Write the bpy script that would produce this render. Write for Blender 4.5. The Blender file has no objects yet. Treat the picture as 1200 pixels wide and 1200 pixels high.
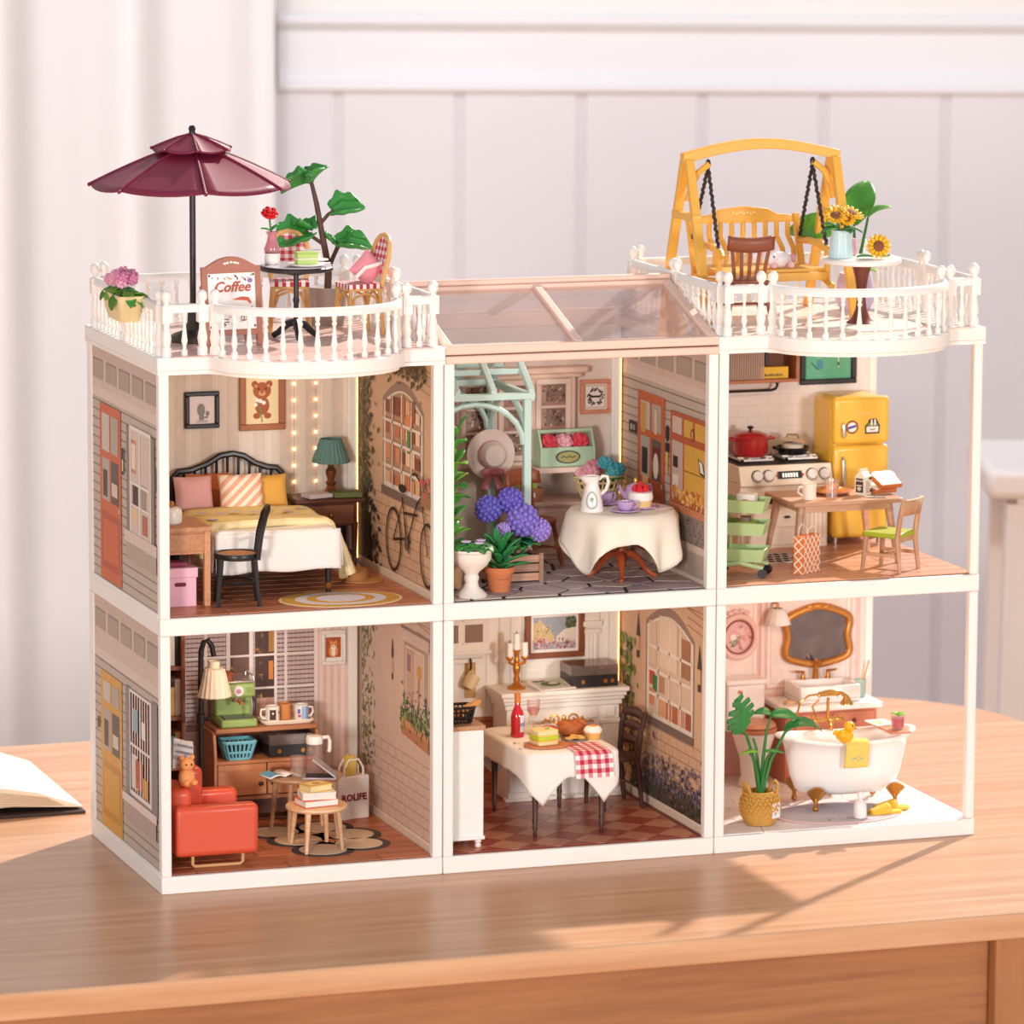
import bpy, bmesh, math, random
from math import pi, sin, cos, radians, sqrt
from mathutils import Vector, Matrix, Euler
random.seed(7)
SC = bpy.context.scene
COL = SC.collection

def lin(h):
    if not isinstance(h, str): return (*h[:3], 1)
    h = h.lstrip('#')
    c = [int(h[i:i+2], 16) / 255 for i in (0, 2, 4)]
    return tuple((x / 12.92 if x <= .04045 else ((x + .055) / 1.055) ** 2.4) for x in c) + (1,)

# ---------------------------------------------------------------- camera
cd = bpy.data.cameras.new('camera')
cam = bpy.data.objects.new('camera', cd); COL.objects.link(cam)
right = Vector((0.94527, -0.32625, 0.00484)); upv = Vector((0.04656, 0.14955, 0.98766)); back = Vector((-0.32294, -0.93338, 0.15655))
cam.matrix_world = Matrix(((right.x, upv.x, back.x, -6.1968), (right.y, upv.y, back.y, -23.3056), (right.z, upv.z, back.z, 5.7845), (0, 0, 0, 1)))
cd.sensor_width = 36; cd.lens = 36 * 5710 / 1200; cd.clip_end = 200
cd.dof.use_dof = True; cd.dof.focus_distance = 24.9; cd.dof.aperture_fstop = 1.9
SC.camera = cam

# ---------------------------------------------------------------- world, lights, exposure
w = bpy.data.worlds.new('world'); SC.world = w; w.use_nodes = True
bg = w.node_tree.nodes['Background']; bg.inputs[0].default_value = lin('f6f7ff'); bg.inputs[1].default_value = 0.5
def light(name, kind, loc, target, energy, color, **kw):
    l = bpy.data.lights.new(name, kind); l.energy = energy; l.color = lin(color)[:3]
    for k, v in kw.items(): setattr(l, k, v)
    o = bpy.data.objects.new(name, l); COL.objects.link(o); o.location = loc
    o.rotation_euler = (Vector(target) - Vector(loc)).to_track_quat('-Z', 'Y').to_euler()
    return o
el = radians(35)
sd = Vector((.77 * cos(el), .64 * cos(el), sin(el)))
light('sun_through_window', 'SUN', sd * 20, (0, 0, 0), 5.6, 'fff2e8', angle=radians(1.6))
light('photo_softbox', 'AREA', (-11, -20, 4.3), (2.0, 0.5, 1.3), 2450, 'fff9f5', shape='DISK', size=3.0)
light('photo_softbox', 'AREA', (8.5, -23, 4.6), (2.6, 0.5, 1.3), 1950, 'fff9f5', shape='DISK', size=3.0)
light('added_wall_fill', 'AREA', (3.6, 6.5, 9.0), (7.2, 15.4, -1.0), 600, 'f3f4ff', shape='RECTANGLE', size=9, size_y=2)  # unseen area light, added to brighten the wall behind
vs = SC.view_settings
SC.display_settings.display_device = 'sRGB'
vs.view_transform = 'Standard'; vs.look = 'None'; vs.exposure = 0.0; vs.gamma = 1; vs.use_curve_mapping = False

# ---------------------------------------------------------------- materials
MATS = {}
def _new(key):
    m = bpy.data.materials.new(key); m.use_nodes = True
    nt = m.node_tree; b = nt.nodes['Principled BSDF']
    MATS[key] = m
    return m, nt, b
def P(h, rough=.45, metal=0, var=.10, scale=14, coat=0, bump=0, sss=0):
    """plain procedural finish: a colour with faint mottling"""
    key = f'{h}_{rough}_{metal}_{var}_{coat}_{bump}_{sss}_{scale}'
    if key in MATS: return MATS[key]
    m, nt, b = _new(key)
    c = lin(h)
    tc = nt.nodes.new('ShaderNodeTexCoord'); n = nt.nodes.new('ShaderNodeTexNoise'); n.inputs['Scale'].default_value = scale; n.inputs['Detail'].default_value = 3
    mx = nt.nodes.new('ShaderNodeMix'); mx.data_type = 'RGBA'
    mx.inputs['A'].default_value = tuple(x * (1 - var) for x in c[:3]) + (1,); mx.inputs['B'].default_value = tuple(min(1, x * (1 + var * .6)) for x in c[:3]) + (1,)
    nt.links.new(tc.outputs['Object'], n.inputs['Vector']); nt.links.new(n.outputs['Fac'], mx.inputs['Factor']); nt.links.new(mx.outputs['Result'], b.inputs['Base Color'])
    b.inputs['Roughness'].default_value = rough; b.inputs['Metallic'].default_value = metal
    if coat: b.inputs['Coat Weight'].default_value = coat; b.inputs['Coat Roughness'].default_value = .12
    if sss: b.inputs['Subsurface Weight'].default_value = sss; b.inputs['Subsurface Radius'].default_value = (.04, .03, .02); b.inputs['Subsurface Scale'].default_value = .3
    if bump:
        bp = nt.nodes.new('ShaderNodeBump'); bp.inputs['Strength'].default_value = bump; bp.inputs['Distance'].default_value = .01
        n2 = nt.nodes.new('ShaderNodeTexNoise'); n2.inputs['Scale'].default_value = 90
        nt.links.new(tc.outputs['Object'], n2.inputs['Vector']); nt.links.new(n2.outputs['Fac'], bp.inputs['Height']); nt.links.new(bp.outputs['Normal'], b.inputs['Normal'])
    return m
def W(h1, h2, axis=0, scale=3, rough=.45, key=None, stretch=14, rnd=.25):
    """wood grain running along the given object axis, each object with its own shift and tone"""
    key = f'wood{h1}{h2}{axis}{scale}{rough}{stretch}{rnd}'
    if key in MATS: return MATS[key]
    m, nt, b = _new(key)
    tc = nt.nodes.new('ShaderNodeTexCoord'); mp = nt.nodes.new('ShaderNodeMapping')
    s = [scale * stretch] * 3; s[axis] = scale
    mp.inputs['Scale'].default_value = s
    oi = nt.nodes.new('ShaderNodeObjectInfo'); add = nt.nodes.new('ShaderNodeVectorMath'); add.operation = 'ADD'
    sc = nt.nodes.new('ShaderNodeMath'); sc.operation = 'MULTIPLY'; sc.inputs[1].default_value = 37
    nt.links.new(oi.outputs['Random'], sc.inputs[0]); nt.links.new(tc.outputs['Object'], add.inputs[0]); nt.links.new(sc.outputs[0], add.inputs[1])
    nt.links.new(add.outputs[0], mp.inputs['Vector'])
    n = nt.nodes.new('ShaderNodeTexNoise'); n.inputs['Scale'].default_value = 1; n.inputs['Detail'].default_value = 6; n.inputs['Roughness'].default_value = .6
    nt.links.new(mp.outputs[0], n.inputs['Vector'])
    r = nt.nodes.new('ShaderNodeValToRGB'); r.color_ramp.elements[0].position = .32; r.color_ramp.elements[1].position = .68
    r.color_ramp.elements[0].color = lin(h1); r.color_ramp.elements[1].color = lin(h2)
    nt.links.new(n.outputs['Fac'], r.inputs['Fac'])
    hs = nt.nodes.new('ShaderNodeHueSaturation'); mr = nt.nodes.new('ShaderNodeMapRange'); mr.inputs['To Min'].default_value = 1 - rnd; mr.inputs['To Max'].default_value = 1 + rnd
    nt.links.new(oi.outputs['Random'], mr.inputs['Value']); nt.links.new(mr.outputs[0], hs.inputs['Value']); nt.links.new(r.outputs['Color'], hs.inputs['Color'])
    nt.links.new(hs.outputs['Color'], b.inputs['Base Color'])
    b.inputs['Roughness'].default_value = rough
    return m
def glass(h='ffffff', rough=.03, weight=.9):
    """thin clear pane: tinted transparency, a little body, mirror gleam that grows at grazing angles"""
    key = f'glass{h}{rough}{weight}'
    if key in MATS: return MATS[key]
    m, nt, b = _new(key); N = nt.nodes
    b.inputs['Base Color'].default_value = lin(h); b.inputs['Roughness'].default_value = rough
    tr = N.new('ShaderNodeBsdfTransparent'); tr.inputs[0].default_value = lin(h)
    m1 = N.new('ShaderNodeMixShader'); m1.inputs[0].default_value = weight
    gl = N.new('ShaderNodeBsdfGlossy'); gl.inputs['Roughness'].default_value = rough
    fc = N.new('ShaderNodeLayerWeight'); pw = N.new('ShaderNodeMath'); pw.operation = 'POWER'; pw.inputs[1].default_value = 3.0; nt.links.new(fc.outputs['Facing'], pw.inputs[0])
    fr_ = N.new('ShaderNodeMapRange'); fr_.inputs['To Min'].default_value = .03; fr_.inputs['To Max'].default_value = .55; nt.links.new(pw.outputs[0], fr_.inputs['Value'])
    m2 = N.new('ShaderNodeMixShader')
    nt.links.new(b.outputs[0], m1.inputs[1]); nt.links.new(tr.outputs[0], m1.inputs[2]); nt.links.new(fr_.outputs[0], m2.inputs[0])
    nt.links.new(m1.outputs[0], m2.inputs[1]); nt.links.new(gl.outputs[0], m2.inputs[2])
    nt.links.new(m2.outputs[0], N['Material Output'].inputs['Surface'])
    return m
def glow(h, s):
    key = f'glow{h}{s}'
    if key in MATS: return MATS[key]
    m, nt, b = _new(key)
    b.inputs['Base Color'].default_value = lin(h); b.inputs['Emission Color'].default_value = lin(h); b.inputs['Emission Strength'].default_value = s
    return m
def print_mat(rough=.55):
    key = f'printed_card{rough}'
    if key in MATS: return MATS[key]
    m, nt, b = _new(key)
    a = nt.nodes.new('ShaderNodeVertexColor'); a.layer_name = 'ink'
    n = nt.nodes.new('ShaderNodeTexNoise'); n.inputs['Scale'].default_value = 30; tc = nt.nodes.new('ShaderNodeTexCoord')
    nt.links.new(tc.outputs['Object'], n.inputs['Vector'])
    mr = nt.nodes.new('ShaderNodeMapRange'); mr.inputs['To Min'].default_value = .9; mr.inputs['To Max'].default_value = 1.1
    nt.links.new(n.outputs['Fac'], mr.inputs['Value'])
    hs = nt.nodes.new('ShaderNodeHueSaturation'); nt.links.new(mr.outputs[0], hs.inputs['Value']); nt.links.new(a.outputs['Color'], hs.inputs['Color'])
    nt.links.new(hs.outputs['Color'], b.inputs['Base Color']); b.inputs['Roughness'].default_value = rough
    return m

# ---------------------------------------------------------------- mesh helpers
def T(name, label, cat, loc=(0, 0, 0), rz=0, group=None, s=1):
    o = bpy.data.objects.new(name, None); COL.objects.link(o); o.empty_display_size = .1
    o.location = loc; o.rotation_euler = (0, 0, rz); o.scale = (s, s, s)
    o['label'] = label; o['category'] = cat
    if group: o['group'] = group
    return o
def tag(o, label, cat, group=None):
    o['label'] = label; o['category'] = cat
    if group: o['group'] = group
    return o
def dup(root, label=None, loc=None, rz=None, parent=None):
    r = root.copy(); COL.objects.link(r); r.parent = parent
    if label: r['label'] = label
    if loc is not None: r.location = loc
    if rz is not None: r.rotation_euler = (0, 0, rz)
    for ch in list(root.children): dup(ch, parent=r)
    return r
def share(src, parent, loc, rot=(0, 0, 0), scale=(1, 1, 1), name=None):
    o = src.copy(); COL.objects.link(o); o.parent = parent; o.location = loc; o.rotation_euler = rot; o.scale = scale
    if name: o.name = name
    return o

class B:
    def __init__(s): s.v = []; s.f = []; s.c = []; s.m = Matrix.Identity(4)
    def at(s, loc=(0, 0, 0), rx=0, ry=0, rz=0, sc=(1, 1, 1)):
        if not isinstance(sc, tuple): sc = (sc,) * 3
        s.m = Matrix.Translation(loc) @ Euler((rx, ry, rz)).to_matrix().to_4x4() @ Matrix.Diagonal((*sc, 1)); return s
    def add(s, vs, fs, col=None):
        n = len(s.v); s.v += [s.m @ Vector(p) for p in vs]; s.f += [tuple(i + n for i in f) for f in fs]; s.c += [col] * len(fs); return s
    def box(s, x0, y0, z0, x1, y1, z1, col=None):
        return s.add([(x0, y0, z0), (x1, y0, z0), (x1, y1, z0), (x0, y1, z0), (x0, y0, z1), (x1, y0, z1), (x1, y1, z1), (x0, y1, z1)],
                     [(0, 3, 2, 1), (4, 5, 6, 7), (0, 1, 5, 4), (1, 2, 6, 5), (2, 3, 7, 6), (3, 0, 4, 7)], col)
    def cb(s, c, d, col=None):
        return s.box(c[0] - d[0] / 2, c[1] - d[1] / 2, c[2] - d[2] / 2, c[0] + d[0] / 2, c[1] + d[1] / 2, c[2] + d[2] / 2, col)
    def loft(s, rings, caps=True, closed=False, col=None):
        n = len(rings[0]); vs = [p for r in rings for p in r]; fs = []
        R = len(rings)
        for i in range(R if closed else R - 1):
            j = (i + 1) % R
            for k in range(n): l = (k + 1) % n; fs.append((i * n + k, i * n + l, j * n + l, j * n + k))
        if caps and not closed: fs += [tuple(range(n))[::-1], tuple((R - 1) * n + k for k in range(n))]
        return s.add(vs, fs, col)
    def tube(s, pts, r, n=8, closed=False, col=None):
        pts = [Vector(p) for p in pts]; R = []; N = len(pts)
        rs = r if isinstance(r, (list, tuple)) else [r] * N
        prev = None
        for i, p in enumerate(pts):
            a = pts[i - 1] if (i or closed) else p; b = pts[(i + 1) % N] if (i < N - 1 or closed) else p
            t = (b - a); t = t.normalized() if t.length > 1e-9 else Vector((0, 0, 1))
            if prev is None:
                x = t.orthogonal().normalized()
            else:
                x = prev - t * prev.dot(t); x = x.normalized() if x.length > 1e-6 else t.orthogonal().normalized()
            prev = x; y = t.cross(x)
            R.append([p + (x * cos(2 * pi * k / n) + y * sin(2 * pi * k / n)) * rs[i] for k in range(n)])
        return s.loft(R, True, closed, col)
    def cyl(s, p0, p1, r0, r1=None, n=14): return s.tube([p0, p1], [r0, r0 if r1 is None else r1], n)
    def lathe(s, prof, c=(0, 0, 0), n=20, col=None, sx=1, sy=1, wave=None):
        R = []
        for r, z in prof:
            R.append([(c[0] + cos(2 * pi * k / n) * r * sx * (wave(k, r, z) if wave else 1), c[1] + sin(2 * pi * k / n) * r * sy * (wave(k, r, z) if wave else 1), c[2] + z) for k in range(n)])
        return s.loft(R, True, False, col)
    def ball(s, c, r, n=12, m=8, col=None):
        if not isinstance(r, tuple): r = (r, r, r)
        R = [[(c[0] + r[0] * cos(2 * pi * k / n) * sin(pi * (i + .02) / (m + .04)), c[1] + r[1] * sin(2 * pi * k / n) * sin(pi * (i + .02) / (m + .04)), c[2] - r[2] * cos(pi * (i + .02) / (m + .04))) for k in range(n)] for i in range(m + 1)]
        return s.loft(R, True, False, col)
    def prism(s, poly, d0, d1, ax='z', col=None):
        def q(p, d): return {'z': (p[0], p[1], d), 'y': (p[0], d, p[1]), 'x': (d, p[0], p[1])}[ax]
        n = len(poly); vs = [q(p, d0) for p in poly] + [q(p, d1) for p in poly]
        fs = [tuple(range(n))[::-1], tuple(range(n, 2 * n))] + [(i, (i + 1) % n, n + (i + 1) % n, n + i) for i in range(n)]
        return s.add(vs, fs, col)
    def sheet(s, fn, nu, nv, col=None):
        vs = [fn(i / nu, j / nv) for j in range(nv + 1) for i in range(nu + 1)]
        fs = [(j * (nu + 1) + i, j * (nu + 1) + i + 1, (j + 1) * (nu + 1) + i + 1, (j + 1) * (nu + 1) + i) for j in range(nv) for i in range(nu)]
        return s.add(vs, fs, col)
    def o(s, name, mat, parent=None, smooth=True, bev=0, seg=2, loc=(0, 0, 0), rot=(0, 0, 0), sub=0, solid=0, ang=40, recalc=True):
        me = bpy.data.meshes.new(name); me.from_pydata([tuple(p) for p in s.v], [], s.f)
        if any(c is not None for c in s.c):
            at = me.color_attributes.new('ink', 'FLOAT_COLOR', 'CORNER'); i = 0
            for f, c in zip(me.polygons, s.c):
                cc = lin(c or 'ffffff')
                for k in f.loop_indices: at.data[k].color = cc
        if recalc:
            bm = bmesh.new(); bm.from_mesh(me); bmesh.ops.recalc_face_normals(bm, faces=bm.faces); bm.to_mesh(me); bm.free()
        if mat: me.materials.append(mat)
        if smooth:
            me.polygons.foreach_set('use_smooth', [True] * len(me.polygons)); me.set_sharp_from_angle(angle=radians(ang))
        ob = bpy.data.objects.new(name, me); COL.objects.link(ob); ob.parent = parent; ob.location = loc; ob.rotation_euler = rot
        if solid: md = ob.modifiers.new('thickness', 'SOLIDIFY'); md.thickness = solid; md.offset = 0
        if bev: md = ob.modifiers.new('bevel', 'BEVEL'); md.width = bev; md.segments = seg; md.limit_method = 'ANGLE'; md.angle_limit = radians(50)
        if sub: md = ob.modifiers.new('smooth', 'SUBSURF'); md.levels = sub; md.render_levels = sub
        return ob

def ell(cx, cy, rx, ry, n=24, a0=0, a1=2 * pi):
    return [(cx + rx * cos(a0 + (a1 - a0) * k / n), cy + ry * sin(a0 + (a1 - a0) * k / n)) for k in range(n if abs(a1 - a0 - 2 * pi) < 1e-6 else n + 1)]
def rect(u0, v0, u1, v1): return [(u0, v0), (u1, v0), (u1, v1), (u0, v1)]
def rrect(u0, v0, u1, v1, r, n=4):
    out = []
    for cx, cy, a in ((u1 - r, v1 - r, 0), (u0 + r, v1 - r, pi / 2), (u0 + r, v0 + r, pi), (u1 - r, v0 + r, 1.5 * pi)):
        out += [(cx + r * cos(a + pi / 2 * k / n), cy + r * sin(a + pi / 2 * k / n)) for k in range(n + 1)]
    return out
def line(pts, w):
    out = []; pts = [Vector(p) for p in pts]; L = []; R = []
    for i, p in enumerate(pts):
        a = pts[max(i - 1, 0)]; b = pts[min(i + 1, len(pts) - 1)]; t = (b - a).normalized(); nrm = Vector((-t.y, t.x))
        L.append(tuple(p + nrm * w / 2)); R.append(tuple(p - nrm * w / 2))
    return L, R
class Ink:
    """flat print on a card: coloured polygons, each a hair above the last"""
    def __init__(s, o, U, V, N, e=.00025, base=.0012):
        s.o = Vector(o); s.U = Vector(U); s.V = Vector(V); s.N = Vector(N); s.b = B(); s.k = 0; s.e = e; s.base = base
    def p(s, poly, col):
        s.k += 1; d = s.base + s.e * s.k
        s.b.add([s.o + s.U * u + s.V * v + s.N * d for u, v in poly], [tuple(range(len(poly)))], col); return s
    def r(s, u0, v0, u1, v1, col): return s.p(rect(u0, v0, u1, v1), col)
    def e_(s, cx, cy, rx, ry, col, n=18): return s.p(ell(cx, cy, rx, ry, n), col)
    def l(s, pts, w, col):
        s.k += 1; d = s.base + s.e * s.k; L, R = line(pts, w); vs = [s.o + s.U * u + s.V * v + s.N * d for u, v in L + R]; n = len(L)
        s.b.add(vs, [(i, i + 1, n + i + 1, n + i) for i in range(n - 1)], col); return s
    def ring(s, cx, cy, rx, ry, w, col, n=24): return s.l(ell(cx, cy, rx, ry, n) + [(cx + rx, cy), ell(cx, cy, rx, ry, n)[1]], w, col)
    def blobs(s, n, fn, size, cols):
        """many small leaves or petals in one print layer"""
        s.k += 1
        for i in range(n):
            u, v = fn(); r = size * random.uniform(.6, 1.3); a = random.random() * pi; d = s.base + s.e * (s.k + random.random() * 3)
            pl = [(u + r * cos(a), v + r * sin(a)), (u - r * .45 * sin(a), v + r * .45 * cos(a)), (u - r * cos(a), v - r * sin(a)), (u + r * .45 * sin(a), v - r * .45 * cos(a))]
            s.b.add([s.o + s.U * x + s.V * y + s.N * d for x, y in pl], [(0, 1, 2, 3)], random.choice(cols))
        s.k += 3; return s
    def done(s, parent, name='print', rough=.55):
        return s.b.o(name, print_mat(rough), parent, smooth=False, recalc=False)
def text(s, body, size, loc, rot, mat, parent, name='lettering', align='CENTER', bold=0, shear=0):
    c = bpy.data.curves.new(name, 'FONT'); c.body = body; c.size = size; c.align_x = align; c.align_y = 'CENTER'; c.extrude = .0012; c.offset = bold; c.resolution_u = 2; c.shear = shear
    tmp = bpy.data.objects.new('tmp', c); COL.objects.link(tmp)
    dg = bpy.context.evaluated_depsgraph_get(); me = bpy.data.meshes.new_from_object(tmp.evaluated_get(dg)); me.name = name
    bpy.data.objects.remove(tmp); me.materials.clear(); me.materials.append(mat)
    o = bpy.data.objects.new(name, me); COL.objects.link(o); o.parent = parent; o.location = loc; o.rotation_euler = rot
    return o
WHITE = P('f6f1ea', .42, var=.02, scale=3)
# ================================================================ the room behind
YAW = -0.3331
WD = 41
def L(x, y, z):   # wall frame (x along the wall, y towards the wall, origin where the camera looks) -> world
    f = Vector((sin(-YAW), cos(-YAW), 0)); r = Vector((cos(-YAW), -sin(-YAW), 0)); c = Vector((-6.1968, -23.3056, 0))
    return c + f * (WD + y) + r * x + Vector((0, 0, z))
FLOORZ = -7.4
wall_m = P('eae6e8', .6, var=.015, scale=.8); trim_m = P('f0eff1', .45, var=.01, scale=.8); cream_m = P('efe9e2', .7, var=.02, scale=1)
fl = B().box(-40, -80, FLOORZ - .2, 40, 1, FLOORZ).o('floor', W('b08a68', 'c9a57f', 0, .5, .5), None, False, loc=L(0, 0, 0), rot=(0, 0, YAW)); fl['kind'] = 'structure'
wall = B().box(-40, .12, FLOORZ, 40, .5, 8.6).o('wall_back', cream_m, None, False, loc=L(0, 0, 0), rot=(0, 0, YAW)); wall['kind'] = 'structure'
pl = None
for k in range(-2, 12):
    x = -.49 + 1.022 * k
    if pl is None:
        pl = B().prism([(0, .12), (0, .045), (.03, .02), (.06, .045), (.075, .01), (1.012, .01), (1.022, .045), (1.022, .12)], FLOORZ + .6, 2.9).o('plank', wall_m, wall, False); q = pl
    else: q = share(pl, wall, (0, 0, 0))
    q.location = (x, 0, 0)
def rail(prof, name): 
    o = B().prism(prof, -1.98, 30, 'x').o(name, trim_m, None, True, loc=L(0, 0, 0), rot=(0, 0, YAW), ang=30); o['kind'] = 'structure'; return o
rail([(.1, 2.86), (-.03, 2.86), (-.05, 2.88), (-.05, 2.93), (-.02, 2.955), (-.02, 2.99), (.0, 3.02), (.02, 3.04), (.1, 3.04)], 'trim_1')
rail([(.12, 3.03), (.015, 3.03), (.015, 3.39), (.12, 3.39)], 'trim_2')
rail([(.12, 3.37), (.0, 3.37), (-.04, 3.40), (-.07, 3.44), (-.07, 3.49), (-.05, 3.51), (.12, 3.51)], 'trim_3')
bb = B().box(-30, -.04, FLOORZ, 30, .12, FLOORZ + .7).o('baseboard_back', trim_m, None, False, loc=L(0, 0, 0), rot=(0, 0, YAW)); bb['kind'] = 'structure'
# curtain
def cur(u, v):
    x = -6.5 + 4.52 * u
    y = -.85 + .13 * sin(5.8 * x + 1.2) + .05 * sin(11.6 * x + .4) + .012 * sin(3 * v + 4 * x)
    return (x, y, FLOORZ + .05 + 15.5 * v)
tag(B().sheet(cur, 130, 6).o('curtain', P('efebe9', .85, var=.02, scale=2), None, True, solid=.03, loc=L(0, 0, 0), rot=(0, 0, YAW), ang=80), 'pale cream curtain hanging in soft folds left of the panelled wall', 'curtain')
# white side table and crate with a plant, out of focus on the right
st = T('side_table', 'white side table out of focus beyond the desk on the right', 'table', L(4.3, -8.0, FLOORZ), YAW)
wt = P('efe5df', .5, var=.02)
H = 8.37
B().box(-1.12, -.75, H - .2, 1.4, .75, H).o('tabletop', wt, st, bev=.05)
B().box(-.9, -.6, H - .55, 1.2, .6, H - .2).o('apron', wt, st, False)
for sx, sy in ((-1, -1), (1, -1), (-1, 1), (1, 1)):
    B().loft([[(x + (.95 if sx > 0 else -.87) + sx * d * .12, y + sy * (.52 + d * .05), z) for x, y in ((-.1, -.1), (.1, -.1), (.1, .1), (-.1, .1))] for z, d in ((H - .25, 0), (0, 1))]).o('leg', wt, st, False)
cr = T('wooden_crate', 'brown wooden crate out of focus under the white side table', 'crate', L(5.35, -6.6, FLOORZ), YAW)
wd = W('b98f6e', 'cba384', 2, 1.5)
B().box(-.65, -.3, .0, .8, .3, .1).o('bottom', wd, cr, False)
for a in ((-.65, -.3, .8, -.24), (-.65, .24, .8, .3), (-.65, -.24, -.59, .24), (.74, -.24, .8, .24)): B().box(a[0], a[1], .1, a[2], a[3], 7.2).o('side_board', wd, cr, False)
gp = T('green_plant', 'bright green leaves out of focus at the right edge of the photo', 'plant', L(4.35, -9.6, FLOORZ), YAW)
gl = P('8fc043', .5)
B().lathe([(.12, 0), (.3, .02), (.36, .9), (.33, .92), (.3, .85)], n=16).o('pot', P('d9d2c6', .6), gp)
B().tube([(0, 0, .8), (0, 0, 3), (-.05, 0, 6.6)], .045, 8).o('stem', P('7a8a4a', .6), gp)
for k in range(7):
    a = k * 0.9 + .3; 
    B().at((-.05 , 0, 6.1 + .11 * k), rz=a, ry=-.5).sheet(lambda u, v: (u * .42, (v - .5) * .24 * sin(pi * min(1, u * .95 + .05)), .08 * u * u - .02 * abs(v - .5)), 6, 4).o('leaf', gl, gp, solid=.01)
# ================================================================ desk
dk = T('desk', 'light oak desk with rounded back corner carrying the dollhouse', 'desk', (0, 0, FLOORZ))
dz = -FLOORZ
x1, yb, yf, rr = 6.05, 3.85, -1.68, 1.15
poly = [(-6, yf), (x1 - .35, yf)] + [(x1 - .35 + .35 * sin(a * pi / 20), yf + .35 - .35 * cos(a * pi / 20)) for a in range(1, 11)] + [(x1 - rr + rr * cos(a * pi / 24), yb - rr + rr * sin(a * pi / 24)) for a in range(0, 13)] + [(-6, yb)]
oak = W('b98560', 'd0a480', 0, .55, .34, stretch=22, rnd=0)
B().prism(poly, dz - .135, dz).o('tabletop', oak, dk, True, bev=.012)
oak2 = W('8a5634', 'a46f45', 0, .8, .5, stretch=18, rnd=.05)
B().box(-5.8, yf + .18, dz - 1.5, 3.9, yf + .26, dz - .135).o('front_panel', oak2, dk, False)
oak3 = W('94603a', 'ac764a', 2, .8, .5, stretch=18, rnd=.02)
for x in (-5.8, 3.905):
    for y in (yf + .1, yb - .9): B().box(x, y, 0, x + .42, y + .42, dz - .135).o('leg', oak3, dk, False, bev=.015)
B().box(3.905 + .2, yf + .09, .0, 3.905 + .21, yf + .105, dz - .135).o('leg_groove', P('9a6038', .6), dk, False)
# open book lying on the desk
bk = T('open_book', 'open hardback book with cream pages lying on the desk left of the dollhouse', 'book', (-.9, 2.62, 0), 0.0)
top = [(.99, .035), (.74, .125), (.55, .16), (.3, .185), (.1, .19), (0, .15)]
bot = [(0, .02), (.3, .05), (.6, .055), (.99, .03)]
page = P('f1e3cd', .8, var=.12, scale=60)
B().prism(top[::-1] + bot[::-1], -.62, .62, 'y').o('page_block', page, bk)
B().prism([(-a, b) for a, b in top[::-1] + bot[::-1]], -.62, .62, 'y').o('page_block', page, bk)
for k in range(7):
    t = (k + 1) / 8
    B().prism([(0, .02 + .13 * t), (.4, .05 + .12 * t), (.9 - .12 * t, .04 + .06 * t), (.9 - .12 * t, .044 + .06 * t), (.4, .054 + .12 * t), (0, .025 + .13 * t)], -.628, -.61, 'y').o('page_edge', P('d9bd9a', .8), bk, False)
B().box(-1.04, -.66, 0, 1.0, .66, .018).o('cover', P('3a2a22', .6), bk, False, bev=.005)
# ================================================================ dollhouse modules
MH, MD, FZ, BW = 1.3266, 1.459, .089, 1.39
def clip(poly, a, b, c):   # keep a*x+b*y<=c
    out = []
    for i, p in enumerate(poly):
        q = poly[(i + 1) % len(poly)]; dp = a * p[0] + b * p[1] - c; dq = a * q[0] + b * q[1] - c
        if dp <= 0: out.append(p)
        if dp * dq < 0: t = dp / (dp - dq); out.append((p[0] + (q[0] - p[0]) * t, p[1] + (q[1] - p[1]) * t))
    return out
def cliprect(poly, x0, y0, x1, y1):
    for a, b, c in ((1, 0, x1), (-1, 0, -x0), (0, 1, y1), (0, -1, -y0)):
        poly = clip(poly, a, b, c)
        if len(poly) < 3: return []
    return poly
def voronoi(seeds, x0, y0, x1, y1, gap):
    cells = []
    for i, p in enumerate(seeds):
        poly = rect(x0, y0, x1, y1)
        for j, q in enumerate(seeds):
            if i == j or len(poly) < 3: continue
            dx, dy = q[0] - p[0], q[1] - p[1]; d = sqrt(dx * dx + dy * dy)
            if d > .9: continue
            poly = clip(poly, dx / d, dy / d, (dx * (p[0] + q[0]) / 2 + dy * (p[1] + q[1]) / 2) / d - gap / 2)
        if len(poly) >= 3: cells.append(poly)
    return cells
def planks(par, x0, x1, y0, y1, z, wdt, mat, ln=.55, t=.006, gap=.010, name='floor_plank'):
    n = round((y1 - y0) / wdt); wdt = (y1 - y0) / n
    for i in range(n):
        x = x0 - random.random() * ln
        while x < x1 - .02:
            xe = x + ln * random.uniform(.85, 1.15); a, b = max(x, x0), min(xe, x1)
            if x1 - b < .06: b = x1; xe = x1
            if b - a > .03: B().box(-(b - a) / 2 + gap / 4, -wdt / 2 + gap / 2, 0, (b - a) / 2 - gap / 4, wdt / 2 - gap / 2, t).o(name, mat, par, False, loc=((a + b) / 2, y0 + wdt * (i + .5), z))
            x = xe
ROOMS = {}
def ceiling_led(m, z, e):
    B().prism(rrect(.55, .45, .95, .55, .03), z - .014, z - .002).o('ceiling_led', glow('ffdcae', 3), m)
    l = bpy.data.lights.new('ceiling_led_light', 'AREA'); l.shape = 'RECTANGLE'; l.size = .4; l.size_y = .1; l.energy = e; l.color = lin('ffd2a0')[:3]
    o = bpy.data.objects.new('ceiling_led_light', l); COL.objects.link(o); o.parent = m; o.location = (.75, .5, z - .02)
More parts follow.
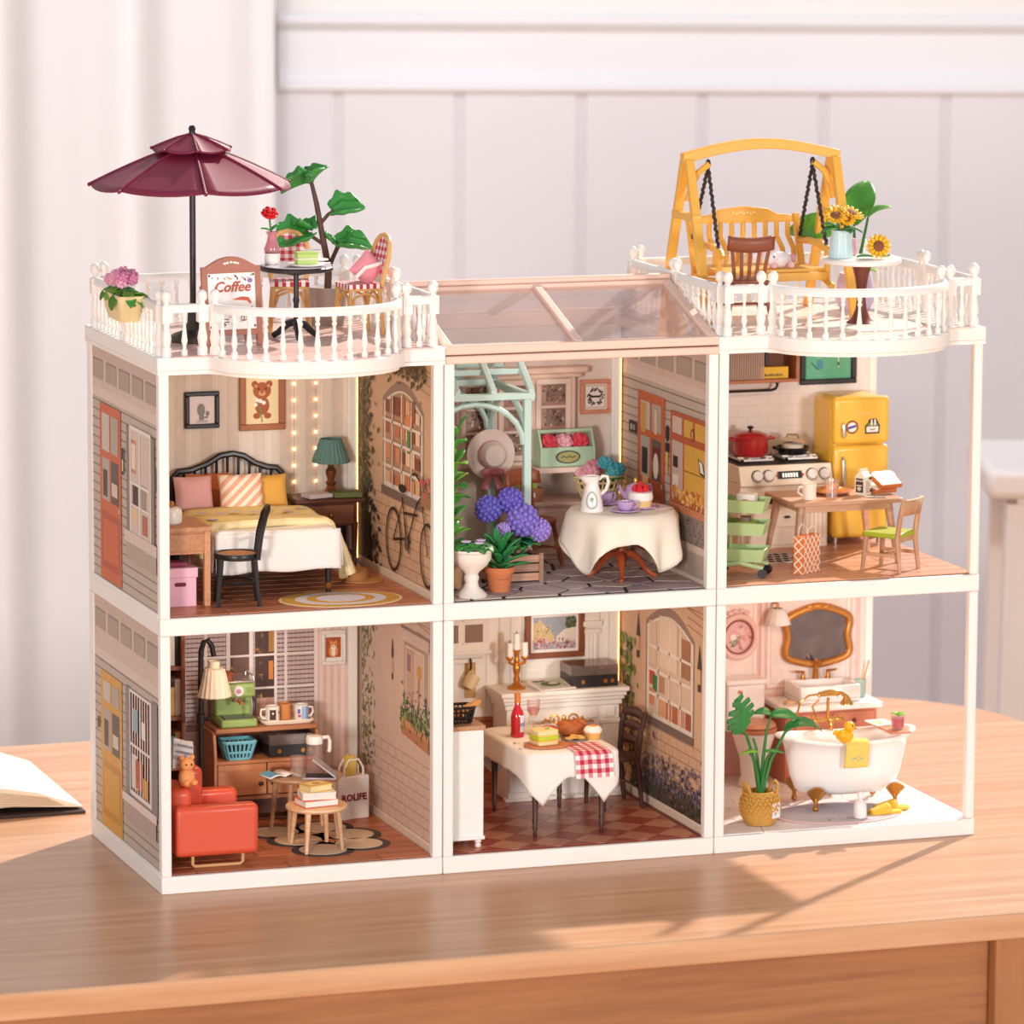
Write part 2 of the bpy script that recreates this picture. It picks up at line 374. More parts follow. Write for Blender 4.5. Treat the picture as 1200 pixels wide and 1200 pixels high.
def module(col, row, key, label, wallhex):
    m = T('dollhouse_module', label, 'dollhouse', (1.5 * col, 0, MH * row)); ROOMS[key] = m
    sl = B().box(.002, 0, 0, 1.498, MD, FZ).o('floor_slab', WHITE, m, bev=.006)
    pw = .053
    for x0, y0 in ((.003, .002), (1.497 - pw, .002), (.003, MD - pw - .002), (1.497 - pw, MD - pw - .002)):
        B().box(x0, y0, FZ, x0 + pw, y0 + pw, MH - .001).o('post', WHITE, m, bev=.012 if (col == 2 and x0 > 1) else .006, seg=3)
    bp = B().box(.003, BW, FZ, 1.44, BW + .03, MH - .002).o('back_panel', P(wallhex, .6, var=.04, scale=5), m, False)
    B().box(1.405, BW - .05, FZ, 1.455, BW, MH - .002).o('corner_post', WHITE, m, bev=.005) if col < 2 else None
    if (col, row) in ((0, 1), (1, 1), (1, 0)): B().box(1.450, BW - .055, FZ + .03, 1.456, BW - .049, MH - .12).o('led_strip', glow('ffc080', 2.2), m, False)
    sp = None
    if col < 2:
        sp = B().box(1.476, .055, FZ, 1.494, BW, MH - .002).o('side_panel', P('d9b79c', .6), m, False)
        B().box(1.46, .055, FZ, 1.476, BW - .05, FZ + .047).o('baseboard', P('e9d6c2', .5), m, bev=.004)
    lp = None
    if col == 0:
        lp = B().box(.012, .055, FZ, .03, MD - .05, MH - .002).o('outer_panel', P('c9b3a2', .6), m, False)
        B().box(.002, MD - .085, FZ, .014, MD, MH - .001).o('edge_strip', WHITE, m, False)
        B().box(.001, .05, FZ - .001, .014, MD, FZ + .02).o('edge_strip', WHITE, m, False)
    B().prism(rrect(.62, .018, .92, .07, .02), -.003, .003, 'y').o('clip_tab', WHITE, m, bev=.002)
    return m, sl, bp, sp, lp
mb, slb, bpb, spb, lpb = module(0, 1, 'bed', 'white dollhouse module holding the bedroom, upper left', 'e9dccd')
mg, slg, bpg, spg, _ = module(1, 1, 'green', 'white dollhouse module holding the greenhouse tea room, upper middle', 'e2cfc0')
mk, slk, bpk, _, _ = module(2, 1, 'kitchen', 'white dollhouse module holding the kitchen, upper right, open on its right side', 'f0e4dc')
ml, sll, bpl, spl, lpl = module(0, 0, 'living', 'white dollhouse module holding the living room, lower left', 'efdcd2')
md_, sld, bpd, spd, _ = module(1, 0, 'dining', 'white dollhouse module holding the dining room, lower middle', 'f3ebe1')
mt, slt, bpt, _, _ = module(2, 0, 'bath', 'white dollhouse module holding the bathroom, lower right, open on its right side', 'f6ddd2')
# floors
for m_, z_ in ((mb, 1.324), (mk, 1.324), (ml, 1.326), (md_, 1.326), (mt, 1.326)): ceiling_led(m_, z_, 3.2)
cherry = W('b06442', 'd08660', 0, 1.6, .35, rnd=.18)
for sl, m in ((slb, cherry), (slk, W('c98a68', 'e2aa88', 0, 1.6, .35, rnd=.14)), (sll, W('a85a38', 'cc7c52', 0, 1.6, .35, rnd=.18))):
    x1 = 1.456 if sl is not slk else 1.44
    B().box(.056, .03, FZ, x1 + (.04 if sl is slk else 0), BW, FZ + .002).o('joint_layer', P('5e2f20', .8), sl, False)
    planks(sl, .056, x1 + (.04 if sl is slk else 0), .032, BW, FZ + .001, .125, m)
# dining: diamond tiles
B().box(.056, .03, FZ, 1.458, BW, FZ + .002).o('joint_layer', P('7a3528', .6), sld, False)
ta, tb = P('c98566', .3, var=.18, scale=20), P('a44a38', .3, var=.18, scale=20)
s = .118
for i in range(-8, 22):
    for j in range(-8, 22):
        cx = .06 + (i - j) * s; cy = .03 + (i + j) * s; g = s - .003
        p = cliprect([(cx - g, cy), (cx, cy - g), (cx + g, cy), (cx, cy + g)], .07, .05, 1.42, BW)
        if len(p) >= 3 and max(q[0] for q in p) - min(q[0] for q in p) > .03: B().prism(p, FZ + .001, FZ + .006).o('floor_tile', ta if (i + j) % 2 else tb, sld, False)
# greenhouse: flagstones
B().box(.056, .03, FZ, 1.458, BW, FZ + .002).o('joint_layer', P('3a382a', .9), slg, False)
random.seed(3)
seeds = []
while len(seeds) < 62:
    p = (random.uniform(.06, 1.45), random.uniform(.05, 1.38))
    if all((p[0] - q[0]) ** 2 + (p[1] - q[1]) ** 2 > .0145 for q in seeds): seeds.append(p)
stn = [P('c0a9a6', .6, var=.2, scale=30), P('ceb9ac', .6, var=.2, scale=30), P('ad989a', .6, var=.2, scale=30), P('c6b4b2', .6, var=.2, scale=30)]
for c in voronoi(seeds, .06, .05, 1.45, 1.385, .021): B().prism(c, FZ + .001, FZ + .008).o('flagstone', random.choice(stn), slg, False)
# bathroom: pale marble pieces
B().box(.056, .03, FZ, 1.48, BW, FZ + .002).o('joint_layer', P('ddd3cd', .6), slt, False)
seeds = []
while len(seeds) < 70:
    p = (random.uniform(.06, 1.45), random.uniform(.05, 1.38))
    if all((p[0] - q[0]) ** 2 + (p[1] - q[1]) ** 2 > .012 for q in seeds): seeds.append(p)
mar = [P('f3efee', .25, var=.06, scale=18), P('ece8e8', .25, var=.06, scale=18), P('f4eeea', .25, var=.08, scale=18)]
for c in voronoi(seeds, .056, .032, 1.48, 1.385, .006): B().prism(c, FZ + .001, FZ + .005).o('marble_piece', random.choice(mar), slt, False)

# ---------------------------------------------------------------- printed walls
def side(par, x, col=0): return Ink((x, MD, 0), (0, -1, 0), (0, 0, 1), (-1, 0, 0))
def siding(k, u0, u1, v0, v1, step, c, dark):
    k.r(u0, v0, u1, v1, c); k.k += 1; n = int((v1 - v0) / step)
    for i in range(n + 1):
        v = v0 + i * step
        if v < v1: k.k -= 1; k.r(u0, v, u1, v + .008, dark)
def facade(k, door, dcol, win, u0=.085, u1=1.405, shut='8f8178', glow_='c9a890', fz=1.06):
    siding(k, u0, u1, .105, fz, .049, 'c4b3a4', '8e7d6f')
    k.r(u0, fz, u1, 1.325, 'd8bfb0').r(u0, fz, u1, fz + .05, 'e0cabc').r(u0, 1.27, u1, 1.325, 'cdb3a4')
    n = 5
    for i in range(n):
        a = u0 + .02 + i * (u1 - u0) / n * 1.02
        k.r(a, 1.155, min(a + .215, u1), 1.262, 'a08c7d'); k.r(a + .012, 1.155, min(a + .215, u1), 1.25, 'b4a091')
    a, b, c, d = door
    k.r(a, c, b, d, dcol[0]).r(a + .03, c + .06, b - .03, c + .36, dcol[1]).r(a + .06, c + .1, b - .06, c + .32, dcol[0])
    m_ = (a + b) / 2
    k.r(a + .05, c + .42, m_ - .015, c + .64, 'b9aea2').r(m_ + .015, c + .42, b - .05, c + .64, '6b5a52').r(a + .05, c + .68, m_ - .015, d - .05, 'cfc3b5').r(m_ + .015, c + .68, b - .05, d - .05, 'b8a89a')
    k.r(a + .07, c + .44, m_ - .06, c + .58, '6a4a40').r(m_ + .03, c + .46, b - .07, c + .53, 'd8c9b8')
    k.e_(b - .035, c + .40, .012, .014, 'e8d090')
a_ = None
k = side(lpb, .0115)
facade(k, (.245, .68, .115, 1.04), ('cf6e48', 'b95e3c'), None)
k.r(.80, .44, .865, .99, '8f8178').r(1.285, .44, 1.36, .99, '8f8178').r(.865, .43, 1.29, 1.0, 'efe3da').r(.885, .45, 1.27, .98, 'd9c3b4')
k.r(.9, .76, 1.0, .93, 'c98a70').r(.91, .78, .99, .91, 'efd9c2').r(.9, .5, 1.02, .58, 'e6c59c').r(.93, .60, 1.04, .70, '4a3a34').r(1.10, .6, 1.2, .72, 'a89486').r(1.12, .47, 1.22, .57, 'b87050')
k.r(1.06, .45, 1.085, .98, 'efe3da').r(.885, .7, 1.27, .715, 'efe3da').r(.885, .59, 1.27, .60, 'efe3da').r(.76, .39, 1.405, .45, 'dcc8ba').r(.80, .30, 1.40, .39, 'b9a798')
k.r(.72, .72, .755, .86, '3a3230').r(.726, .74, .749, .80, 'f0d8a0').r(1.375, .72, 1.40, .84, '3a3230')
k.done(lpb)
k = side(lpl, .0115)
facade(k, (.225, .66, .11, .945), ('dba24a', 'c98d38'), None, fz=1.0)
k.r(.745, .385, .83, .955, '8f8583').r(1.265, .375, 1.385, .965, '8f8583').r(.83, .40, 1.265, .95, 'efe3da')
k.r(.85, .42, 1.245, .935, 'e6c4b8')
for i in range(8): k.k -= 1; k.r(.85 + .05 * i, .42, .875 + .05 * i, .935, 'd8ab9c')
k.r(.9, .74, 1.0, .86, '8fb0b5').r(1.07, .73, 1.15, .82, 'f1e8de').r(.87, .44, .98, .62, 'e2d4ca').r(.95, .45, 1.1, .60, 'c96a48').r(1.1, .43, 1.2, .53, 'd9a05c').e_(.99, .55, .04, .06, 'b65030')
k.r(1.04, .42, 1.06, .935, 'efe3da').r(.85, .66, 1.245, .675, 'efe3da').r(.68, .34, 1.37, .385, 'ead6cb').r(.72, .25, 1.36, .34, 'b9a59a')
k.r(.17, .62, .205, .68, '4a4038').done(lpl)
# bedroom side wall: house front with ivy, arched window, bicycle
def outdoor(k, u0=.13, u1=1.405, base='d8b596', brick='b98a6c', vb=.56, top=1.32):
    k.r(u0, .10, u1, top, base)
    k.k += 1
    for i in range(12):
        v = .135 + i * .055
        if v < vb: k.k -= 1; k.r(u0, v, u1, v + .006, brick)
    for i in range(8):
        for j in range(11):
            v = .135 + i * .055
            if v + .055 < vb: k.k -= 1; k.r(u0 + .12 * j + (.06 if i % 2 else 0), v, u0 + .12 * j + (.06 if i % 2 else 0) + .005, v + .055, brick)
    k.k += 1
    for i in range(4): k.k -= 1; k.l([(u1 - .38 - .0 * i, top - .06 - .0 * i + .0), (u1, top - .06 - .045 * i)], .008, brick) if i < 1 else k.l([(u1 - .30, top - .045 * i - .02), (u1, top - .045 * i - .05)], .008, brick)
def arch_window(k, u0, u1, v0, v1, items, frame='e6ddd8', inside='b99478', rows=(.0,), n=4):
    h = .09
    def arch(a, b, c, d, hh): return [(a, c), (b, c), (b, d)] + [(a + (b - a) * (1 - t / 10), d + hh * sin(pi * t / 10)) for t in range(1, 10)] + [(a, d)]
    k.p(arch(u0 - .03, u1 + .03, v0 - .03, v1 + .02, h + .03), '9c8378').p(arch(u0 - .01, u1 + .01, v0 - .01, v1, h), frame).p(arch(u0 + .02, u1 - .02, v0 + .02, v1 - .01, h), inside)
    for a, b, c, d, cc in items: k.r(a, c, b, d, cc)
    for i in range(1, n): k.k -= (i > 1); u = u0 + (u1 - u0) * i / n; k.r(u - .008, v0, u + .008, v1 + h * sin(pi * i / n) - .01, frame)
    for t in rows: k.k -= 1; k.r(u0, v0 + (v1 - v0) * t - .008, u1, v0 + (v1 - v0) * t + .008, frame)
    k.r(u0 - .03, v0 - .05, u1 + .03, v0 - .005, '7d6a62')
k = side(spb, 1.475)
outdoor(k)
wcols = ['c47a58', 'e2b48c', '8a4a3c', 'd89870', 'f0d0b0', 'a86048', 'caa088']
its = [(u, u + .07, v, v + random.uniform(.05, .11), random.choice(wcols)) for u in (.56, .66, .74, .83, .92, 1.0, 1.09) for v in (.60, .73, .86, .97)] + [(.95, 1.0, .80, .93, '4f8a48'), (.92, 1.03, .92, 1.0, 'e08a5a')]
arch_window(k, .54, 1.18, .58, 1.02, its, rows=(.25, .55, .8))
k.blobs(420, lambda: (.13 + abs(random.gauss(0, .10)), random.uniform(.40, 1.3)), .026, ['4a4028', '5c5434', '6e6a3c', '7d6a48', '3a3422'])
k.blobs(340, lambda: (random.uniform(.15, 1.25), 1.3 - abs(random.gauss(0, .065))), .024, ['4a4028', '5c5434', '8a7a4c', '6a5236', '3a3422'])
k.blobs(300, lambda: (.13 + abs(random.gauss(0, .13)), .12 + abs(random.gauss(0, .17))), .034, ['2c2620', '3a3324', '2a2f1e', '453a26'])
for cx in (.73, 1.31):
    k.ring(cx, .315, .125, .163, .016, '33231e', 30); k.ring(cx, .315, .115, .15, .005, 'a89080', 30)
for pts in ([(.73, .315), (.95, .35), (1.02, .34)], [(.73, .315), (.89, .53), (.95, .34)], [(.88, .56), (.97, .33)], [(.97, .33), (1.13, .56), (1.2, .60)], [(.91, .48), (1.14, .5)], [(1.31, .315), (1.22, .58), (1.2, .68)], [(1.2, .68), (1.1, .715), (1.06, .70)], [(.95, .33), (1.0, .28)]): k.l(pts, .014, '3a2620')
k.p(ell(.885, .605, .06, .022), '2a1e1c').e_(.96, .33, .035, .042, '6a5a54').r(1.21, .56, 1.36, .64, 'a8785a').blobs(26, lambda: (random.uniform(1.2, 1.38), random.uniform(.62, .72)), .022, ['c2405a', 'e07a8a', '5a7a3a', 'd85a70'])
k.done(spb)
# living room side wall: plaster over brick, ivy, lantern, window box
k = side(spl, 1.475)
outdoor(k, base='dcc2b2', brick='bf9f8d', vb=.55)
k.blobs(260, lambda: (.14 + abs(random.gauss(0, .11)), random.uniform(.32, 1.3)), .022, ['8a8a58', '6e7444', 'a3a070', '59603a'])
k.blobs(40, lambda: (random.uniform(.14, 1.0), 1.28 - abs(random.gauss(0, .04))), .018, ['8a8a58', '6e7444', '59603a'])
k.p([(.67, 1.0), (.7, 1.0), (.705, 1.03), (.69, 1.1), (.68, 1.1), (.665, 1.03)], '5a4c46').r(.672, .92, .70, 1.0, 'cbb6a6').e_(.686, .9, .015, .02, '5a4c46')
k.r(.88, .77, 1.27, 1.16, 'cdb7ab').r(.9, .77, 1.25, 1.13, 'b39a8e').r(.915, .77, 1.235, 1.11, 'e0cfc6').r(.93, .77, 1.07, 1.10, 'c9a99a').r(1.08, .77, 1.22, 1.10, 'd8bfae').r(.86, 1.13, 1.31, 1.19, 'd9c5ba').r(.84, 1.19, 1.33, 1.205, '9d857a').e_(1.15, 1.0, .04, .04, 'd2a052').r(1.13, .8, 1.16, .97, 'b98e60').r(.95, .98, 1.0, 1.07, '9a7a8a')
k.p([(.85, .63), (1.32, .60), (1.31, .69), (.85, .72)], 'c08460').p([(.85, .68), (1.31, .66), (1.31, .69), (.85, .72)], 'd29a74')
k.blobs(170, lambda: (random.uniform(.84, 1.33), .76 + random.gauss(0, .05)), .02, ['4f6a34', '6a8a44', '3d5428', '85a05a'])
k.blobs(40, lambda: (random.uniform(.86, 1.31), .80 + random.gauss(0, .04)), .013, ['efe4ee', 'b89ac4', 'e8d0e0', '9a7ab0'])
k.done(spl)
# greenhouse side wall: clapboard front with orange door
k = side(spg, 1.475)
facade(k, (.34, .75, .12, 1.0), ('c9683e', 'b0552f'), None, u0=.085, u1=1.405, fz=1.065)
k.r(.4, .78, .47, .94, 'd9a24c').r(.60, .79, .64, .92, 'e3c9a0').r(.43, .56, .5, .70, '3a2a26').r(.58, .57, .68, .72, '7a2420').e_(.63, .62, .04, .07, 'e8d8c4').r(.43, .47, .52, .55, 'e6b27a')
k.r(.215, .755, .335, .82, '2c2624').r(.24, .77, .26, .80, 'd9c9b8').r(.275, .77, .31, .80, 'a89a8c')
k.e_(.80, .82, .025, .045, '2c2220').r(.775, .72, .83, .77, '2c2220').r(.785, .66, .82, .72, 'e8b860').r(.79, .6, .815, .66, 'e8b860')
k.r(.85, .47, 1.405, .955, 'b95e38').r(.88, .84, 1.02, .93, 'd6bcae').r(1.05, .84, 1.18, .93, 'd9ab4c').r(1.21, .84, 1.39, .93, 'dba848').r(.88, .5, 1.04, .80, 'cbb2a4').r(1.06, .5, 1.405, .80, 'dba944').r(1.06, .655, 1.405, .662, '9c6a24')
k.ring(1.18, .86, .025, .03, .01, '7a4026').p([(1.26, .75), (1.34, .73), (1.37, .66), (1.29, .67)], '3a2c28').p([(1.275, .74), (1.325, .73), (1.35, .675), (1.3, .68)], 'efe6da')
k.r(.9, .55, .98, .62, 'e9dccf').r(.9, .66, .97, .72, '33261f').blobs(40, lambda: (random.uniform(.9, 1.39), random.uniform(.48, .55)), .03, ['d98a3a', 'e8b050', 'c96a38', 'f0c880'])
k.r(.84, .43, 1.405, .47, 'c9805a').r(.84, .28, 1.405, .43, '8f7f76').blobs(160, lambda: (random.uniform(.85, 1.4), random.uniform(.28, .42)), .012, ['5e524c', '6e6058', '4c423e', 'a0908a']).r(.82, .245, 1.405, .285, 'd6c2b2').r(.86, .12, 1.405, .245, 'b8a596')
k.r(1.12, .12, 1.13, .245, 'd6c2b2').r(.98, .12, .99, .245, 'd6c2b2').done(spg)
# dining side wall: warm house front with arched window and lavender
k = side(spd, 1.475)
outdoor(k, base='dcb797', brick='b98a66', vb=.55)
its = [(u, u + .08, v, v + .09, c) for u, v, c in ((.55, .75, 'c9504a'), (.6, .72, '3f7a3c'), (.7, .73, 'b98a6a'), (.55, .64, 'd08a60'), (.7, .60, 'e0a878'), (.8, .60, 'c9744a'), (.9, .60, 'b86a4c'), (1.0, .6, 'd8987a'), (1.1, .6, 'a85a44'))] + [(.55, .66, .87, 1.1, 'e0c8b4'), (.7, .97, .87, 1.15, 'e8d4c2'), (1.03, 1.16, .87, 1.08, 'a87858')]
arch_window(k, .52, 1.19, .58, 1.07, its, frame='efe4d8', inside='dcc4ae', rows=(.25, .52, .78))
for u, v in ((.38, 1.0), (1.30, .98)): k.p([(u - .03, v - .02), (u + .03, v - .02), (u + .015, v + .04), (u, v + .12), (u - .015, v + .04)], '4a3a34').r(u - .02, v - .1, u + .02, v - .02, 'd9b48c').r(u - .02, v - .14, u + .02, v - .1, '4a3a34')
k.blobs(130, lambda: (.2 + random.gauss(0, .07), random.uniform(.45, .95)), .03, ['3f5a2c', '5a7a38', '2e4522', '7a9a4a', '8a8a3c'])
k.blobs(60, lambda: (.25 + random.gauss(0, .12), random.uniform(.14, .5)), .03, ['2e2a1e', '3a3a24', 'd0a040', '5a4a2c', 'b04a4a'])
k.blobs(900, lambda: (random.uniform(.3, 1.39), .12 + abs(random.gauss(0, .10))), .022, ['3a3426', '4a4638', '2e2c22', '524a4a', '5c5248'])
k.blobs(260, lambda: (random.uniform(.45, 1.39), random.uniform(.22, .40)), .014, ['7a6a8c', '8c7a9c', '6a5a7c', '9a8aa4'])
k.done(spd)
# ================================================================ roof terraces
ZT = 2.651
def terrace(X0, label, deck_mat, n_label):
    t = T('roof_terrace', label, 'terrace', (X0, 0, ZT))
    def outline(e, lo=-.008, hi=1.503):
        return [(lo, 1.465), (lo, -.015 - e * 0), (.27 - e, -.015)] + [(.77 - (.5 + e) * cos(pi * i / 24), -.015 - (.36 + e) * sin(pi * i / 24)) for i in range(1, 24)] + [(1.27 + e, -.015), (hi, -.015), (hi, 1.465)]
    pl = B().prism(outline(0), .018, .089).o('deck_plate', WHITE, t, bev=.006)
    B().prism([(.25, 1.0), (.25, -.015)] + [(.77 - .475 * cos(pi * i / 24), -.015 - .335 * sin(pi * i / 24)) for i in range(1, 24)] + [(1.29, -.015), (1.29, 1.0)], .0, .02).o('balcony_lip', WHITE, t)
    B().prism([(-.006, 1.463), (-.006, -.013), (1.501, -.013), (1.501, 1.463)], .0, .0185).o('under_plate', WHITE, t)
    # deck boards, following the round balcony
    n = 17; y = -.34; w_ = (1.40 + .34) / n
    for i in range(n):
        yc = y + w_ * (i + .5)
        if yc < 0:
            h = .49 * sqrt(max(0, 1 - ((-yc) / .345) ** 2)); a, b = .77 - h, .77 + h
        else: a, b = .07, 1.43
        for c, d in (((a, b),) if b - a < .7 else ((a, a + (b - a) * (.36 + .28 * (i % 2))), (a + (b - a) * (.36 + .28 * (i % 2)), b))):
            if d - c > .05: B().box(-(d - c) / 2 + .002, -w_ / 2 + .003, 0, (d - c) / 2 - .002, w_ / 2 - .003, .005).o('deck_board', deck_mat, pl, False, loc=((c + d) / 2, yc, .089))
    zr = .352
    prof = [(.0165, 0), (.0165, .03), (.011, .035), (.009, .05), (.0165, .075), (.012, .11), (.008, .15), (.0075, .17), (.013, .178), (.013, .185), (.008, .192), (.0125, .205), (.0125, .225)]
    bal = None; newel = None
    def put_bal(x, y):
        nonlocal bal
        if bal is None: bal = B().lathe(prof, n=8).o('baluster', WHITE, t, loc=(x, y, .089))
        else: share(bal, t, (x, y, .089))
    def put_newel(x, y):
        nonlocal newel
        if newel is None:
            b = B().lathe([(.026, 0), (.026, .04), (.019, .05), (.026, .09), (.017, .14), (.016, .17)], n=10); b.box(-.025, -.025, .17, .025, .025, .255); b.lathe([(.02, .253), (.013, .266), (.013, .272), (.024, .285), (.027, .30), (.024, .317), (.012, .33), (.0, .333)], n=12)
            newel = b.o('newel_post', WHITE, t, loc=(x, y, .089))
        else: share(newel, t, (x, y, .089))
    def run(pts, step=.078, ends=True):
        b = B()
        P_ = [Vector(p) for p in pts]
        L = []; R = []
        for i, p in enumerate(P_):
            d = (P_[min(i + 1, len(P_) - 1)] - P_[max(i - 1, 0)]).normalized(); nn = Vector((-d.y, d.x)) * .017
            L.append(p + nn); R.append(p - nn)
        b.loft([[(a.x, a.y, zr - .042), (c.x, c.y, zr - .042), (c.x, c.y, zr - .01), ((a.x * .3 + c.x * .7), (a.y * .3 + c.y * .7), zr), ((a.x * .7 + c.x * .3), (a.y * .7 + c.y * .3), zr), (a.x, a.y, zr - .01)] for a, c in zip(L, R)]).o('handrail', WHITE, t, ang=60)
        tot = sum((P_[i + 1] - P_[i]).length for i in range(len(P_) - 1)); n = round(tot / step); acc = 0; seg = 0; 
        for i in range(1, n):
            s = tot * i / n; acc = 0
            for j in range(len(P_) - 1):
                l = (P_[j + 1] - P_[j]).length
                if acc + l >= s: q = P_[j].lerp(P_[j + 1], (s - acc) / l); put_bal(q.x, q.y); break
                acc += l
        put_newel(*pts[0]); put_newel(*pts[-1])
    x0, x1_, y0, y1_ = .03, 1.465, .022, 1.425
    run([(x0, y0 + .06), (x0, .70)]); run([(x0, .76), (x0, y1_ - .05)])
    run([(x0 + .06, y1_), (.72, y1_)]); run([(.79, y1_), (x1_ - .06, y1_)])
    run([(x1_, y0 + .06), (x1_, .70)]); run([(x1_, .76), (x1_, y1_ - .05)])
    run([(x0 + .02, y0), (.235, y0)]); run([(1.305, y0), (x1_ - .02, y0)])
    arc = [(.77 - .475 * cos(pi * i / 30), .005 - .345 * sin(pi * i / 30)) for i in range(31)]
    run(arc, .088)
    return t
tl = terrace(0, 'white railed roof terrace with pinkish deck over the bedroom', W('d8b4aa', 'e6cabf', 0, 1.6, .35, rnd=.1), 0)
tr = terrace(3.0, 'white railed roof terrace with pale deck over the kitchen', W('ecd5c8', 'f4e6da', 0, 1.6, .35, rnd=.08), 1)
# skylight
sk = T('skylight_roof', 'pink framed glass gable skylight over the greenhouse room', 'skylight', (1.5, 0, ZT))
pk = P('ecc9b6', .4, var=.03); ry, rz_ = .73, .345
B().box(.004, -.014, .0, 1.496, .05, .04).o('front_rail', pk, sk, bev=.006)
B().box(.004, -.006, .046, 1.496, .06, .092).o('front_rail', pk, sk, bev=.006)
B().box(.004, MD - .06, .0, 1.496, MD, .088).o('back_rail', pk, sk, bev=.006)
B().box(.004, ry - .035, rz_ - .07, 1.496, ry + .035, rz_ - .03).o('ridge', pk, sk, bev=.005)
B().box(.004, ry - .025, rz_ - .03, 1.496, ry + .025, rz_).o('ridge', pk, sk, bev=.008)
for x in (.004, 1.431): B().box(x, .05, .0, x + .065, MD - .06, .045).o('side_rail', pk, sk, False)
for x, wx in ((.004, .05), (.715, .045), (1.445, .05)):
    for y0, y1 in ((.03, ry - .02), (MD - .03, ry + .02)):
        B().prism([(y0, .06), (y0, .095), (y1, rz_ - .03), (y1, rz_ - .07)], x, x + wx, 'x').o('rafter', pk, sk, bev=.006)
for x in (.02, 1.46): B().box(x, ry - .02, .04, x + .02, ry + .02, rz_ - .06).o('gable_post', P('dba98a', .4), sk, False)
gm = glass('fdf6f4', .02, .86)
for x0, x1 in ((.05, .717), (.758, 1.447)):
    for y0, y1 in ((.05, ry - .03), (MD - .05, ry + .03)):
        B().prism([(y0, .078), (y0, .084), (y1, rz_ - .048), (y1, rz_ - .054)], x0, x1, 'x').o('pane', gm, sk, False)
for x in (.03, 1.466): B().prism([(.08, .05), (MD - .08, .05), (ry, rz_ - .07)], x, x + .005, 'x').o('pane', gm, sk, False)
# ================================================================ shared small builders
zM, zB = MH + FZ + .0072, FZ + .0072
def pillow(name, mat, parent, w, h, t, loc=(0, 0, 0), rot=(0, 0, 0), n=12):
    def f(sg):
        def g(u, v):
            a, b = 2 * u - 1, 2 * v - 1
            k = (1 - abs(a) ** 3.2) * (1 - abs(b) ** 3.2); pin = 1 - .06 * (1 - abs(a) ** 2) * abs(b) - .0
            return (a * w / 2 * (1 - .05 * (1 - b * b)), sg * t / 2 * max(0, k) ** .55, b * h / 2 * (1 - .05 * (1 - a * a)))
        return g
    b = B(); b.sheet(f(1), n, n); b.sheet(f(-1), n, n)
    o = b.o(name, mat, parent, loc=loc, rot=rot, ang=75)
    return o
def frame_pic(name, label, x0, x1, z0, z1, y, fw, fmat, mat_hex, parent_z=0, depth=.025):
    t = T(name, label, 'picture', ((x0 + x1) / 2, y, (z0 + z1) / 2)); w, h = (x1 - x0) / 2, (z1 - z0) / 2
    for a in ((-w, -h, w, -h + fw), (-w, h - fw, w, h), (-w, -h + fw, -w + fw, h - fw), (w - fw, -h + fw, w, h - fw)):
        B().box(a[0], -depth, a[1], a[2], 0, a[3]).o('frame_bar', fmat, t, bev=.005)
    c = B().box(-w + fw, -.010, -h + fw, w - fw, 0, h - fw).o('canvas', P(mat_hex, .6, var=.04), t, False)
    k = Ink((0, -.010, 0), (1, 0, 0), (0, 0, 1), (0, -1, 0))
    return t, c, k
def legs(t, pts, r0, r1, z, mat, n=10, splay=0):
    for x, y in pts: B().cyl((x * (1 + splay), y * (1 + splay), 0), (x, y, z), r1, r0, n).o('leg', mat, t)
def drape(b, hw, y0, y1, z, drop, rr=.03, nv=8, wob=.006, f=0, seed=0, dropR=None, flare=.012):
    """cloth over a slab: straight along y, hanging down both long sides"""
    dR = drop if dropR is None else dropR
    path = [(-hw - .012, z - drop)] + [(-hw - .006, z - drop * .5)] + [(-hw + rr - rr * cos(a), z - rr + rr * sin(a)) for a in (0, pi / 8, pi / 4, 3 * pi / 8, pi / 2)] + [(x * hw * .8, z) for x in (-.75, -.5, -.25, 0, .25, .5, .75)] + [(hw - rr + rr * sin(a), z - rr + rr * cos(a)) for a in (0, pi / 8, pi / 4, 3 * pi / 8, pi / 2)] + [(hw + flare * .55, z - dR * .5), (hw + flare, z - dR)]
    n = len(path) - 1
    def g(u, v):
        i = min(n, int(round(u * n))); x, zz = path[i]; y = y0 + (y1 - y0) * v
        hang = max(0, (z - zz - rr)) / max(drop, .01)
        return (x + wob * hang * 2.2 * sin(v * 19 + seed), y, zz + f * wob * sin(v * 9 + u * 7 + seed) + hang * .012 * sin(v * 11 + seed))
    b.sheet(g, n, nv); return b
BLK = P('1e1a1b', .35, var=.05); GOLD = P('c98a45', .28, metal=.85, var=.1); BRASS = P('b8813f', .35, metal=.8)
# ================================================================ bedroom
bed = T('bed', 'black metal bed with white cover and yellow throw in the bedroom', 'bed', (.735, .42, zM))
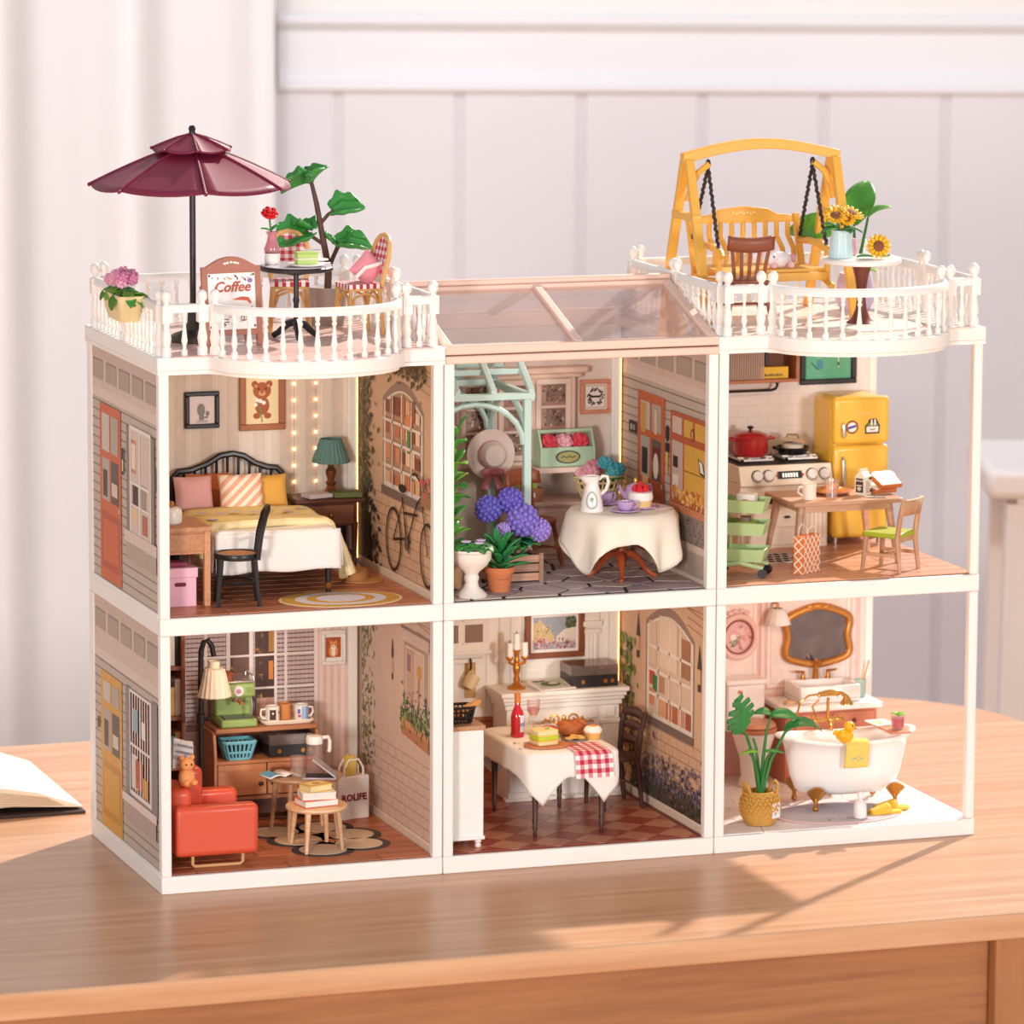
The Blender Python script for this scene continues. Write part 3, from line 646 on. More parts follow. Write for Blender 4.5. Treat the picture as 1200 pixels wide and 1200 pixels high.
# headboard
hb = [(-.305, .93, 0.0), (-.305, .93, .45), (-.30, .93, .50), (-.27, .93, .53), (-.2, .93, .535), (-.11, .93, .565), (-.04, .93, .605), (.03, .93, .615), (.09, .93, .60), (.15, .93, .56), (.22, .93, .535), (.27, .93, .53), (.30, .93, .50), (.305, .93, .45), (.305, .93, 0)]
hbo = B().tube(hb, .017, 8).o('headboard', BLK, bed)
for i in range(9):
    x = -.24 + .06 * i; zt = .535 + .075 * max(0, cos((x - .02) * 7.5)) ** 1.5
    B().cyl((x, .93, .2), (x, .93, zt), .008, n=8).o('bar', BLK, hbo)
B().cyl((-.3, .93, .2), (.3, .93, .2), .01, n=8).o('bar', BLK, hbo)
B().box(-.31, .03, .15, .31, .93, .2).o('frame', BLK, bed, bev=.01)
for x in (-.29, .29):
    for y in (.05, .9): lg = B().cyl((x, y, 0), (x, y, .16), .013, .016, 12).o('leg', BLK, bed); B().lathe([(.014, .025), (.018, .03), (.019, .05), (.015, .055)], (x, y, 0), 12).o('ferrule', GOLD, lg)
B().box(-.31, .01, .19, .31, .92, .315).o('mattress', P('efe4da', .8), bed, bev=.04, seg=3)
B().box(-.31, .60, .30, .31, .92, .335).o('sheet', P('dfc0ae', .8, bump=.2), bed, bev=.015)
cv = B()
drape(cv, .335, -.015, .62, .345, .20, .05, 14, .006, 1)
cv.sheet(lambda u, v: (-.335 + .67 * u, -.018 - .02 * sin(pi * v * .5) - .008 * sin(u * 17) * v, .345 - .05 * (1 - sqrt(max(0, 1 - min(1, v * 4) ** 2))) * 1 - .155 * v - .006 * sin(u * 13) * v), 24, 8)
cv.o('bed_cover', P('f7f2ec', .85, var=.03, bump=.12), bed, solid=.012, ang=75)
th = B(); drape(th, .348, .13, .62, .362, .16, .055, 16, .010, 1, 2, .30, .085)
tho = th.o('throw_blanket', P('f1dc9c', .9, var=.05, bump=.2), bed, solid=.02, ang=75)
ed = B().tube([(-.356, .125, .20), (-.352, .125, .3), (-.30, .125, .362), (-.1, .12, .37), (.1, .12, .37), (.3, .125, .362), (.365, .125, .29), (.40, .13, .20), (.435, .14, .075)], .02, 8).o('hem', P('f6e6b4', .9), tho)
k = Ink((0, .38, .376), (1, 0, 0), (0, 1, 0), (0, 0, 1))
for i in range(14): k.e_(-.27 + .09 * (i % 7), -.12 + .16 * (i // 7) + .05 * (i % 2), .032, .03, random.choice(['d9cfd6', 'e3d2cf', 'cfc6d4']))
k.done(tho, 'check_print')
def cushion(name, label, mat, x, y, z, w, h, rx, rz=0, t=.09, grp='cushions on the bed'):
    r = T(name, label, 'cushion', (x, y, z), rz, grp); pillow('cover', mat, r, w, h, t, (0, 0, h * .48), (rx, 0, 0)); return r
cushion('cushion', 'orange brown cushion half hidden behind the pink one on the bed', P('c9764a', .8, bump=.15), .60, 1.245, zM + .335, .24, .2, -.25)
cushion('cushion', 'pale pink cushion at the left of the bed', P('eeb8b8', .8, bump=.15), .50, 1.17, zM + .335, .21, .2, -.3)
cushion('cushion', 'mustard yellow cushion at the right of the bed', P('e2ab4e', .8, bump=.15), .915, 1.18, zM + .335, .2, .19, -.3)
sc_ = T('cushion', 'peach and cream striped cushion in the middle of the bed', 'cushion', (.735, 1.09, zM + .335), 0, 'cushions on the bed')
sm = P('f0b497', .8, bump=.15)
pc = pillow('cover', sm, sc_, .24, .215, .1, (0, 0, .103), (-.3, 0, 0), 18)
# diagonal cream stripes laid on the cushion's faces
def strp(c0, c1):
    b = B()
    def g(u, v):
        a = -1 + 2 * v; d = (c0 + (c1 - c0) * u) ; x = max(-.97, min(.97, a * 1.0 + d)); z = max(-.97, min(.97, a))
        kx = (1 - abs(x) ** 3.2) * (1 - abs(z) ** 3.2)
        return (x * .12 * (1 - .05 * (1 - z * z)), -.05 * max(0, kx) ** .55 - .0022, z * .1075 * (1 - .05 * (1 - x * x)))
    b.sheet(g, 3, 20); return b.o('stripe', P('fbf0dc', .8), pc)
for c in (-1.75, -1.2, -.65, -.1, .45, 1.0, 1.55): strp(c, c + .26)
# bedside
ns = T('nightstand', 'dark brown nightstand with one drawer beside the bed', 'nightstand', (1.235, 1.235, zM))
dw, dw2 = P('5a3326', .4, var=.12), P('7c4d36', .45, var=.12)
B().box(-.195, -.135, .36, .195, .12, .385).o('tabletop', dw, ns, bev=.01)
B().box(-.15, -.11, .235, .15, .11, .36).o('case', dw, ns, False)
dr = B().box(-.13, -.122, .245, .13, -.105, .35).o('drawer', dw2, ns, bev=.004); B().ball((0, -.13, .297), .012).o('knob', BRASS, dr)
for x in (-.14, .14):
    for y in (-.1, .1): B().tube([(x, y, 0), (x * .98, y * .98, .08), (x, y, .25)], [.012, .014, .018], 8).o('leg', dw, ns)
B().box(-.14, -.1, .08, .14, .1, .095).o('shelf', dw, ns, False)
lp = T('table_lamp', 'bedside lamp with teal pleated shade on a turned bronze base', 'lamp', (1.275, 1.24, zM + .385 + .002))
B().lathe([(.058, 0), (.058, .012), (.035, .025), (.02, .05), (.03, .065), (.018, .08), (.028, .11), (.03, .13), (.016, .15), (.022, .165), (.012, .19), (.01, .24)], n=18).o('base', P('8a5632', .35, metal=.6), lp)
B().lathe([(.098, .175), (.1, .18), (.058, .30), (.056, .302), (.054, .298), (.094, .178)], n=48, wave=lambda k, r, z: 1 + (.03 if k % 2 else -.02)).o('shade', P('5c8480', .75), lp, ang=20)
B().ball((0, 0, .23), .016).o('bulb', glow('ffd9a0', 4), lp)
b1 = tag(B().box(-.07, -.05, 0, .07, .05, .022).o('book', P('cfc8cc', .6), None, bev=.003, loc=(1.175, 1.165, zM + .388), rot=(0, 0, .25)), 'pale grey book lying on the nightstand', 'book')
b2 = tag(B().box(-.075, -.05, 0, .075, .05, .028).o('book', P('5c6a38', .6), None, bev=.003, loc=(1.335, 1.15, zM + .388), rot=(0, 0, -.1)), 'olive green book lying on the nightstand beside the lamp', 'book')
# rug: concentric ovals
rg = T('rug', 'round cream rug with mustard rings on the bedroom floor', 'rug', (1.03, .265, zM))
for i, (r, c) in enumerate(((.325, 'f0dfb4'), (.31, 'dca649'), (.24, 'e6e2e8'), (.18, 'dca649'), (.13, 'e6e2ee'))): B().lathe([(0.001, 0), (r, 0), (r, .002 + .0012 * i), (.001, .002 + .0012 * i)], n=40, sx=1, sy=.72).o('ring', P(c, .9, bump=.2), rg)
# straw hat on the floor
ht = T('sun_hat', 'tan straw sun hat lying on the bedroom floor by the nightstand', 'hat', (1.30, .755, zM))
B().lathe([(.02, .02), (.10, .008), (.105, .002), (.10, 0), (.02, 0)], n=24, sx=1.05, sy=.95).o('brim', P('bf8a50', .8), ht)
B().lathe([(.062, .008), (.062, .03), (.055, .065), (.03, .075), (.001, .07)], (-.03, 0, 0), n=20).o('crown', P('b57e48', .8), ht)
# desk
ds = T('writing_desk', 'small light wood writing desk at the left of the bedroom', 'desk', (.205, .445, zM))
wl = W('b57c54', 'c99068', 1, 3, .5)
B().box(-.14, -.18, .385, .14, .18, .41).o('tabletop', wl, ds, bev=.004)
B().box(-.12, -.165, .27, .12, .165, .385).o('case', wl, ds, False)
B().box(-.105, -.174, .285, .105, -.16, .375).o('drawer', wl, ds, bev=.003)
for x in (-.12, .12):
    for y in (-.16, .16): B().box(x - .016, y - .016, 0, x + .016, y + .016, .385).o('leg', wl, ds, False, bev=.003)
jr = T('lidded_jar', 'white lidded jar with gold knob on the writing desk', 'jar', (.17, .40, zM + .411))
B().lathe([(.045, 0), (.055, .01), (.056, .06), (.052, .075), (.04, .085), (.001, .088)], n=20).o('body', P('f3ede4', .3), jr); B().lathe([(.012, .086), (.018, .095), (.02, .105), (.012, .115), (.001, .116)], n=12).o('knob', GOLD, jr)
bx = T('storage_box', 'pink lidded storage box under the writing desk', 'box', (.185, .36, zM))
pkm = P('f3bccb', .6, var=.03)
B().box(-.085, -.075, 0, .085, .075, .155).o('body', pkm, bx, bev=.003); B().box(-.092, -.082, .15, .092, .082, .2).o('lid', pkm, bx, bev=.004)
B().prism(rrect(-.03, .105, .03, .125, .009), -.078, -.074, 'y').o('handle_slot', P('7a2030', .7), bx)
B().box(-.07, -.05, .201, .05, .05, .225).o('folded_cloth', P('9c4a60', .9), bx, bev=.01)
# black bentwood chair facing the desk
ch = T('bentwood_chair', 'black bentwood chair with cane seat in the bedroom', 'chair', (.485, .285, zM), -.2)
B().lathe([(.10, .235), (.115, .24), (.12, .255), (.115, .268), (.098, .268), (.098, .255)], n=28).o('seat_ring', BLK, ch)
B().lathe([(.001, .252), (.10, .252), (.10, .262), (.001, .264)], n=28).o('cane_seat', P('c8894c', .7, bump=.4), ch)
for x, y in ((-.085, -.075), (-.085, .075), (.085, -.075), (.085, .075)): B().tube([(x * 1.25, y * 1.2, 0), (x * 1.1, y * 1.08, .13), (x, y, .245)], [.011, .012, .013], 8).o('leg', BLK, ch)
B().tube([(.1, -.08, .24), (.115, -.085, .36), (.14, -.075, .46), (.155, -.04, .495), (.158, 0, .502), (.155, .04, .495), (.14, .075, .46), (.115, .085, .36), (.1, .08, .24)], .013, 8).o('back_hoop', BLK, ch)
for z_, x in ((.33, .112), (.37, .12), (.41, .13)): B().tube([(x - .002, -.083, z_), (x + .008, 0, z_ + .006), (x - .002, .083, z_)], .008, 6).o('back_slat', BLK, ch)
B().tube([(.095 * cos(a * pi / 8), .09 * sin(a * pi / 8), .12) for a in range(16)], .007, 6, True).o('stretcher', BLK, ch)
# pictures, and printed fairy lights raised as beads with an added glow
t, c, k = frame_pic('framed_picture', 'small black framed picture of a grey cactus on the bedroom wall', .511, .699, MH + .849, MH + 1.045, BW - .001, .024, P('1d1c24', .35), 'f3e8ea')
k.e_(-.005, -.0, .022, .034, '8d8d8c').r(-.016, -.06, .01, -.01, '8d8d8c').e_(.03, -.02, .011, .014, '8d8d8c').r(.005, -.045, .032, -.035, '8d8d8c').r(-.03, -.068, .03, -.055, 'c9c0c2').done(c)
t, c, k = frame_pic('framed_picture', 'brown framed picture of a teddy bear holding flowers on the bedroom wall', .81, 1.061, MH + .825, MH + 1.15, BW - .001, .034, P('a8683f', .45, var=.1), 'efdcae')
br = 'a8562c'
k.e_(-.04, .085, .018, .018, br).e_(.04, .085, .018, .018, br).e_(0, .05, .05, .045, br).e_(0, -.03, .04, .05, br).e_(-.03, -.085, .02, .016, br).e_(.03, -.085, .02, .016, br).e_(0, .035, .02, .014, 'd99a66').e_(0, .042, .006, .005, '3a1e12').e_(-.02, .06, .005, .006, '3a1e12').e_(.02, .06, .005, .006, '3a1e12').e_(-.035, .075, .008, .008, 'd99a66').e_(.035, .075, .008, .008, 'd99a66')
k.l([(0, -.12), (-.01, -.04)], .005, '6a8a4a').l([(0, -.08), (-.03, -.01)], .004, '6a8a4a')
for q in ((-.03, .0), (-.012, -.005), (-.038, -.025), (.008, -.015)): k.e_(*q, .012, .011, 'f6efe2')
k.done(c)
fl_ = T('glowing_light_print', 'warm fairy lights printed in two strands on the bedroom wall, built as glowing beads', 'lights', (0, BW, MH))
gm2 = glow('ffc27a', 7)
bulb = None
for x in (1.115, 1.235):
    B().cyl((x, -.003, .40), (x, -.003, 1.28), .0015, n=5).o('wire', P('d8c4a8', .7), fl_)
    for i in range(9):
        if bulb is None: bulb = B().ball((0, 0, 0), .0075, 8, 5).o('bulb', gm2, fl_, loc=(x, -.009, .45 + .088 * i))
        else: share(bulb, fl_, (x, -.009, .45 + .088 * i))
# striped wallpaper
k = Ink((0, BW, MH), (1, 0, 0), (0, 0, 1), (0, -1, 0), base=.0003)
k.k = 1
for i in range(10): k.k = 1; k.r(.02 + .145 * i, .09, .085 + .145 * i, 1.32, 'dccbbd')
for i in range(10): k.k = 1; k.r(.105 + .145 * i, .09, .112 + .145 * i, 1.32, 'f2e7da')
k.done(None, 'wallpaper_stripes'); 
bpy.data.objects['wallpaper_stripes'].parent = bpb; bpy.data.objects['wallpaper_stripes'].matrix_parent_inverse = Matrix.Translation((0, 0, -MH))
# ================================================================ plant helpers
def leafs(b, L_, Wd, curl=.4, fold=.25, nu=8, nv=4, tip=1.0):
    """one leaf from the origin along +x"""
    def g(u, v):
        s = sin(pi * min(1, u * .93 + .05)) ** .8; y = (v - .5) * Wd * s
        a = curl * u
        return (L_ * (sin(a) / curl if abs(curl) > 1e-3 else u) , y, L_ * ((1 - cos(a)) / curl if abs(curl) > 1e-3 else 0) * -1 + fold * abs(v - .5) * Wd * s)
    return b.sheet(g, nu, nv)
def leaf_o(parent, mat, loc, L_, Wd, rz, ry, curl=.4, fold=.25, rx=0, name='leaf', solid=.006):
    return leafs(B(), L_, Wd, curl, fold).o(name, mat, parent, solid=solid, loc=loc, rot=(rx, ry, rz), ang=80)
def rose(parent, mat, loc, r, name='rose_head', rot=(0, 0, 0)):
    b = B(); b.ball((0, 0, 0), r * .62, 10, 6)
    for ring, (n, d, s, z) in enumerate(((3, .30, .42, .34), (5, .52, .5, .10), (6, .66, .52, -.2))):
        for i in range(n):
            a = 2 * pi * i / n + ring * .5
            b.at((r * d * cos(a), r * d * sin(a), r * z), rz=a, ry=.25 + .35 * ring).ball((0, 0, 0), (r * .24, r * s, r * s), 9, 6)
    return b.at().o(name, mat, parent, loc=loc, rot=rot, ang=70)
def pompom(parent, mats, loc, r, n=60, name='flower_head', k=.20):
    b = B(); b.ball((0, 0, 0), r * .86, 12, 8); ga = pi * (3 - sqrt(5))
    for i in range(n):
        z = 1 - 2 * (i + .5) / n; q = sqrt(1 - z * z); a = ga * i
        b.ball((r * .88 * q * cos(a), r * .88 * q * sin(a), r * .88 * z), r * k * random.uniform(.85, 1.15), 6, 4)
    return b.o(name, mats, parent, loc=loc, ang=80)
G1, G2, G3 = P('3f9a3c', .4, var=.2), P('2f7a38', .4, var=.2), P('86c840', .4, var=.2)
LIL = P('c9a8d8', .3, var=.05)
# ================================================================ greenhouse tea room
ar = T('garden_arbour', 'mint green gabled garden arbour at the left of the greenhouse room', 'arbour', (1.9, 1.0, zM))
mint = P('c3e0d8', .4, var=.04)
px = [-.29, .29]; py = [-.3, .29]; ze = .935
for x in px:
    for y in py: B().box(x - .02, y - .02, 0, x + .02, y + .02, ze).o('post', mint, ar, bev=.004)
for y in py: B().box(-.33, y - .022, ze, .33, y + .022, ze + .035).o('eave_beam', mint, ar, bev=.004)
for x in (-.31, .31): B().box(x - .018, -.32, ze - .01, x + .018, .31, ze + .03).o('tie_beam', mint, ar, bev=.004)
B().box(-.33, -.022, ze + .235, .33, .018, ze + .265).o('ridge_beam', mint, ar, bev=.004)
for x in (-.31, -.1, .1, .31):
    for s in (-1, 1): B().prism([(s * .32, ze + .02), (s * .32, ze + .055), (0, ze + .27), (0, ze + .235)], x - .016, x + .016, 'x').o('rafter', mint, ar, bev=.003)
for s in (-1, 1): B().box(-.31, s * .15 - .014, ze + .115, .31, s * .15 + .014, ze + .145).o('purlin', mint, ar, bev=.003)
for x in px: B().tube([(x, -.28 + .56 * (1 - cos(pi * i / 12)) / 2, ze - .24 + .22 * sin(pi * i / 12)) for i in range(13)], .016, 6).o('arch_brace', mint, ar)
for y in py: B().tube([(-.27 + .54 * (1 - cos(pi * i / 12)) / 2, y, ze - .24 + .22 * sin(pi * i / 12)) for i in range(13)], .016, 6).o('arch_brace', mint, ar)
# straw hat with ribbon
ht = T('sun_hat', 'cream sun hat with pink ribbon bow hanging on the mint arbour', 'hat', (2.165, 1.215, zM + .57))
hm = P('f1ded2', .8, var=.05, bump=.3)
hp = B().at(rx=pi / 2).lathe([(.02, -.015), (.12, -.01), (.137, -.003), (.135, .005), (.075, .012), (.072, .05), (.055, .075), (.02, .083), (.001, .083)], n=32).o('hat_body', hm, ht)
pr_ = P('e48aa0', .6)
B().at(rx=pi / 2).lathe([(.074, .012), (.078, .014), (.076, .032), (.072, .034)], n=32).o('band', P('e9a9b4', .6), ht)
for s in (-1, 1):
    B().at((s * .03, -.035, -.095), ry=s * .35).ball((0, 0, 0), (.034, .014, .024), 10, 6).o('bow_loop', pr_, ht)
    B().prism([(0, -.1), (s * .018, -.095), (s * .065, -.185), (s * .025, -.19)], -.034, -.02, 'y').o('bow_tail', pr_, ht, bev=.004)
B().ball((0, -.045, -.097), (.014, .012, .014)).o('bow_knot', pr_, ht)
# brown spindle chair
def spindle_chair(name, label, loc, rz, mat, s=1):
    c = T(name, label, 'chair', loc, rz, None, s)
    B().prism(ell(0, 0, .115, .11, 24), .235, .262).o('seat', mat, c, bev=.008)
    for x, y in ((-.07, -.065), (.07, -.065), (-.07, .07), (.07, .07)): B().tube([(x * 1.6, y * 1.5, 0), (x * 1.3, y * 1.25, .11), (x, y, .24)], [.011, .014, .012], 8).o('leg', mat, c)
    B().cyl((-.085, -.09, .1), (-.085, .09, .1), .007, n=6).o('stretcher', mat, c); B().cyl((.085, -.09, .1), (.085, .09, .1), .007, n=6).o('stretcher', mat, c); B().cyl((-.085, 0, .1), (.085, 0, .1), .007, n=6).o('stretcher', mat, c)
    for i in range(5):
        x = -.085 + .0425 * i; B().tube([(x * .9, .085, .26), (x * 1.15, .125, .44)], .008 if 0 < i < 4 else .012, 6).o('spindle', mat, c)
    B().sheet(lambda u, v: ((u - .5) * .26, .118 + .012 * v - .05 * (2 * u - 1) ** 2 + .012, .43 + .085 * v * (1 - .25 * (2 * u - 1) ** 4)), 10, 3).o('crest_rail', mat, c, solid=.02)
    return c
spindle_chair('spindle_chair', 'red brown spindle back chair in the greenhouse room', (2.31, .90, zM), .5, P('a05a3a', .4, var=.12))
# dresser and wall cupboard along the back
drs = T('dresser', 'cream pink dresser along the back wall of the greenhouse room', 'dresser', (2.5, 1.235, zM))
crm = P('e3c3ae', .5, var=.05)
B().box(-.265, -.14, 0, .43, .145, .29).o('base_cabinet', crm, drs, False, bev=.004)
B().box(-.275, -.155, .29, .44, .148, .31).o('lower_shelf', crm, drs, bev=.004)
B().box(-.27, -.06, .455, .26, .148, .485).o('counter', P('ecd0c0', .45), drs, bev=.004)
for x in (-.26, .235): B().box(x, -.05, .31, x + .02, .145, .455).o('side_board', crm, drs, False)
for i in range(2): d = B().box(-.25 + .335 * i, -.152, .03, .07 + .335 * i, -.14, .27).o('door', P('e8cab6', .5), drs, bev=.004); B().ball((.04 + .335 * i, -.158, .15), .01).o('knob', P('4a3028', .4), d)
hu = T('wall_cupboard', 'cream wall cupboard with glazed doors behind the arbour', 'cupboard', (2.37, BW - .001, MH + .60))
B().box(-.36, -.055, 0, .32, 0, .47).o('case', crm, hu, bev=.004)
B().box(-.39, -.075, .45, .35, 0, .475).o('cornice', crm, hu, bev=.006); B().box(-.42, -.095, .475, .38, 0, .51).o('cornice', crm, hu, bev=.008); B().box(-.39, -.07, -.025, .35, 0, .0).o('cornice', crm, hu, bev=.004)
for x in (-.34, -.125, .09):
    d = B()
    for a in ((0, 0, .2, .03), (0, .41, .2, .44), (0, .03, .03, .41), (.17, .03, .2, .41), (.03, .15, .17, .165), (.03, .28, .17, .295)): d.box(x + a[0], -.068, a[1] + .005, x + a[2], -.054, a[3] + .005)
    dd = d.o('door', P('e8cdbb', .5), hu, bev=.003)
    k = Ink((hu.location.x * 0 + x, -.0555, 0), (1, 0, 0), (0, 0, 1), (0, -1, 0))
    for z0, z1 in ((.035, .155), (.17, .285), (.30, .415)): k.r(.03, z0, .17, z1, '8a6a58').r(.03, z0, .06, z1, 'b08a76').blobs(26, lambda: (random.uniform(.045, .165), random.uniform(z0 + .02, z1 - .01)), .014, ['5e4438', 'c49a80', '7a5040', '4a3830', 'd8b89e']).r(.03, z0, .17, z0 + .018, 'a87a68')
    k.done(dd, 'view')
t, c, k = frame_pic('framed_picture', 'pink wooden frame with dark wreath drawing on the greenhouse wall', 2.732, 2.915 - .005, MH + .838, MH + 1.025, BW - .001, .022, P('d68e6c', .5, var=.1), 'ecdccf')
k.r(-.065, -.065, .06, .065, 'd9c2b2').r(-.055, -.055, .05, .055, 'efe2d6'); k.blobs(70, lambda: (lambda a, r: (r * cos(a), r * sin(a)))(random.random() * 2 * pi, random.gauss(.04, .005)), .009, ['2e2826', '3c3430', '4a403a']); k.r(-.03, -.006, .03, .006, '2e2826').done(c)
# crate of roses on the counter
cr_ = T('flower_crate', 'mint green handled crate on the dresser counter holding roses', 'crate', (2.60, 1.27, zM + .486))
mg_ = P('b4d2b0', .45, var=.05)
for y in (-.07, .06): B().box(-.145, y, 0, .145, y + .012, .105).o('panel', mg_, cr_, bev=.003)
for x in (-.157, .145): B().prism([(-.075, 0), (.075, 0), (.075, .1), (.02, .2), (-.02, .2), (-.075, .1)], x, x + .012, 'x').o('end_panel', mg_, cr_, bev=.003)
B().box(-.145, -.06, 0, .145, .06, .01).o('bottom', mg_, cr_, False); B().cyl((-.16, 0, .185), (.16, 0, .185), .011, n=10).o('handle', mg_, cr_)
B().prism(ell(0, .052, .07, .036, 24), -.075, -.0701, 'y').o('label_plate', P('3a3a2c', .5), cr_); lbl = B().prism(ell(0, .052, .062, .029, 24), -.0775, -.0745, 'y').o('label_plate', P('a8a060', .5), cr_)
k = Ink((0, -.0775, .052), (1, 0, 0), (0, 0, 1), (0, -1, 0)); k.l([(-.04, -.003), (-.025, .006), (-.01, -.004), (.005, .006), (.02, -.004), (.04, .005)], .006, '4a4a2c').done(cr_, 'label_print')
B().box(-.14, -.058, .01, .14, .058, .09).o('soil', P('3a2a20', .9), cr_, False)
for i, (x, c) in enumerate(((-.09, 'e8505e'), (-.005, 'eeb0bc'), (.02, 'e9a2b2'), (.092, 'e4485a'))): rose(cr_, P(c, .5, var=.12), (x, -.01 + .03 * (i == 2), .125), .05 if i != 2 else .038, rot=(.9, 0, 0))
tag(B().box(-.08, -.05, 0, .08, .05, .035).o('book', P('9cb43c', .6), None, bev=.003, loc=(2.33, 1.2, zM + .381 - .002 + .003)), 'lime green book on top of a brown box in the dresser', 'book')
bb_ = T('small_box', 'small brown cardboard box with white lettering in the dresser', 'box', (2.34, 1.2, zM + .311)); B().box(-.1, -.06, 0, .1, .06, .07).o('body', P('a8714e', .7), bb_, False)
k = Ink((0, -.06, .035), (1, 0, 0), (0, 0, 1), (0, -1, 0)); 
for i in range(5): k.r(-.05 + .022 * i, -.012, -.035 + .022 * i, .014, 'efe0d0')
k.done(bb_)
bs = T('flower_basket', 'cream woven basket of pink and teal flowers on the dresser', 'basket', (2.765, 1.165, zM + .311))
cw = P('e6cf94', .7, var=.1)
b = B()
for z_ in (.01, .05, .09, .12): b.tube([((.08 + .35 * z_) * cos(a * pi / 12) * 1.15, (.055 + .25 * z_) * sin(a * pi / 12) * .9, z_) for a in range(24)], .008, 6, True)
for a in range(20): b.tube([(.081 * 1.15 * cos(a * pi / 10), .056 * .9 * sin(a * pi / 10), .005), (.122 * 1.15 * cos(a * pi / 10), .085 * .9 * sin(a * pi / 10), .12)], .006, 5)
b.o('basket', cw, bs); B().lathe([(.001, .003), (.085, .003), (.1, .09), (.001, .1)], n=20, sx=1.15, sy=.65).o('soil', P('4a3a28', .9), bs)
for x, y, z_, r, c in ((-.06, -.03, .15, .05, 'e9a4b0'), (-.02, .03, .17, .05, 'e48a9c'), (-.1, 0, .14, .035, 'f0b8c0'), (.04, .0, .19, .045, '4fb0bc'), (.1, -.02, .16, .045, '3fa0b0'), (.07, -.04, .14, .04, '58b8c0')): rose(bs, P(c, .5, var=.12), (x, y, z_), r, 'bloom', rot=(.6, 0, 0))
for i in range(6): leaf_o(bs, G2, (-.09 + .03 * i, -.05, .11), .07, .04, -1.2 + .2 * i, -.2)
# tea table with cloth
tt = T('tea_table', 'round pedestal tea table with orange brown carved feet', 'table', (2.635, .45, zM))
om = P('b8542e', .35, var=.12)
B().lathe([(.001, .335), (.26, .335), (.265, .345), (.26, .355), (.001, .355)], n=32).o('tabletop', om, tt)
B().lathe([(.03, .06), (.02, .075), (.026, .09), (.035, .12), (.03, .16), (.02, .2), (.03, .28), (.06, .335)], n=16).o('pedestal', om, tt)
for i in range(4):
    a = radians(-20 + 90 * i); B().at(rz=a).tube([(.02, 0, .13), (.06, 0, .125), (.1, 0, .09), (.13, 0, .045), (.16, 0, .018), (.185, 0, .012)], [.018, .02, .017, .013, .013, .01], 8).o('foot', om, tt)
cl = B(); NT = 72; rows = [(0, .0), (.5, 0), (.9, .0), (1, .004), (1.035, .02)]
def hemd(a): return .13 + .165 * abs(cos(2 * (a - radians(-150)) * 1)) ** 2.6 + .012 * sin(9 * a)
def clf(u, v):
    a = 2 * pi * u
    if v < .4: r = .272 * v / .4; return (r * cos(a), r * sin(a), .362)
    t_ = (v - .4) / .6; d = hemd(a) * t_; r = .272 + .022 * min(1, t_ * 6) + t_ * (.02 + .028 * sin(8 * a + 1) + .012 * sin(13 * a))
    return (r * cos(a), r * sin(a), .362 - .006 * min(1, t_ * 5) - d)
cl.sheet(clf, NT, 20)
tag(cl.o('tablecloth', P('f6ecda', .75, var=.04), None, solid=.008, loc=tt.location, ang=80), 'cream cloth draped over the round tea table', 'tablecloth')
zt = zM + .3665
pt = T('pitcher', 'white pitcher with grey wreath and green sprig on the tea table', 'pitcher', (2.455, .42, zt))
wc = P('f5f0ea', .25, var=.02)
B().lathe([(.001, 0), (.06, 0), (.062, .008), (.056, .05), (.043, .11), (.034, .145), (.036, .16), (.044, .185), (.041, .187), (.031, .16), (.03, .145)], n=24, wave=lambda k, r, z: 1 + (.55 * max(0, cos(2 * pi * k / 24 - pi)) ** 6 if z > .155 else 0)).o('body', wc, pt)
B().tube([(.036, 0, .165), (.06, 0, .185), (.085, 0, .18), (.092, 0, .15), (.078, 0, .11), (.047, 0, .085)], .009, 8).o('handle', wc, pt)
k = Ink((0, 0, 0), (1, 0, 0), (0, 0, 1), (0, -1, 0)); 
def onbody(u, v, e): 
    r = .062 - (.062 - .04) * min(1, max(0, (v - .02) / .1)) + e; th = u / .05 - .35; return (r * sin(th), -r * cos(th), v)
b = B()
for i in range(26):
    a = 2 * pi * i / 26; u, v = .026 * cos(a), .065 + .042 * sin(a); q = .006
    b.add([onbody(u - q, v, .002), onbody(u, v - q, .002), onbody(u + q, v, .002), onbody(u, v + q, .002)], [(0, 1, 2, 3)], 'a8b4b0')
for u, v in ((0, .06), (.006, .07), (-.006, .068), (0, .075)): b.add([onbody(u - .005, v, .002), onbody(u, v - .006, .002), onbody(u + .005, v, .002), onbody(u, v + .006, .002)], [(0, 1, 2, 3)], '6aa870')
b.o('wreath_print', print_mat(.4), pt, False, recalc=False)
def cup(name, label, loc, mat, r=.04, h=.045, rz=0, saucer=True, fill='7a3a3a', cat='cup'):
    c = T(name, label, cat, loc, rz); z0 = 0
    if saucer: B().lathe([(.001, 0), (r * .9, 0), (r * 1.75, .01), (r * 1.72, .014), (r * .9, .006), (.001, .006)], n=28).o('saucer', mat, c); z0 = .007
    B().lathe([(.001, z0), (r * .6, z0), (r * .9, z0 + h * .35), (r, z0 + h), (r * .93, z0 + h), (r * .83, z0 + h * .4), (.001, z0 + h * .3)], n=28, wave=lambda k, r_, z: 1 + (.03 if k % 2 else -.03)).o('bowl', mat, c, ang=60)
    B().tube([(r * .93, 0, z0 + h * .85), (r * 1.35, 0, z0 + h * .9), (r * 1.5, 0, z0 + h * .6), (r * 1.2, 0, z0 + h * .3), (r * .8, 0, z0 + h * .3)], .006, 6).o('handle', mat, c)
    if fill: B().lathe([(.001, z0 + h * .7), (r * .9, z0 + h * .7), (r * .9, z0 + h * .72), (.001, z0 + h * .72)], n=20).o('drink', P(fill, .2), c)
    return c
cup('teacup', 'fluted lilac teacup on a saucer at the front of the tea table', (2.615, .34, zt), LIL, .045, .05)
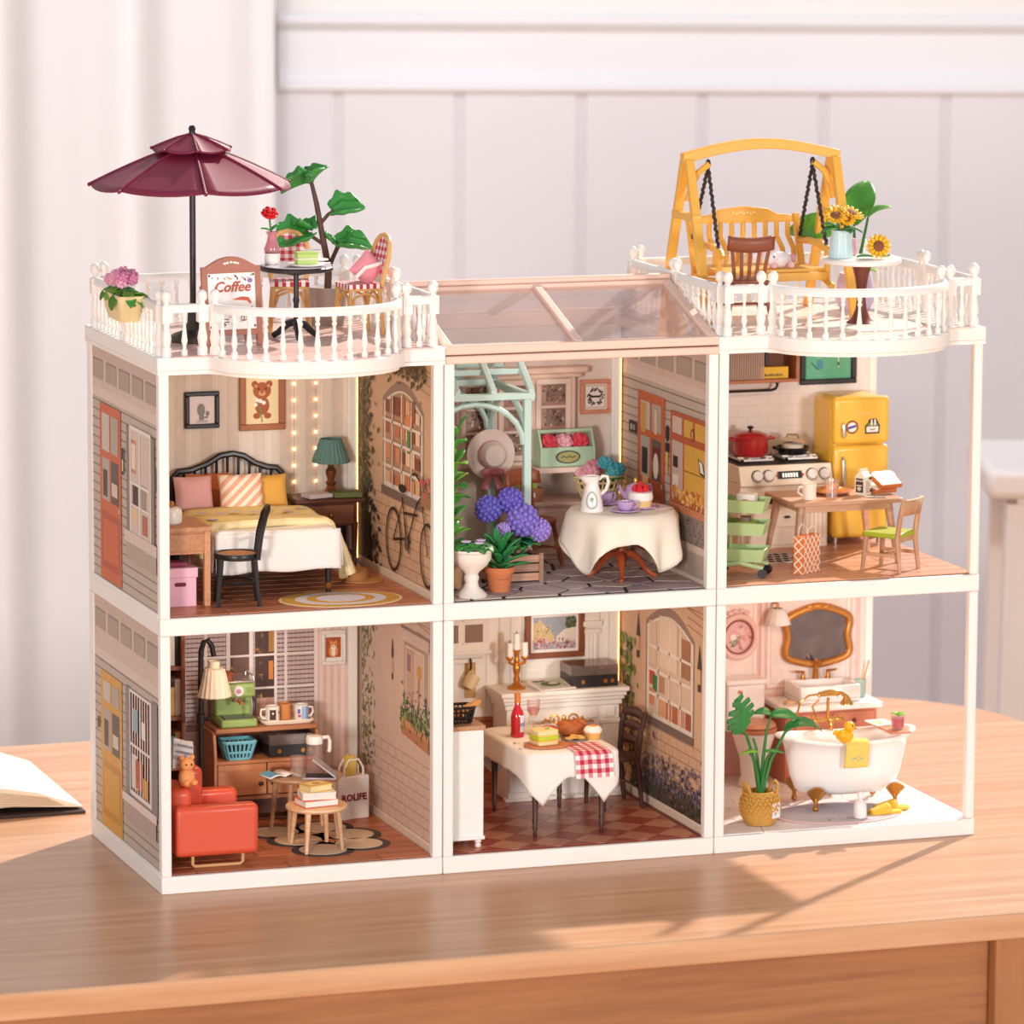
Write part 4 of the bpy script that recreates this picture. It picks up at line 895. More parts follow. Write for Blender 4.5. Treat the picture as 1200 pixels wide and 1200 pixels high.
cup('teacup', 'lilac teacup with dark red tea behind the white pitcher', (2.60, .60, zt), LIL, .036, .06, fill='8c2038')
tp = T('teapot', 'lilac teapot with gold knob at the back of the tea table', 'teapot', (2.765, .60, zt))
B().lathe([(.001, 0), (.035, 0), (.055, .03), (.058, .06), (.045, .095), (.03, .1), (.001, .112)], n=24).o('body', LIL, tp)
B().tube([(-.05, 0, .04), (-.08, 0, .07), (-.09, 0, .1)], [.016, .011, .008], 8).o('spout', LIL, tp); B().tube([(.05, 0, .09), (.085, 0, .1), (.095, 0, .06), (.056, 0, .03)], .007, 6).o('handle', LIL, tp)
B().ball((0, 0, .122), (.011, .011, .016)).o('knob', P('e8c25a', .3, metal=.6), tp)
ck = T('cake', 'cream cake topped with red berries on a plate on the tea table', 'cake', (2.735, .44, zt))
B().lathe([(.001, 0), (.06, 0), (.085, .008), (.082, .012), (.001, .008)], n=28).o('plate', LIL, ck)
B().lathe([(.001, .009), (.058, .009), (.06, .05), (.001, .05)], n=28, wave=lambda k, r, z: 1 + .02 * sin(k * 2.2)).o('sponge', P('ecc98c', .8), ck)
B().lathe([(.001, .045), (.063, .045), (.067, .06), (.062, .085), (.045, .09), (.001, .088)], n=28, wave=lambda k, r, z: 1 + (.05 * sin(k * 2.3) if z < .05 else 0)).o('cream', P('fbf4ee', .5), ck)
for i in range(7):
    a = i * pi / 3; q = (0 if i == 6 else .032); B().at((q * cos(a), q * sin(a), .1 if i < 6 else .118)).lathe([(.001, -.012), (.013, -.01), (.019, .002), (.012, .02), (.001, .026)], n=10).o('berry', P('d8202e', .3, coat=.4), ck)
np_ = T('napkin', 'folded pink paper napkin with a fork at the right of the tea table', 'napkin', (2.83, .42, zt + .001), .4); B().box(-.05, -.06, 0, .05, .06, .004).o('paper', P('f0d6d2', .8), np_, False); B().cyl((-.03, -.04, .008), (.03, .05, .008), .004, n=6).o('fork', P('cfc6cc', .25, metal=.9), np_)
# urn, pot, planter, climbing plant
un = T('garden_urn', 'cream white footed garden urn at the front left of the greenhouse', 'urn', (1.695, .135, zM))
B().lathe([(.001, 0), (.078, 0), (.082, .012), (.07, .022), (.04, .05), (.033, .075), (.04, .1), (.034, .115), (.04, .13), (.08, .165), (.1, .2), (.102, .23), (.112, .24), (.112, .25), (.098, .25), (.09, .22), (.001, .2)], n=32, wave=lambda k, r, z: 1 + (.025 * (k % 2) if .14 < z < .22 else 0)).o('urn_body', P('efe6da', .5, var=.06), un)
uf = T('violets', 'low green violets with pale lilac blooms growing in the cream urn', 'flowers', (1.695, .135, zM + .235))
for i in range(26): a = i * 2.4; q = .03 + .065 * ((i % 5) / 5); leaf_o(uf, G2 if i % 3 else G1, (q * cos(a), q * sin(a), .02 + .035 * (1 - q / .1)), .065, .06, a, -.25 + .5 * (q / .1), .7)
for x, y, z_ in ((.02, -.06, .052), (-.04, -.03, .058), (.05, .0, .056)):
    b = B()
    for i in range(5): a = i * 2 * pi / 5; b.at((x + .014 * cos(a), y + .014 * sin(a), z_)).ball((0, 0, 0), (.014, .012, .005), 8, 5)
    b.at().o('bloom', P('dcc0e6', .5), uf)
tc_ = T('flowerpot', 'orange terracotta flowerpot in front of the wooden planter', 'pot', (1.885, .245, zM))
B().lathe([(.001, 0), (.052, 0), (.068, .1), (.078, .1), (.08, .13), (.07, .13), (.066, .11), (.001, .11)], n=28).o('pot_body', P('d07a4c', .7, var=.1), tc_)
k = Ink((0, -.0635, .07), (1, 0, 0), (0, .12, .99), (0, -1, 0)); k.l([(-.03, .006), (-.02, -.004), (-.01, .006), (0, -.004), (.01, .006), (.02, -.004), (.03, .006)], .004, 'a85a34').done(tc_, 'stamp')
sv = T('succulent', 'upright dark green pointed succulent growing in the terracotta pot', 'plant', (1.885, .245, zM + .112))
for i in range(20): a = i * 2.4; q = i / 20; leaf_o(sv, P('2f8a48', .35, var=.25), (.012 * cos(a), .012 * sin(a), .01 * i * .5), .13 + .03 * (1 - q), .045, a, -.35 - .95 * q, .35, .5)
pb = T('planter_box', 'brown wooden slatted planter box under the blue hydrangeas', 'planter', (2.045, .53, zM))
pw_ = W('a87a5c', 'c0937a', 0, 4, .6)
for i in range(3):
    for y in (-.09, .078): B().box(-.14, y, .01 + .048 * i, .14, y + .012, .05 + .048 * i).o('slat', pw_, pb, False, bev=.002)
    for x in (-.14, .128): B().box(x, -.078, .01 + .048 * i, x + .012, .078, .05 + .048 * i).o('slat', pw_, pb, False, bev=.002)
for x in (-.146, .126):
    for y in (-.096, .082): B().box(x, y, 0, x + .022, y + .016, .155).o('corner_post', pw_, pb, False)
B().box(-.128, -.078, .01, .128, .078, .13).o('soil', P('3a2c22', .9), pb, False)
hy = T('hydrangea', 'violet blue hydrangea bush with round flower heads in the wooden planter', 'plant', (2.045, .53, zM + .131))
for x, y, z_, r, c in ((-.14, -.04, .262, .07, '6a62c4'), (-.015, -.03, .30, .07, '7064c8'), (.03, -.1, .205, .085, '8a78d4'), (.125, -.09, .145, .062, 'a58ade'), (-.085, -.12, .16, .04, 'b49ae0')):
    pompom(hy, P(c, .5, var=.3, scale=40), (x, y, z_), r, 64); B().tube([(x * .3, y * .3, 0), (x * .7, y * .7, z_ * .6), (x, y, z_)], .008, 6).o('stem', G2, hy)
for i in range(22): a = i * 2.4; leaf_o(hy, (G2, P('2c7a54', .4), G1)[i % 3], (.05 * cos(a), .03 * sin(a) - .02, .04 + .004 * i), .11, .07, a, -.5 + .02 * i, .7)
cp = T('climbing_plant', 'bright green climbing plant with round leaves at the left of the greenhouse', 'plant', (1.675, .42, zM))
B().lathe([(.001, 0), (.055, 0), (.07, .12), (.062, .12), (.001, .1)], n=20).o('pot', P('d9a878', .6), cp)
B().tube([(0, 0, .1), (.015, .005, .4), (.0, 0, .6), (.03, 0, .84)], .008, 6).o('stem', G2, cp)
for i in range(24):
    a = i * 2.0 - 1.2; z_ = .24 + .024 * i; leaf_o(cp, (G1, G3, P('57b848', .35, var=.2))[i % 3], (.012, 0, z_), .115, .09, a * .8 - .6, -.5 - .3 * (i % 3), .9, .3)
leaf_o(cp, G1, (.04, 0, .82), .10, .07, -.3, -1.2, .3)
# ================================================================ kitchen
STEEL = P('d5d2d0', .22, metal=.9, var=.05); CRM = P('f1e2cd', .4, var=.03); CHR = P('1f1d1e', .4)
# faint tiles on the kitchen wall
k = Ink((0, BW, 0), (1, 0, 0), (0, 0, 1), (0, -1, 0), base=.0003)
for i in range(9): k.k = 1; k.r(.06, .42 + .06 * i, 1.44, .424 + .06 * i, 'e6d6cc')
for i in range(9):
    for j in range(12): k.k = 1; k.r(.06 + .12 * j + .06 * (i % 2), .42 + .06 * i, .063 + .12 * j + .06 * (i % 2), .48 + .06 * i, 'e6d6cc')
k.done(bpk, 'tile_print')
sv_ = T('stove', 'cream range cooker with black hob and round knobs in the kitchen', 'stove', (3.80, 1.215, zM))
B().box(-.265, -.155, .0, .265, .165, .37).o('body', CRM, sv_, False, bev=.006)
B().prism([(-.165, .37), (-.165, .385), (-.185, .375), (-.205, .30), (-.2, .29), (-.155, .29)], -.27, .27, 'x').o('control_panel', CRM, sv_, bev=.004)
B().box(-.27, -.165, .37, .27, .165, .462).o('hob_base', CRM, sv_, bev=.006)
B().prism([(-.165, .462), (.165, .462), (.165, .474), (-.165, .468)], -.255, .255, 'x').o('hob', CHR, sv_)
cp_ = B().prism([(-.175, .465), (-.21, .36), (-.195, .35), (-.16, .35), (-.16, .465)], -.272, .272, 'x').o('knob_panel', CRM, sv_, bev=.004)
for x in (-.17, -.105, .15, .225):
    kb = B().at((x, -.197, .41), rx=radians(71)).lathe([(.001, .02), (.026, .02), (.03, 0), (.001, 0)], n=20).o('knob', P('efe9e4', .3), sv_); B().at((x, -.193, .41), rx=radians(71)).lathe([(.001, .004), (.034, .004), (.034, 0), (.001, 0)], n=20).o('knob_ring', CHR, kb)
dsp = B().at((.02, -.197, .412), rx=radians(-19)).box(-.07, -.005, -.02, .07, .003, .02).o('display', CHR, sv_, False)
for i in range(6): B().at((-.02 + .016 * i, -.2025, .412), rx=radians(-19)).box(-.005, -.001, -.011, .005, .001, .011).o('display_mark', glow('fff0e0', .8), sv_, False)
for x in (-.055, .095): B().at((x, -.2035, .412)).ball((0, 0, 0), .007, 8, 5).o('indicator', P('d04030', .4), sv_)
B().box(-.25, -.165, .235, .1, -.153, .345).o('oven_door', CRM, sv_, bev=.004); B().box(-.19, -.170, .25, .04, -.164, .32).o('oven_window', P('2c2624', .15), sv_, False); B().cyl((-.22, -.18, .335), (.08, -.18, .335), .008, n=8).o('oven_handle', STEEL, sv_)
d_ = B().box(-.25, -.165, .12, .1, -.153, .225).o('drawer', CRM, sv_, bev=.004); B().ball((0.02, -.17, .175), (.02, .012, .008)).o('handle', P('4a3428', .4), d_)
B().box(-.25, -.165, .02, .1, -.153, .11).o('drawer', CRM, sv_, bev=.004)
dd = B().box(.115, -.165, .02, .255, -.153, .345).o('side_door', CRM, sv_, bev=.004)
for i in range(5): B().box(.128 + .025 * i, -.168, .05, .131 + .025 * i, -.164, .32).o('groove', P('d8c4ac', .5), dd, False)
def grate(x):
    b = B(); z = .482
    for a in ((-.1, -.115, .1, -.103), (-.1, .1, .1, .112), (-.1, -.115, -.088, .112), (.088, -.115, .1, .112)): b.box(x + a[0], a[1], z, x + a[2], a[3], z + .01)
    for s in (-1, 1): b.box(x + s * .05 - .006, -.11, z, x + s * .05 + .006, .11, z + .016); b.box(x - .1, s * .05 - .006, z, x + .1, s * .05 + .006, z + .016)
    b.o('pan_support', P('efebe6', .35), sv_, False)
grate(-.13); grate(.13)
cpot = T('casserole', 'red lidded casserole pot on the left burner of the stove', 'pot', (3.665, 1.215, zM + .498))
red = P('b02228', .2, var=.06, coat=.5)
B().lathe([(.001, 0), (.085, 0), (.097, .02), (.1, .1), (.001, .1)], n=32).o('body', red, cpot)
ld = B().lathe([(.106, .098), (.108, .105), (.09, .122), (.05, .135), (.001, .138)], n=32).o('lid', red, cpot); B().lathe([(.008, .137), (.008, .145), (.017, .152), (.018, .16), (.001, .166)], n=14).o('knob', CHR, ld)
for s in (-1, 1): B().tube([(s * .095, -.03, .092), (s * .13, -.022, .095), (s * .138, 0, .095), (s * .13, .022, .095), (s * .095, .03, .092)], .008, 8).o('handle', red, cpot)
pn = T('frying_pan', 'black frying pan with glass lid on the right burner of the stove', 'pan', (3.915, 1.215, zM + .498))
B().lathe([(.001, 0), (.075, 0), (.092, .035), (.096, .036), (.093, .04), (.074, .008), (.001, .008)], n=32).o('pan', P('19181a', .3), pn); B().tube([(-.085, -.02, .03), (-.13, -.045, .045)], .01, 8).o('handle', P('19181a', .3), pn)
B().lathe([(.001, .03), (.06, .03), (.062, .05), (.05, .06), (.001, .062)], n=24).o('food', P('e8d8c4', .6), pn)
lidp = B().at((0.005, 0, .078), ry=.15).lathe([(.001, .012), (.05, .006), (.075, -.006), (.078, -.008), (.05, .002), (.001, .008)], n=28).o('lid', P('d8c0a4', .15, metal=.3), pn); B().tube([(-.035, 0, .085), (-.03, 0, .105), (.03, 0, .1), (.035, 0, .082)], .008, 6).o('lid_handle', P('a5835c', .4, metal=.5), pn)
# fridge
fr = T('refrigerator', 'mustard yellow retro refrigerator with two doors and magnets', 'refrigerator', (4.255, 1.215, zM))
yel = P('f0be42', .3, var=.03, coat=.3)
B().box(-.16, -.125, .035, .16, .168, .815).o('body', yel, fr, bev=.045, seg=4)
up_ = B().box(-.165, -.17, .56, .165, -.12, .82).o('upper_door', yel, fr, bev=.028, seg=4); lo_ = B().box(-.165, -.17, .04, .165, -.12, .552).o('lower_door', yel, fr, bev=.028, seg=4)
B().tube([(-.115, -.172, .605), (-.115, -.19, .612), (-.115, -.192, .645), (-.115, -.19, .668), (-.115, -.172, .675)], .011, 8).o('handle', STEEL, up_); B().tube([(-.115, -.172, .325), (-.115, -.19, .335), (-.115, -.192, .41), (-.115, -.19, .475), (-.115, -.172, .485)], .011, 8).o('handle', STEEL, lo_)
for x in (-.13, .13):
    for y in (-.12, .12): B().cyl((x, y, 0), (x, y, .045), .013, n=10).o('foot', STEEL, fr)
B().tube([(-.035 + .007 * i, -.1715, .72 + (.012 if i % 2 else 0)) for i in range(13)], .0025, 5).o('badge', P('fbeec4', .4), up_)
k = Ink((-.06, -.171, .655), (1, 0, 0), (0, 0, 1), (0, -1, 0)); k.e_(0, 0, .037, .037, '2e2018').e_(0, 0, .031, .031, 'e8823c').e_(0, 0, .026, .026, 'f4ece0').p([(-.026, -.014), (.026, -.0), (.026, .014), (-.026, .002)], '4a4a9c').done(up_, 'magnet')
k = Ink((.062, -.171, .65), (1, 0, 0), (0, 0, 1), (0, -1, 0)); k.p([(-.045, -.035), (.04, -.035), (.043, .01), (.03, .03), (.022, .048), (-.02, .045), (-.028, .025), (-.045, .008)], '2e2018').p([(-.037, -.027), (.033, -.027), (.034, .005), (-.037, .005)], 'f6f1ea').p([(-.034, .009), (.034, .009), (.022, .026), (-.022, .024)], '8a9a4a').r(-.012, .01, -.002, .042, 'f6f1ea').r(.008, .01, .018, .044, 'f6f1ea').l([(-.016, -.008), (-.006, -.014), (.004, -.014), (.014, -.007)], .004, '2e2018').done(up_, 'magnet')
t, c, k = frame_pic('framed_picture', 'black framed green picture with orange flower on the kitchen wall', 4.02, 4.355, MH + .948, MH + 1.23, BW - .001, .03, P('22201f', .4), '5fae86')
k.r(-.13, -.1, .13, .09, '62b08a').e_(.06, .05, .03, .03, 'e08a4a').e_(.06, .04, .015, .016, 'f2d070').l([(.06, .02), (.063, -.05)], .006, 'e8e0b8').e_(.062, -.03, .006, .01, '2a3a2a').l([(-.1, -.02), (-.06, -.06), (-.03, -.03)], .008, '2f6a54').l([(-.09, .03), (-.05, 0), (-.02, .05)], .01, '88c8a4').e_(-.05, -.03, .02, .03, '4a8aa0').done(c)
# wall shelf with fluted glass, rail
ws = T('wall_shelf', 'brown wall cabinet with fluted glass door and open shelf above the stove', 'cabinet', (3.73, BW - .001, MH + .985))
wb = W('9a5a3c', 'b87450', 0, 3, .5)
B().box(-.235, -.14, 0, .235, 0, .018).o('bottom_board', wb, ws, False, bev=.003); B().box(.215, -.14, .018, .235, 0, .335).o('side_board', wb, ws, False); B().box(-.235, -.14, .018, -.215, 0, .335).o('side_board', wb, ws, False)
B().box(-.215, -.012, .018, .215, 0, .335).o('back_board', P('7c4a32', .6), ws, False); B().box(-.215, -.12, .16, .2, -.012, .17).o('inner_shelf', wb, ws, False)
g = B()
for i in range(18): g.cyl((-.205 + .0135 * i, -.128, .02), (-.205 + .0135 * i, -.128, .33), .006, n=6)
g.o('fluted_glass', glass('f4e2d6', .05, .55), ws); B().box(.03, -.14, .1, .052, -.126, .33).o('door_handle', CHR, ws, False, bev=.004)
yb_ = T('tea_box', 'yellow tea box with dark lettering on the kitchen wall cabinet', 'box', (3.83, 1.32, MH + 1.004)); B().box(-.085, -.03, 0, .085, .03, .062).o('carton', P('f0c21e', .5), yb_, False)
for i in range(8): B().box(-.055 + .014 * i, -.0312, .012, -.046 + .014 * i, -.0298, .026 - .004 * (i % 3 == 1)).o('lettering_mark', P('5a4410', .5), yb_, False)
rl = T('utensil_rail', 'black utensil rail with brass bracket under the kitchen wall cabinet', 'rail', (3.72, BW, MH + .93)); B().tube([(-.26, -.07, .005), (.11, -.07, .005), (.135, -.068, .012), (.145, -.065, .03), (.145, -.06, .045)], .008, 8).o('rod', CHR, rl); B().at((.145, -.06, .042)).lathe([(.001, 0), (.02, 0), (.034, .011), (.001, .011)], n=16).o('bracket', BRASS, rl); B().at((-.24, -.07, .005)).lathe([(.009, 0), (.02, .035), (.034, .048), (.001, .048)], n=16).o('bracket', BRASS, rl)
# dining table
dt = T('dining_table', 'light wood kitchen dining table with tapered legs', 'table', (3.92, .65, zM))
lw = W('b98c6c', 'd0a585', 0, 3, .45)
B().prism(rrect(-.315, -.225, .325, .225, .03), .328, .352).o('tabletop', lw, dt, bev=.006)
B().box(-.26, -.18, .29, .27, .18, .328).o('apron', lw, dt, False)
for sx in (-1, 1):
    for sy in (-1, 1): B().tube([(sx * .30, sy * .20, 0), (sx * .25, sy * .165, .33)], [.013, .024], 10).o('leg', lw, dt)
zt = zM + .353
mg1 = T('mug', 'plain cream mug on the kitchen dining table', 'mug', (3.735, .535, zt)); B().lathe([(.001, 0), (.036, 0), (.038, .085), (.034, .085), (.033, .01), (.001, .01)], n=24).o('body', P('f4ead9', .4), mg1); B().tube([(-.036, 0, .07), (-.06, 0, .068), (-.065, 0, .04), (-.036, 0, .02)], .006, 6).o('handle', P('f4ead9', .4), mg1)
gl1 = T('tumbler', 'clear ribbed glass tumbler on the kitchen dining table', 'glass', (3.855, .51, zt)); B().lathe([(.001, 0), (.028, 0), (.04, .105), (.037, .105), (.026, .008), (.001, .008)], n=24, wave=lambda k, r, z: 1 + (.04 if k % 2 else 0)).o('glass_body', glass('faf4f2', .05, .91), gl1)
plt = T('plate_of_fries', 'terracotta plate heaped with golden fries on the kitchen table', 'food', (3.925, .67, zt)); B().lathe([(.001, 0), (.07, 0), (.11, .02), (.107, .026), (.07, .008), (.001, .008)], n=32).o('plate', P('d08a62', .5), plt)
fm = [P('f0a02c', .5), P('f5b848', .5), P('e88a20', .5)]
for i in range(26): a = random.random() * 6.28; q = random.random() * .06; B().at((q * cos(a), q * sin(a), .02 + .03 * (1 - q / .07) * random.random()), random.uniform(-.4, .4), random.uniform(-.4, .4), random.random() * 3.1).box(-.028, -.007, -.007, .028, .007, .007).o('fry', random.choice(fm), plt, False)
mc = T('milk_carton', 'small white gabled milk carton standing on the kitchen table', 'carton', (4.075, .60, zt), .55); B().box(-.032, -.032, 0, .032, .032, .1).o('body', P('efe6d2', .5), mc, False); B().prism([(-.032, .1), (.032, .1), (.004, .13), (.004, .142), (-.004, .142), (-.004, .13)], -.032, .032, 'x').o('gable_top', P('efe6d2', .5), mc, False)
k = Ink((-.0321, .032, 0), (0, -1, 0), (0, 0, 1), (-1, 0, 0)); k.r(.008, .015, .056, .075, '3a3630').r(.012, .05, .05, .055, 'efe6d2').e_(.03, .035, .014, .012, 'cfc4b0').r(.008, .08, .056, .092, '5a5648').done(mc)
k = Ink((-.032, -.0321, 0), (1, 0, 0), (0, 0, 1), (0, -1, 0)); 
for i in range(6): k.r(.012, .015 + .011 * i, .05 - .006 * (i % 3), .02 + .011 * i, 'a09a80' if i % 2 else 'c07060')
k.e_(.05, .09, .012, .008, '2e2a26').e_(.055, .025, .008, .01, '2e2a26').done(mc)
tng = tag(B().box(-.06, -.012, 0, .06, .012, .008).o('butter_knife', STEEL, None, bev=.003, loc=(4.10, .49, zt), rot=(0, 0, -.5)), 'small steel butter knife on the kitchen table', 'knife')
br_ = T('bread_slices', 'two slices of white bread leaning together at the end of the kitchen table', 'bread', (4.21, .57, zt), .25, None, 1.12)
bpoly = [(-.065, 0), (.065, 0), (.07, .07), (.078, .09), (.065, .112), (.03, .118), (0, .114), (-.03, .118), (-.065, .112), (-.078, .09), (-.07, .07)]
for i, (rx, y) in enumerate(((-1.05, 0.0), (-1.4, .015))):
    b = B().at((0.02 * (1 - i), y, .012 + .022 * (1 - i)), rx, 0, 0).prism(bpoly, -.011, .011, 'y').o('crust', P('c06a30', .7), br_, bev=.004); B().at((0.02 * (1 - i), y, .012 + .022 * (1 - i)), rx, 0, 0).prism([(x * .9, .006 + z * .9) for x, z in bpoly], -.0135, .0135, 'y').o('crumb', P('fbf6ee', .8, bump=.3), b)
# chair with green seat
gc = T('dining_chair', 'light wood kitchen chair with lime green seat', 'chair', (4.088, .262, zM), radians(218.5))
lw2 = W('b48460', 'cda07a', 2, 4, .45)
B().prism(rrect(-.115, -.115, .115, .11, .03), .183, .21).o('seat', P('a8b62a', .5), gc, bev=.012, seg=3)
for s in (-1, 1):
    B().tube([(s * .105, -.105, 0), (s * .095, -.09, .185)], [.011, .016], 8).o('leg', lw2, gc); B().tube([(s * .105, .12, 0), (s * .1, .1, .185), (s * .1, .115, .3), (s * .1, .135, .395)], [.011, .016, .015, .012], 8).o('leg', lw2, gc)
    B().box(s * .1 - .007, -.1, .08, s * .1 + .007, .11, .1).o('stretcher', lw2, gc, False)
B().box(-.1, -.005, .082, .1, .01, .098).o('stretcher', lw2, gc, False); B().box(-.1, -.1, .16, .1, -.085, .185).o('seat_rail', lw2, gc, False); B().box(-.1, .09, .16, .1, .105, .185).o('seat_rail', lw2, gc, False)
B().sheet(lambda u, v: ((u - .5) * .215, .118 + .018 * v + .02 * (1 - (2 * u - 1) ** 2), .31 + .085 * v), 8, 2).o('backrest', lw2, gc, solid=.016)
# gift bag
bg_ = T('paper_bag', 'orange paper bag with white lattice pattern on the kitchen floor', 'bag', (3.63, .305, zM), radians(36))
ob = P('e8803a', .6, var=.03); B().box(-.083, -.03, 0, .083, .03, .2).o('bag_body', ob, bg_, False)
k = Ink((-.083, -.03, 0), (1, 0, 0), (0, 0, 1), (0, -1, 0))
for s_ in (1, -1):
    for i in range(-5, 8):
        q = [(u if s_ > 0 else .166 - u, v) for u, v in [(.0415 * i + .166 * t / 40, .2 * t / 40 * 1.0) for t in range(41)] if 0 <= u <= .166]
        if len(q) > 1: k.k = 1 + (s_ > 0); k.l(q, .007, 'fbeee0')
k.r(.09, .03, .135, .055, 'f0a070').l([(.098, .042), (.128, .042)], .006, 'fbeee0').done(bg_)
k = Ink((-.083, .03, 0), (0, -1, 0), (0, 0, 1), (-1, 0, 0)); 
for i in range(4): k.k = 1; k.l([(.003, .05 * i), (.057, .05 * i + .05)], .007, 'fbeee0'); k.k = 2; k.l([(.057, .05 * i), (.003, .05 * i + .05)], .007, 'fbeee0')
k.done(bg_)
for y in (-.028, .028): B().tube([(-.04, y, .198), (-.038, y, .235), (0, y * 1.2, .255), (.038, y, .235), (.04, y, .198)], .003, 6).o('handle', P('f0d8c4', .6), bg_)
mt_ = T('floor_mat', 'small black and white woven mat in front of the stove', 'rug', (3.62, .78, zM)); B().box(-.16, -.16, 0, .12, .12, .004).o('base', P('f0e8de', .9), mt_, False)
for i in range(6):
    for j in range(4): B().box(-.155 + .045 * i + .02 * (j % 2), -.15 + .068 * j, .004, -.125 + .045 * i + .02 * (j % 2), -.11 + .068 * j, .006).o('woven_patch', P('3a3230', .9), mt_, False)
# trolley
tr_ = T('kitchen_trolley', 'light green three tier kitchen trolley on castors', 'trolley', (3.275, .33, zM), radians(-123))
gm_ = P('b4cf94', .4, var=.04)
for i, z_ in enumerate((.085, .225, .345)):
    q = B(); a, b_ = .085, .13; t_ = B()
    for (x0, y0, x1, y1) in ((-a, -b_, a, -b_), (a, -b_, a, b_), (a, b_, -a, b_), (-a, b_, -a, -b_)):
        q.add([(x0 * .8, y0 * .85, z_), (x1 * .8, y1 * .85, z_), (x1, y1, z_ + .065), (x0, y0, z_ + .065)], [(0, 1, 2, 3)])
    q.add([(-a * .8, -b_ * .85, z_), (a * .8, -b_ * .85, z_), (a * .8, b_ * .85, z_), (-a * .8, b_ * .85, z_)], [(0, 1, 2, 3)]); q.o('tray', gm_, tr_, False, solid=.008)
for x in (-.075, .075):
    for y in (-.125, -.085): B().cyl((x, y, .05), (x, y, .44 if y < -.1 else .42), .009, n=8).o('upright', gm_, tr_)
    B().tube([(x, -.12, .055), (x, 0, .075), (x, .125, .05)], .012, 8).o('base_rail', gm_, tr_)
B().tube([(-.075, -.125, .43), (-.075, -.125, .53), (-.05, -.125, .55), (.05, -.125, .55), (.075, -.125, .53), (.075, -.125, .43)], .01, 8).o('push_handle', gm_, tr_)
for x in (-.075, .075):
    for y in (-.115, .12): B().at((x, y, .024), ry=pi / 2).lathe([(.001, -.012), (.024, -.012), (.024, .012), (.001, .012)], n=16).o('castor', CHR, tr_); B().cyl((x, y, .02), (x, y, .06), .008, n=6).o('castor_stem', CHR, tr_)
ct = T('food_packet', 'white and brown packet in the top tray of the green trolley', 'packet', (3.29, .32, zM + .354), -.58); B().box(-.05, -.045, 0, .05, .045, .085).o('packet', P('f1e6de', .6), ct, False, bev=.01); k = Ink((-.05, -.0455, 0), (1, 0, 0), (0, 0, 1), (0, -1, 0)); k.e_(.05, .04, .03, .018, 'b87858').done(ct)
ct = T('food_packet', 'lime green packet in the middle tray of the green trolley', 'packet', (3.29, .32, zM + .234), -.58); B().box(-.05, -.045, 0, .05, .045, .055).o('packet', P('a8d048', .5), ct, False, bev=.005); B().box(-.03, -.035, .0555, .02, .03, .08).o('label_card', P('8a6a5a', .6), ct, False)
# ================================================================ living room
k = Ink((0, BW, 0), (1, 0, 0), (0, 0, 1), (0, -1, 0), base=.0003)
for i in range(12): k.k = 1; k.r(.03 + .098 * i, .09, .078 + .098 * i, 1.32, 'f6e9e0')
for i in range(6): k.k = 1; k.r(1.235 + .04 * i, .09, 1.255 + .04 * i, 1.32, 'e6c4b8')
k.k = 2
k.r(.44, .52, 1.245, 1.26, 'f3e6e0').r(.46, .54, 1.225, 1.24, 'cbb4b4')
for i in range(28): k.k = 3; k.r(.46, .54 + .025 * i, 1.225, .545 + .025 * i, 'b9a0a4')
for i in range(32): k.k = 4; k.r(.46 + .024 * i, .54, .463 + .024 * i, 1.24, 'd6c2c0')
k.k = 4
k.r(.752, .54, .87, 1.24, '5a3a30').r(.895, .54, 1.005, 1.24, '4e342c')
k.blobs(60, lambda: (random.choice([random.uniform(.76, .86), random.uniform(.905, .995)]), random.uniform(.6, 1.2)), .018, ['8a5a40', 'b8743c', '6a4634', 'd89a50', '3a2622', '7a6a50'])
k.r(.76, .93, .865, 1.06, '6e4e44').r(.77, .795, .86, .93, '7a5a50').r(.90, .55, 1.0, .70, 'c49a88').r(.97, .8, .995, .9, 'e08a3a').r(.97, .95, 1.0, 1.1, 'b0803c')
for i, u in enumerate((.775, .795, .815, .838)): k.ring(u, .825, .008, .014, .006, 'f0803a', 10)
for u in (.62, .745, .872, 1.008, 1.065): k.r(u - .008 * (1 if u not in (.872, .745) else 1.4), .54, u + .008 * (1 if u not in (.872, .745) else 1.4), 1.24, 'f3e6e0')
for v in (.755, .935, 1.11): k.r(.46, v - .006, 1.225, v + .006, 'f3e6e0')
k.r(.03, .09, 1.43, .30, 'd2a48c').done(bpl, 'wall_print')
t, c, k = frame_pic('framed_picture', 'white framed orange picture of a corgi dog on the living room wall', 1.262, 1.398, .86, 1.05, BW - .001, .02, P('f3ece6', .4), 'f1ebe6')
k.r(-.042, -.055, .042, .055, 'b4532e').e_(0, -.02, .026, .034, 'e89a4e').e_(0, .012, .02, .02, 'e89a4e').p([(-.02, .02), (-.006, .026), (-.017, .046)], 'e89a4e').p([(.02, .02), (.006, .026), (.017, .046)], 'e89a4e').e_(0, -.005, .013, .02, 'f8ecdc').e_(0, -.03, .012, .018, 'f8ecdc').e_(0, .004, .004, .003, '2e1a12').e_(-.008, .014, .003, .003, '2e1a12').e_(.008, .014, .003, .003, '2e1a12').e_(-.03, .04, .006, .006, 'e8604a').done(c)
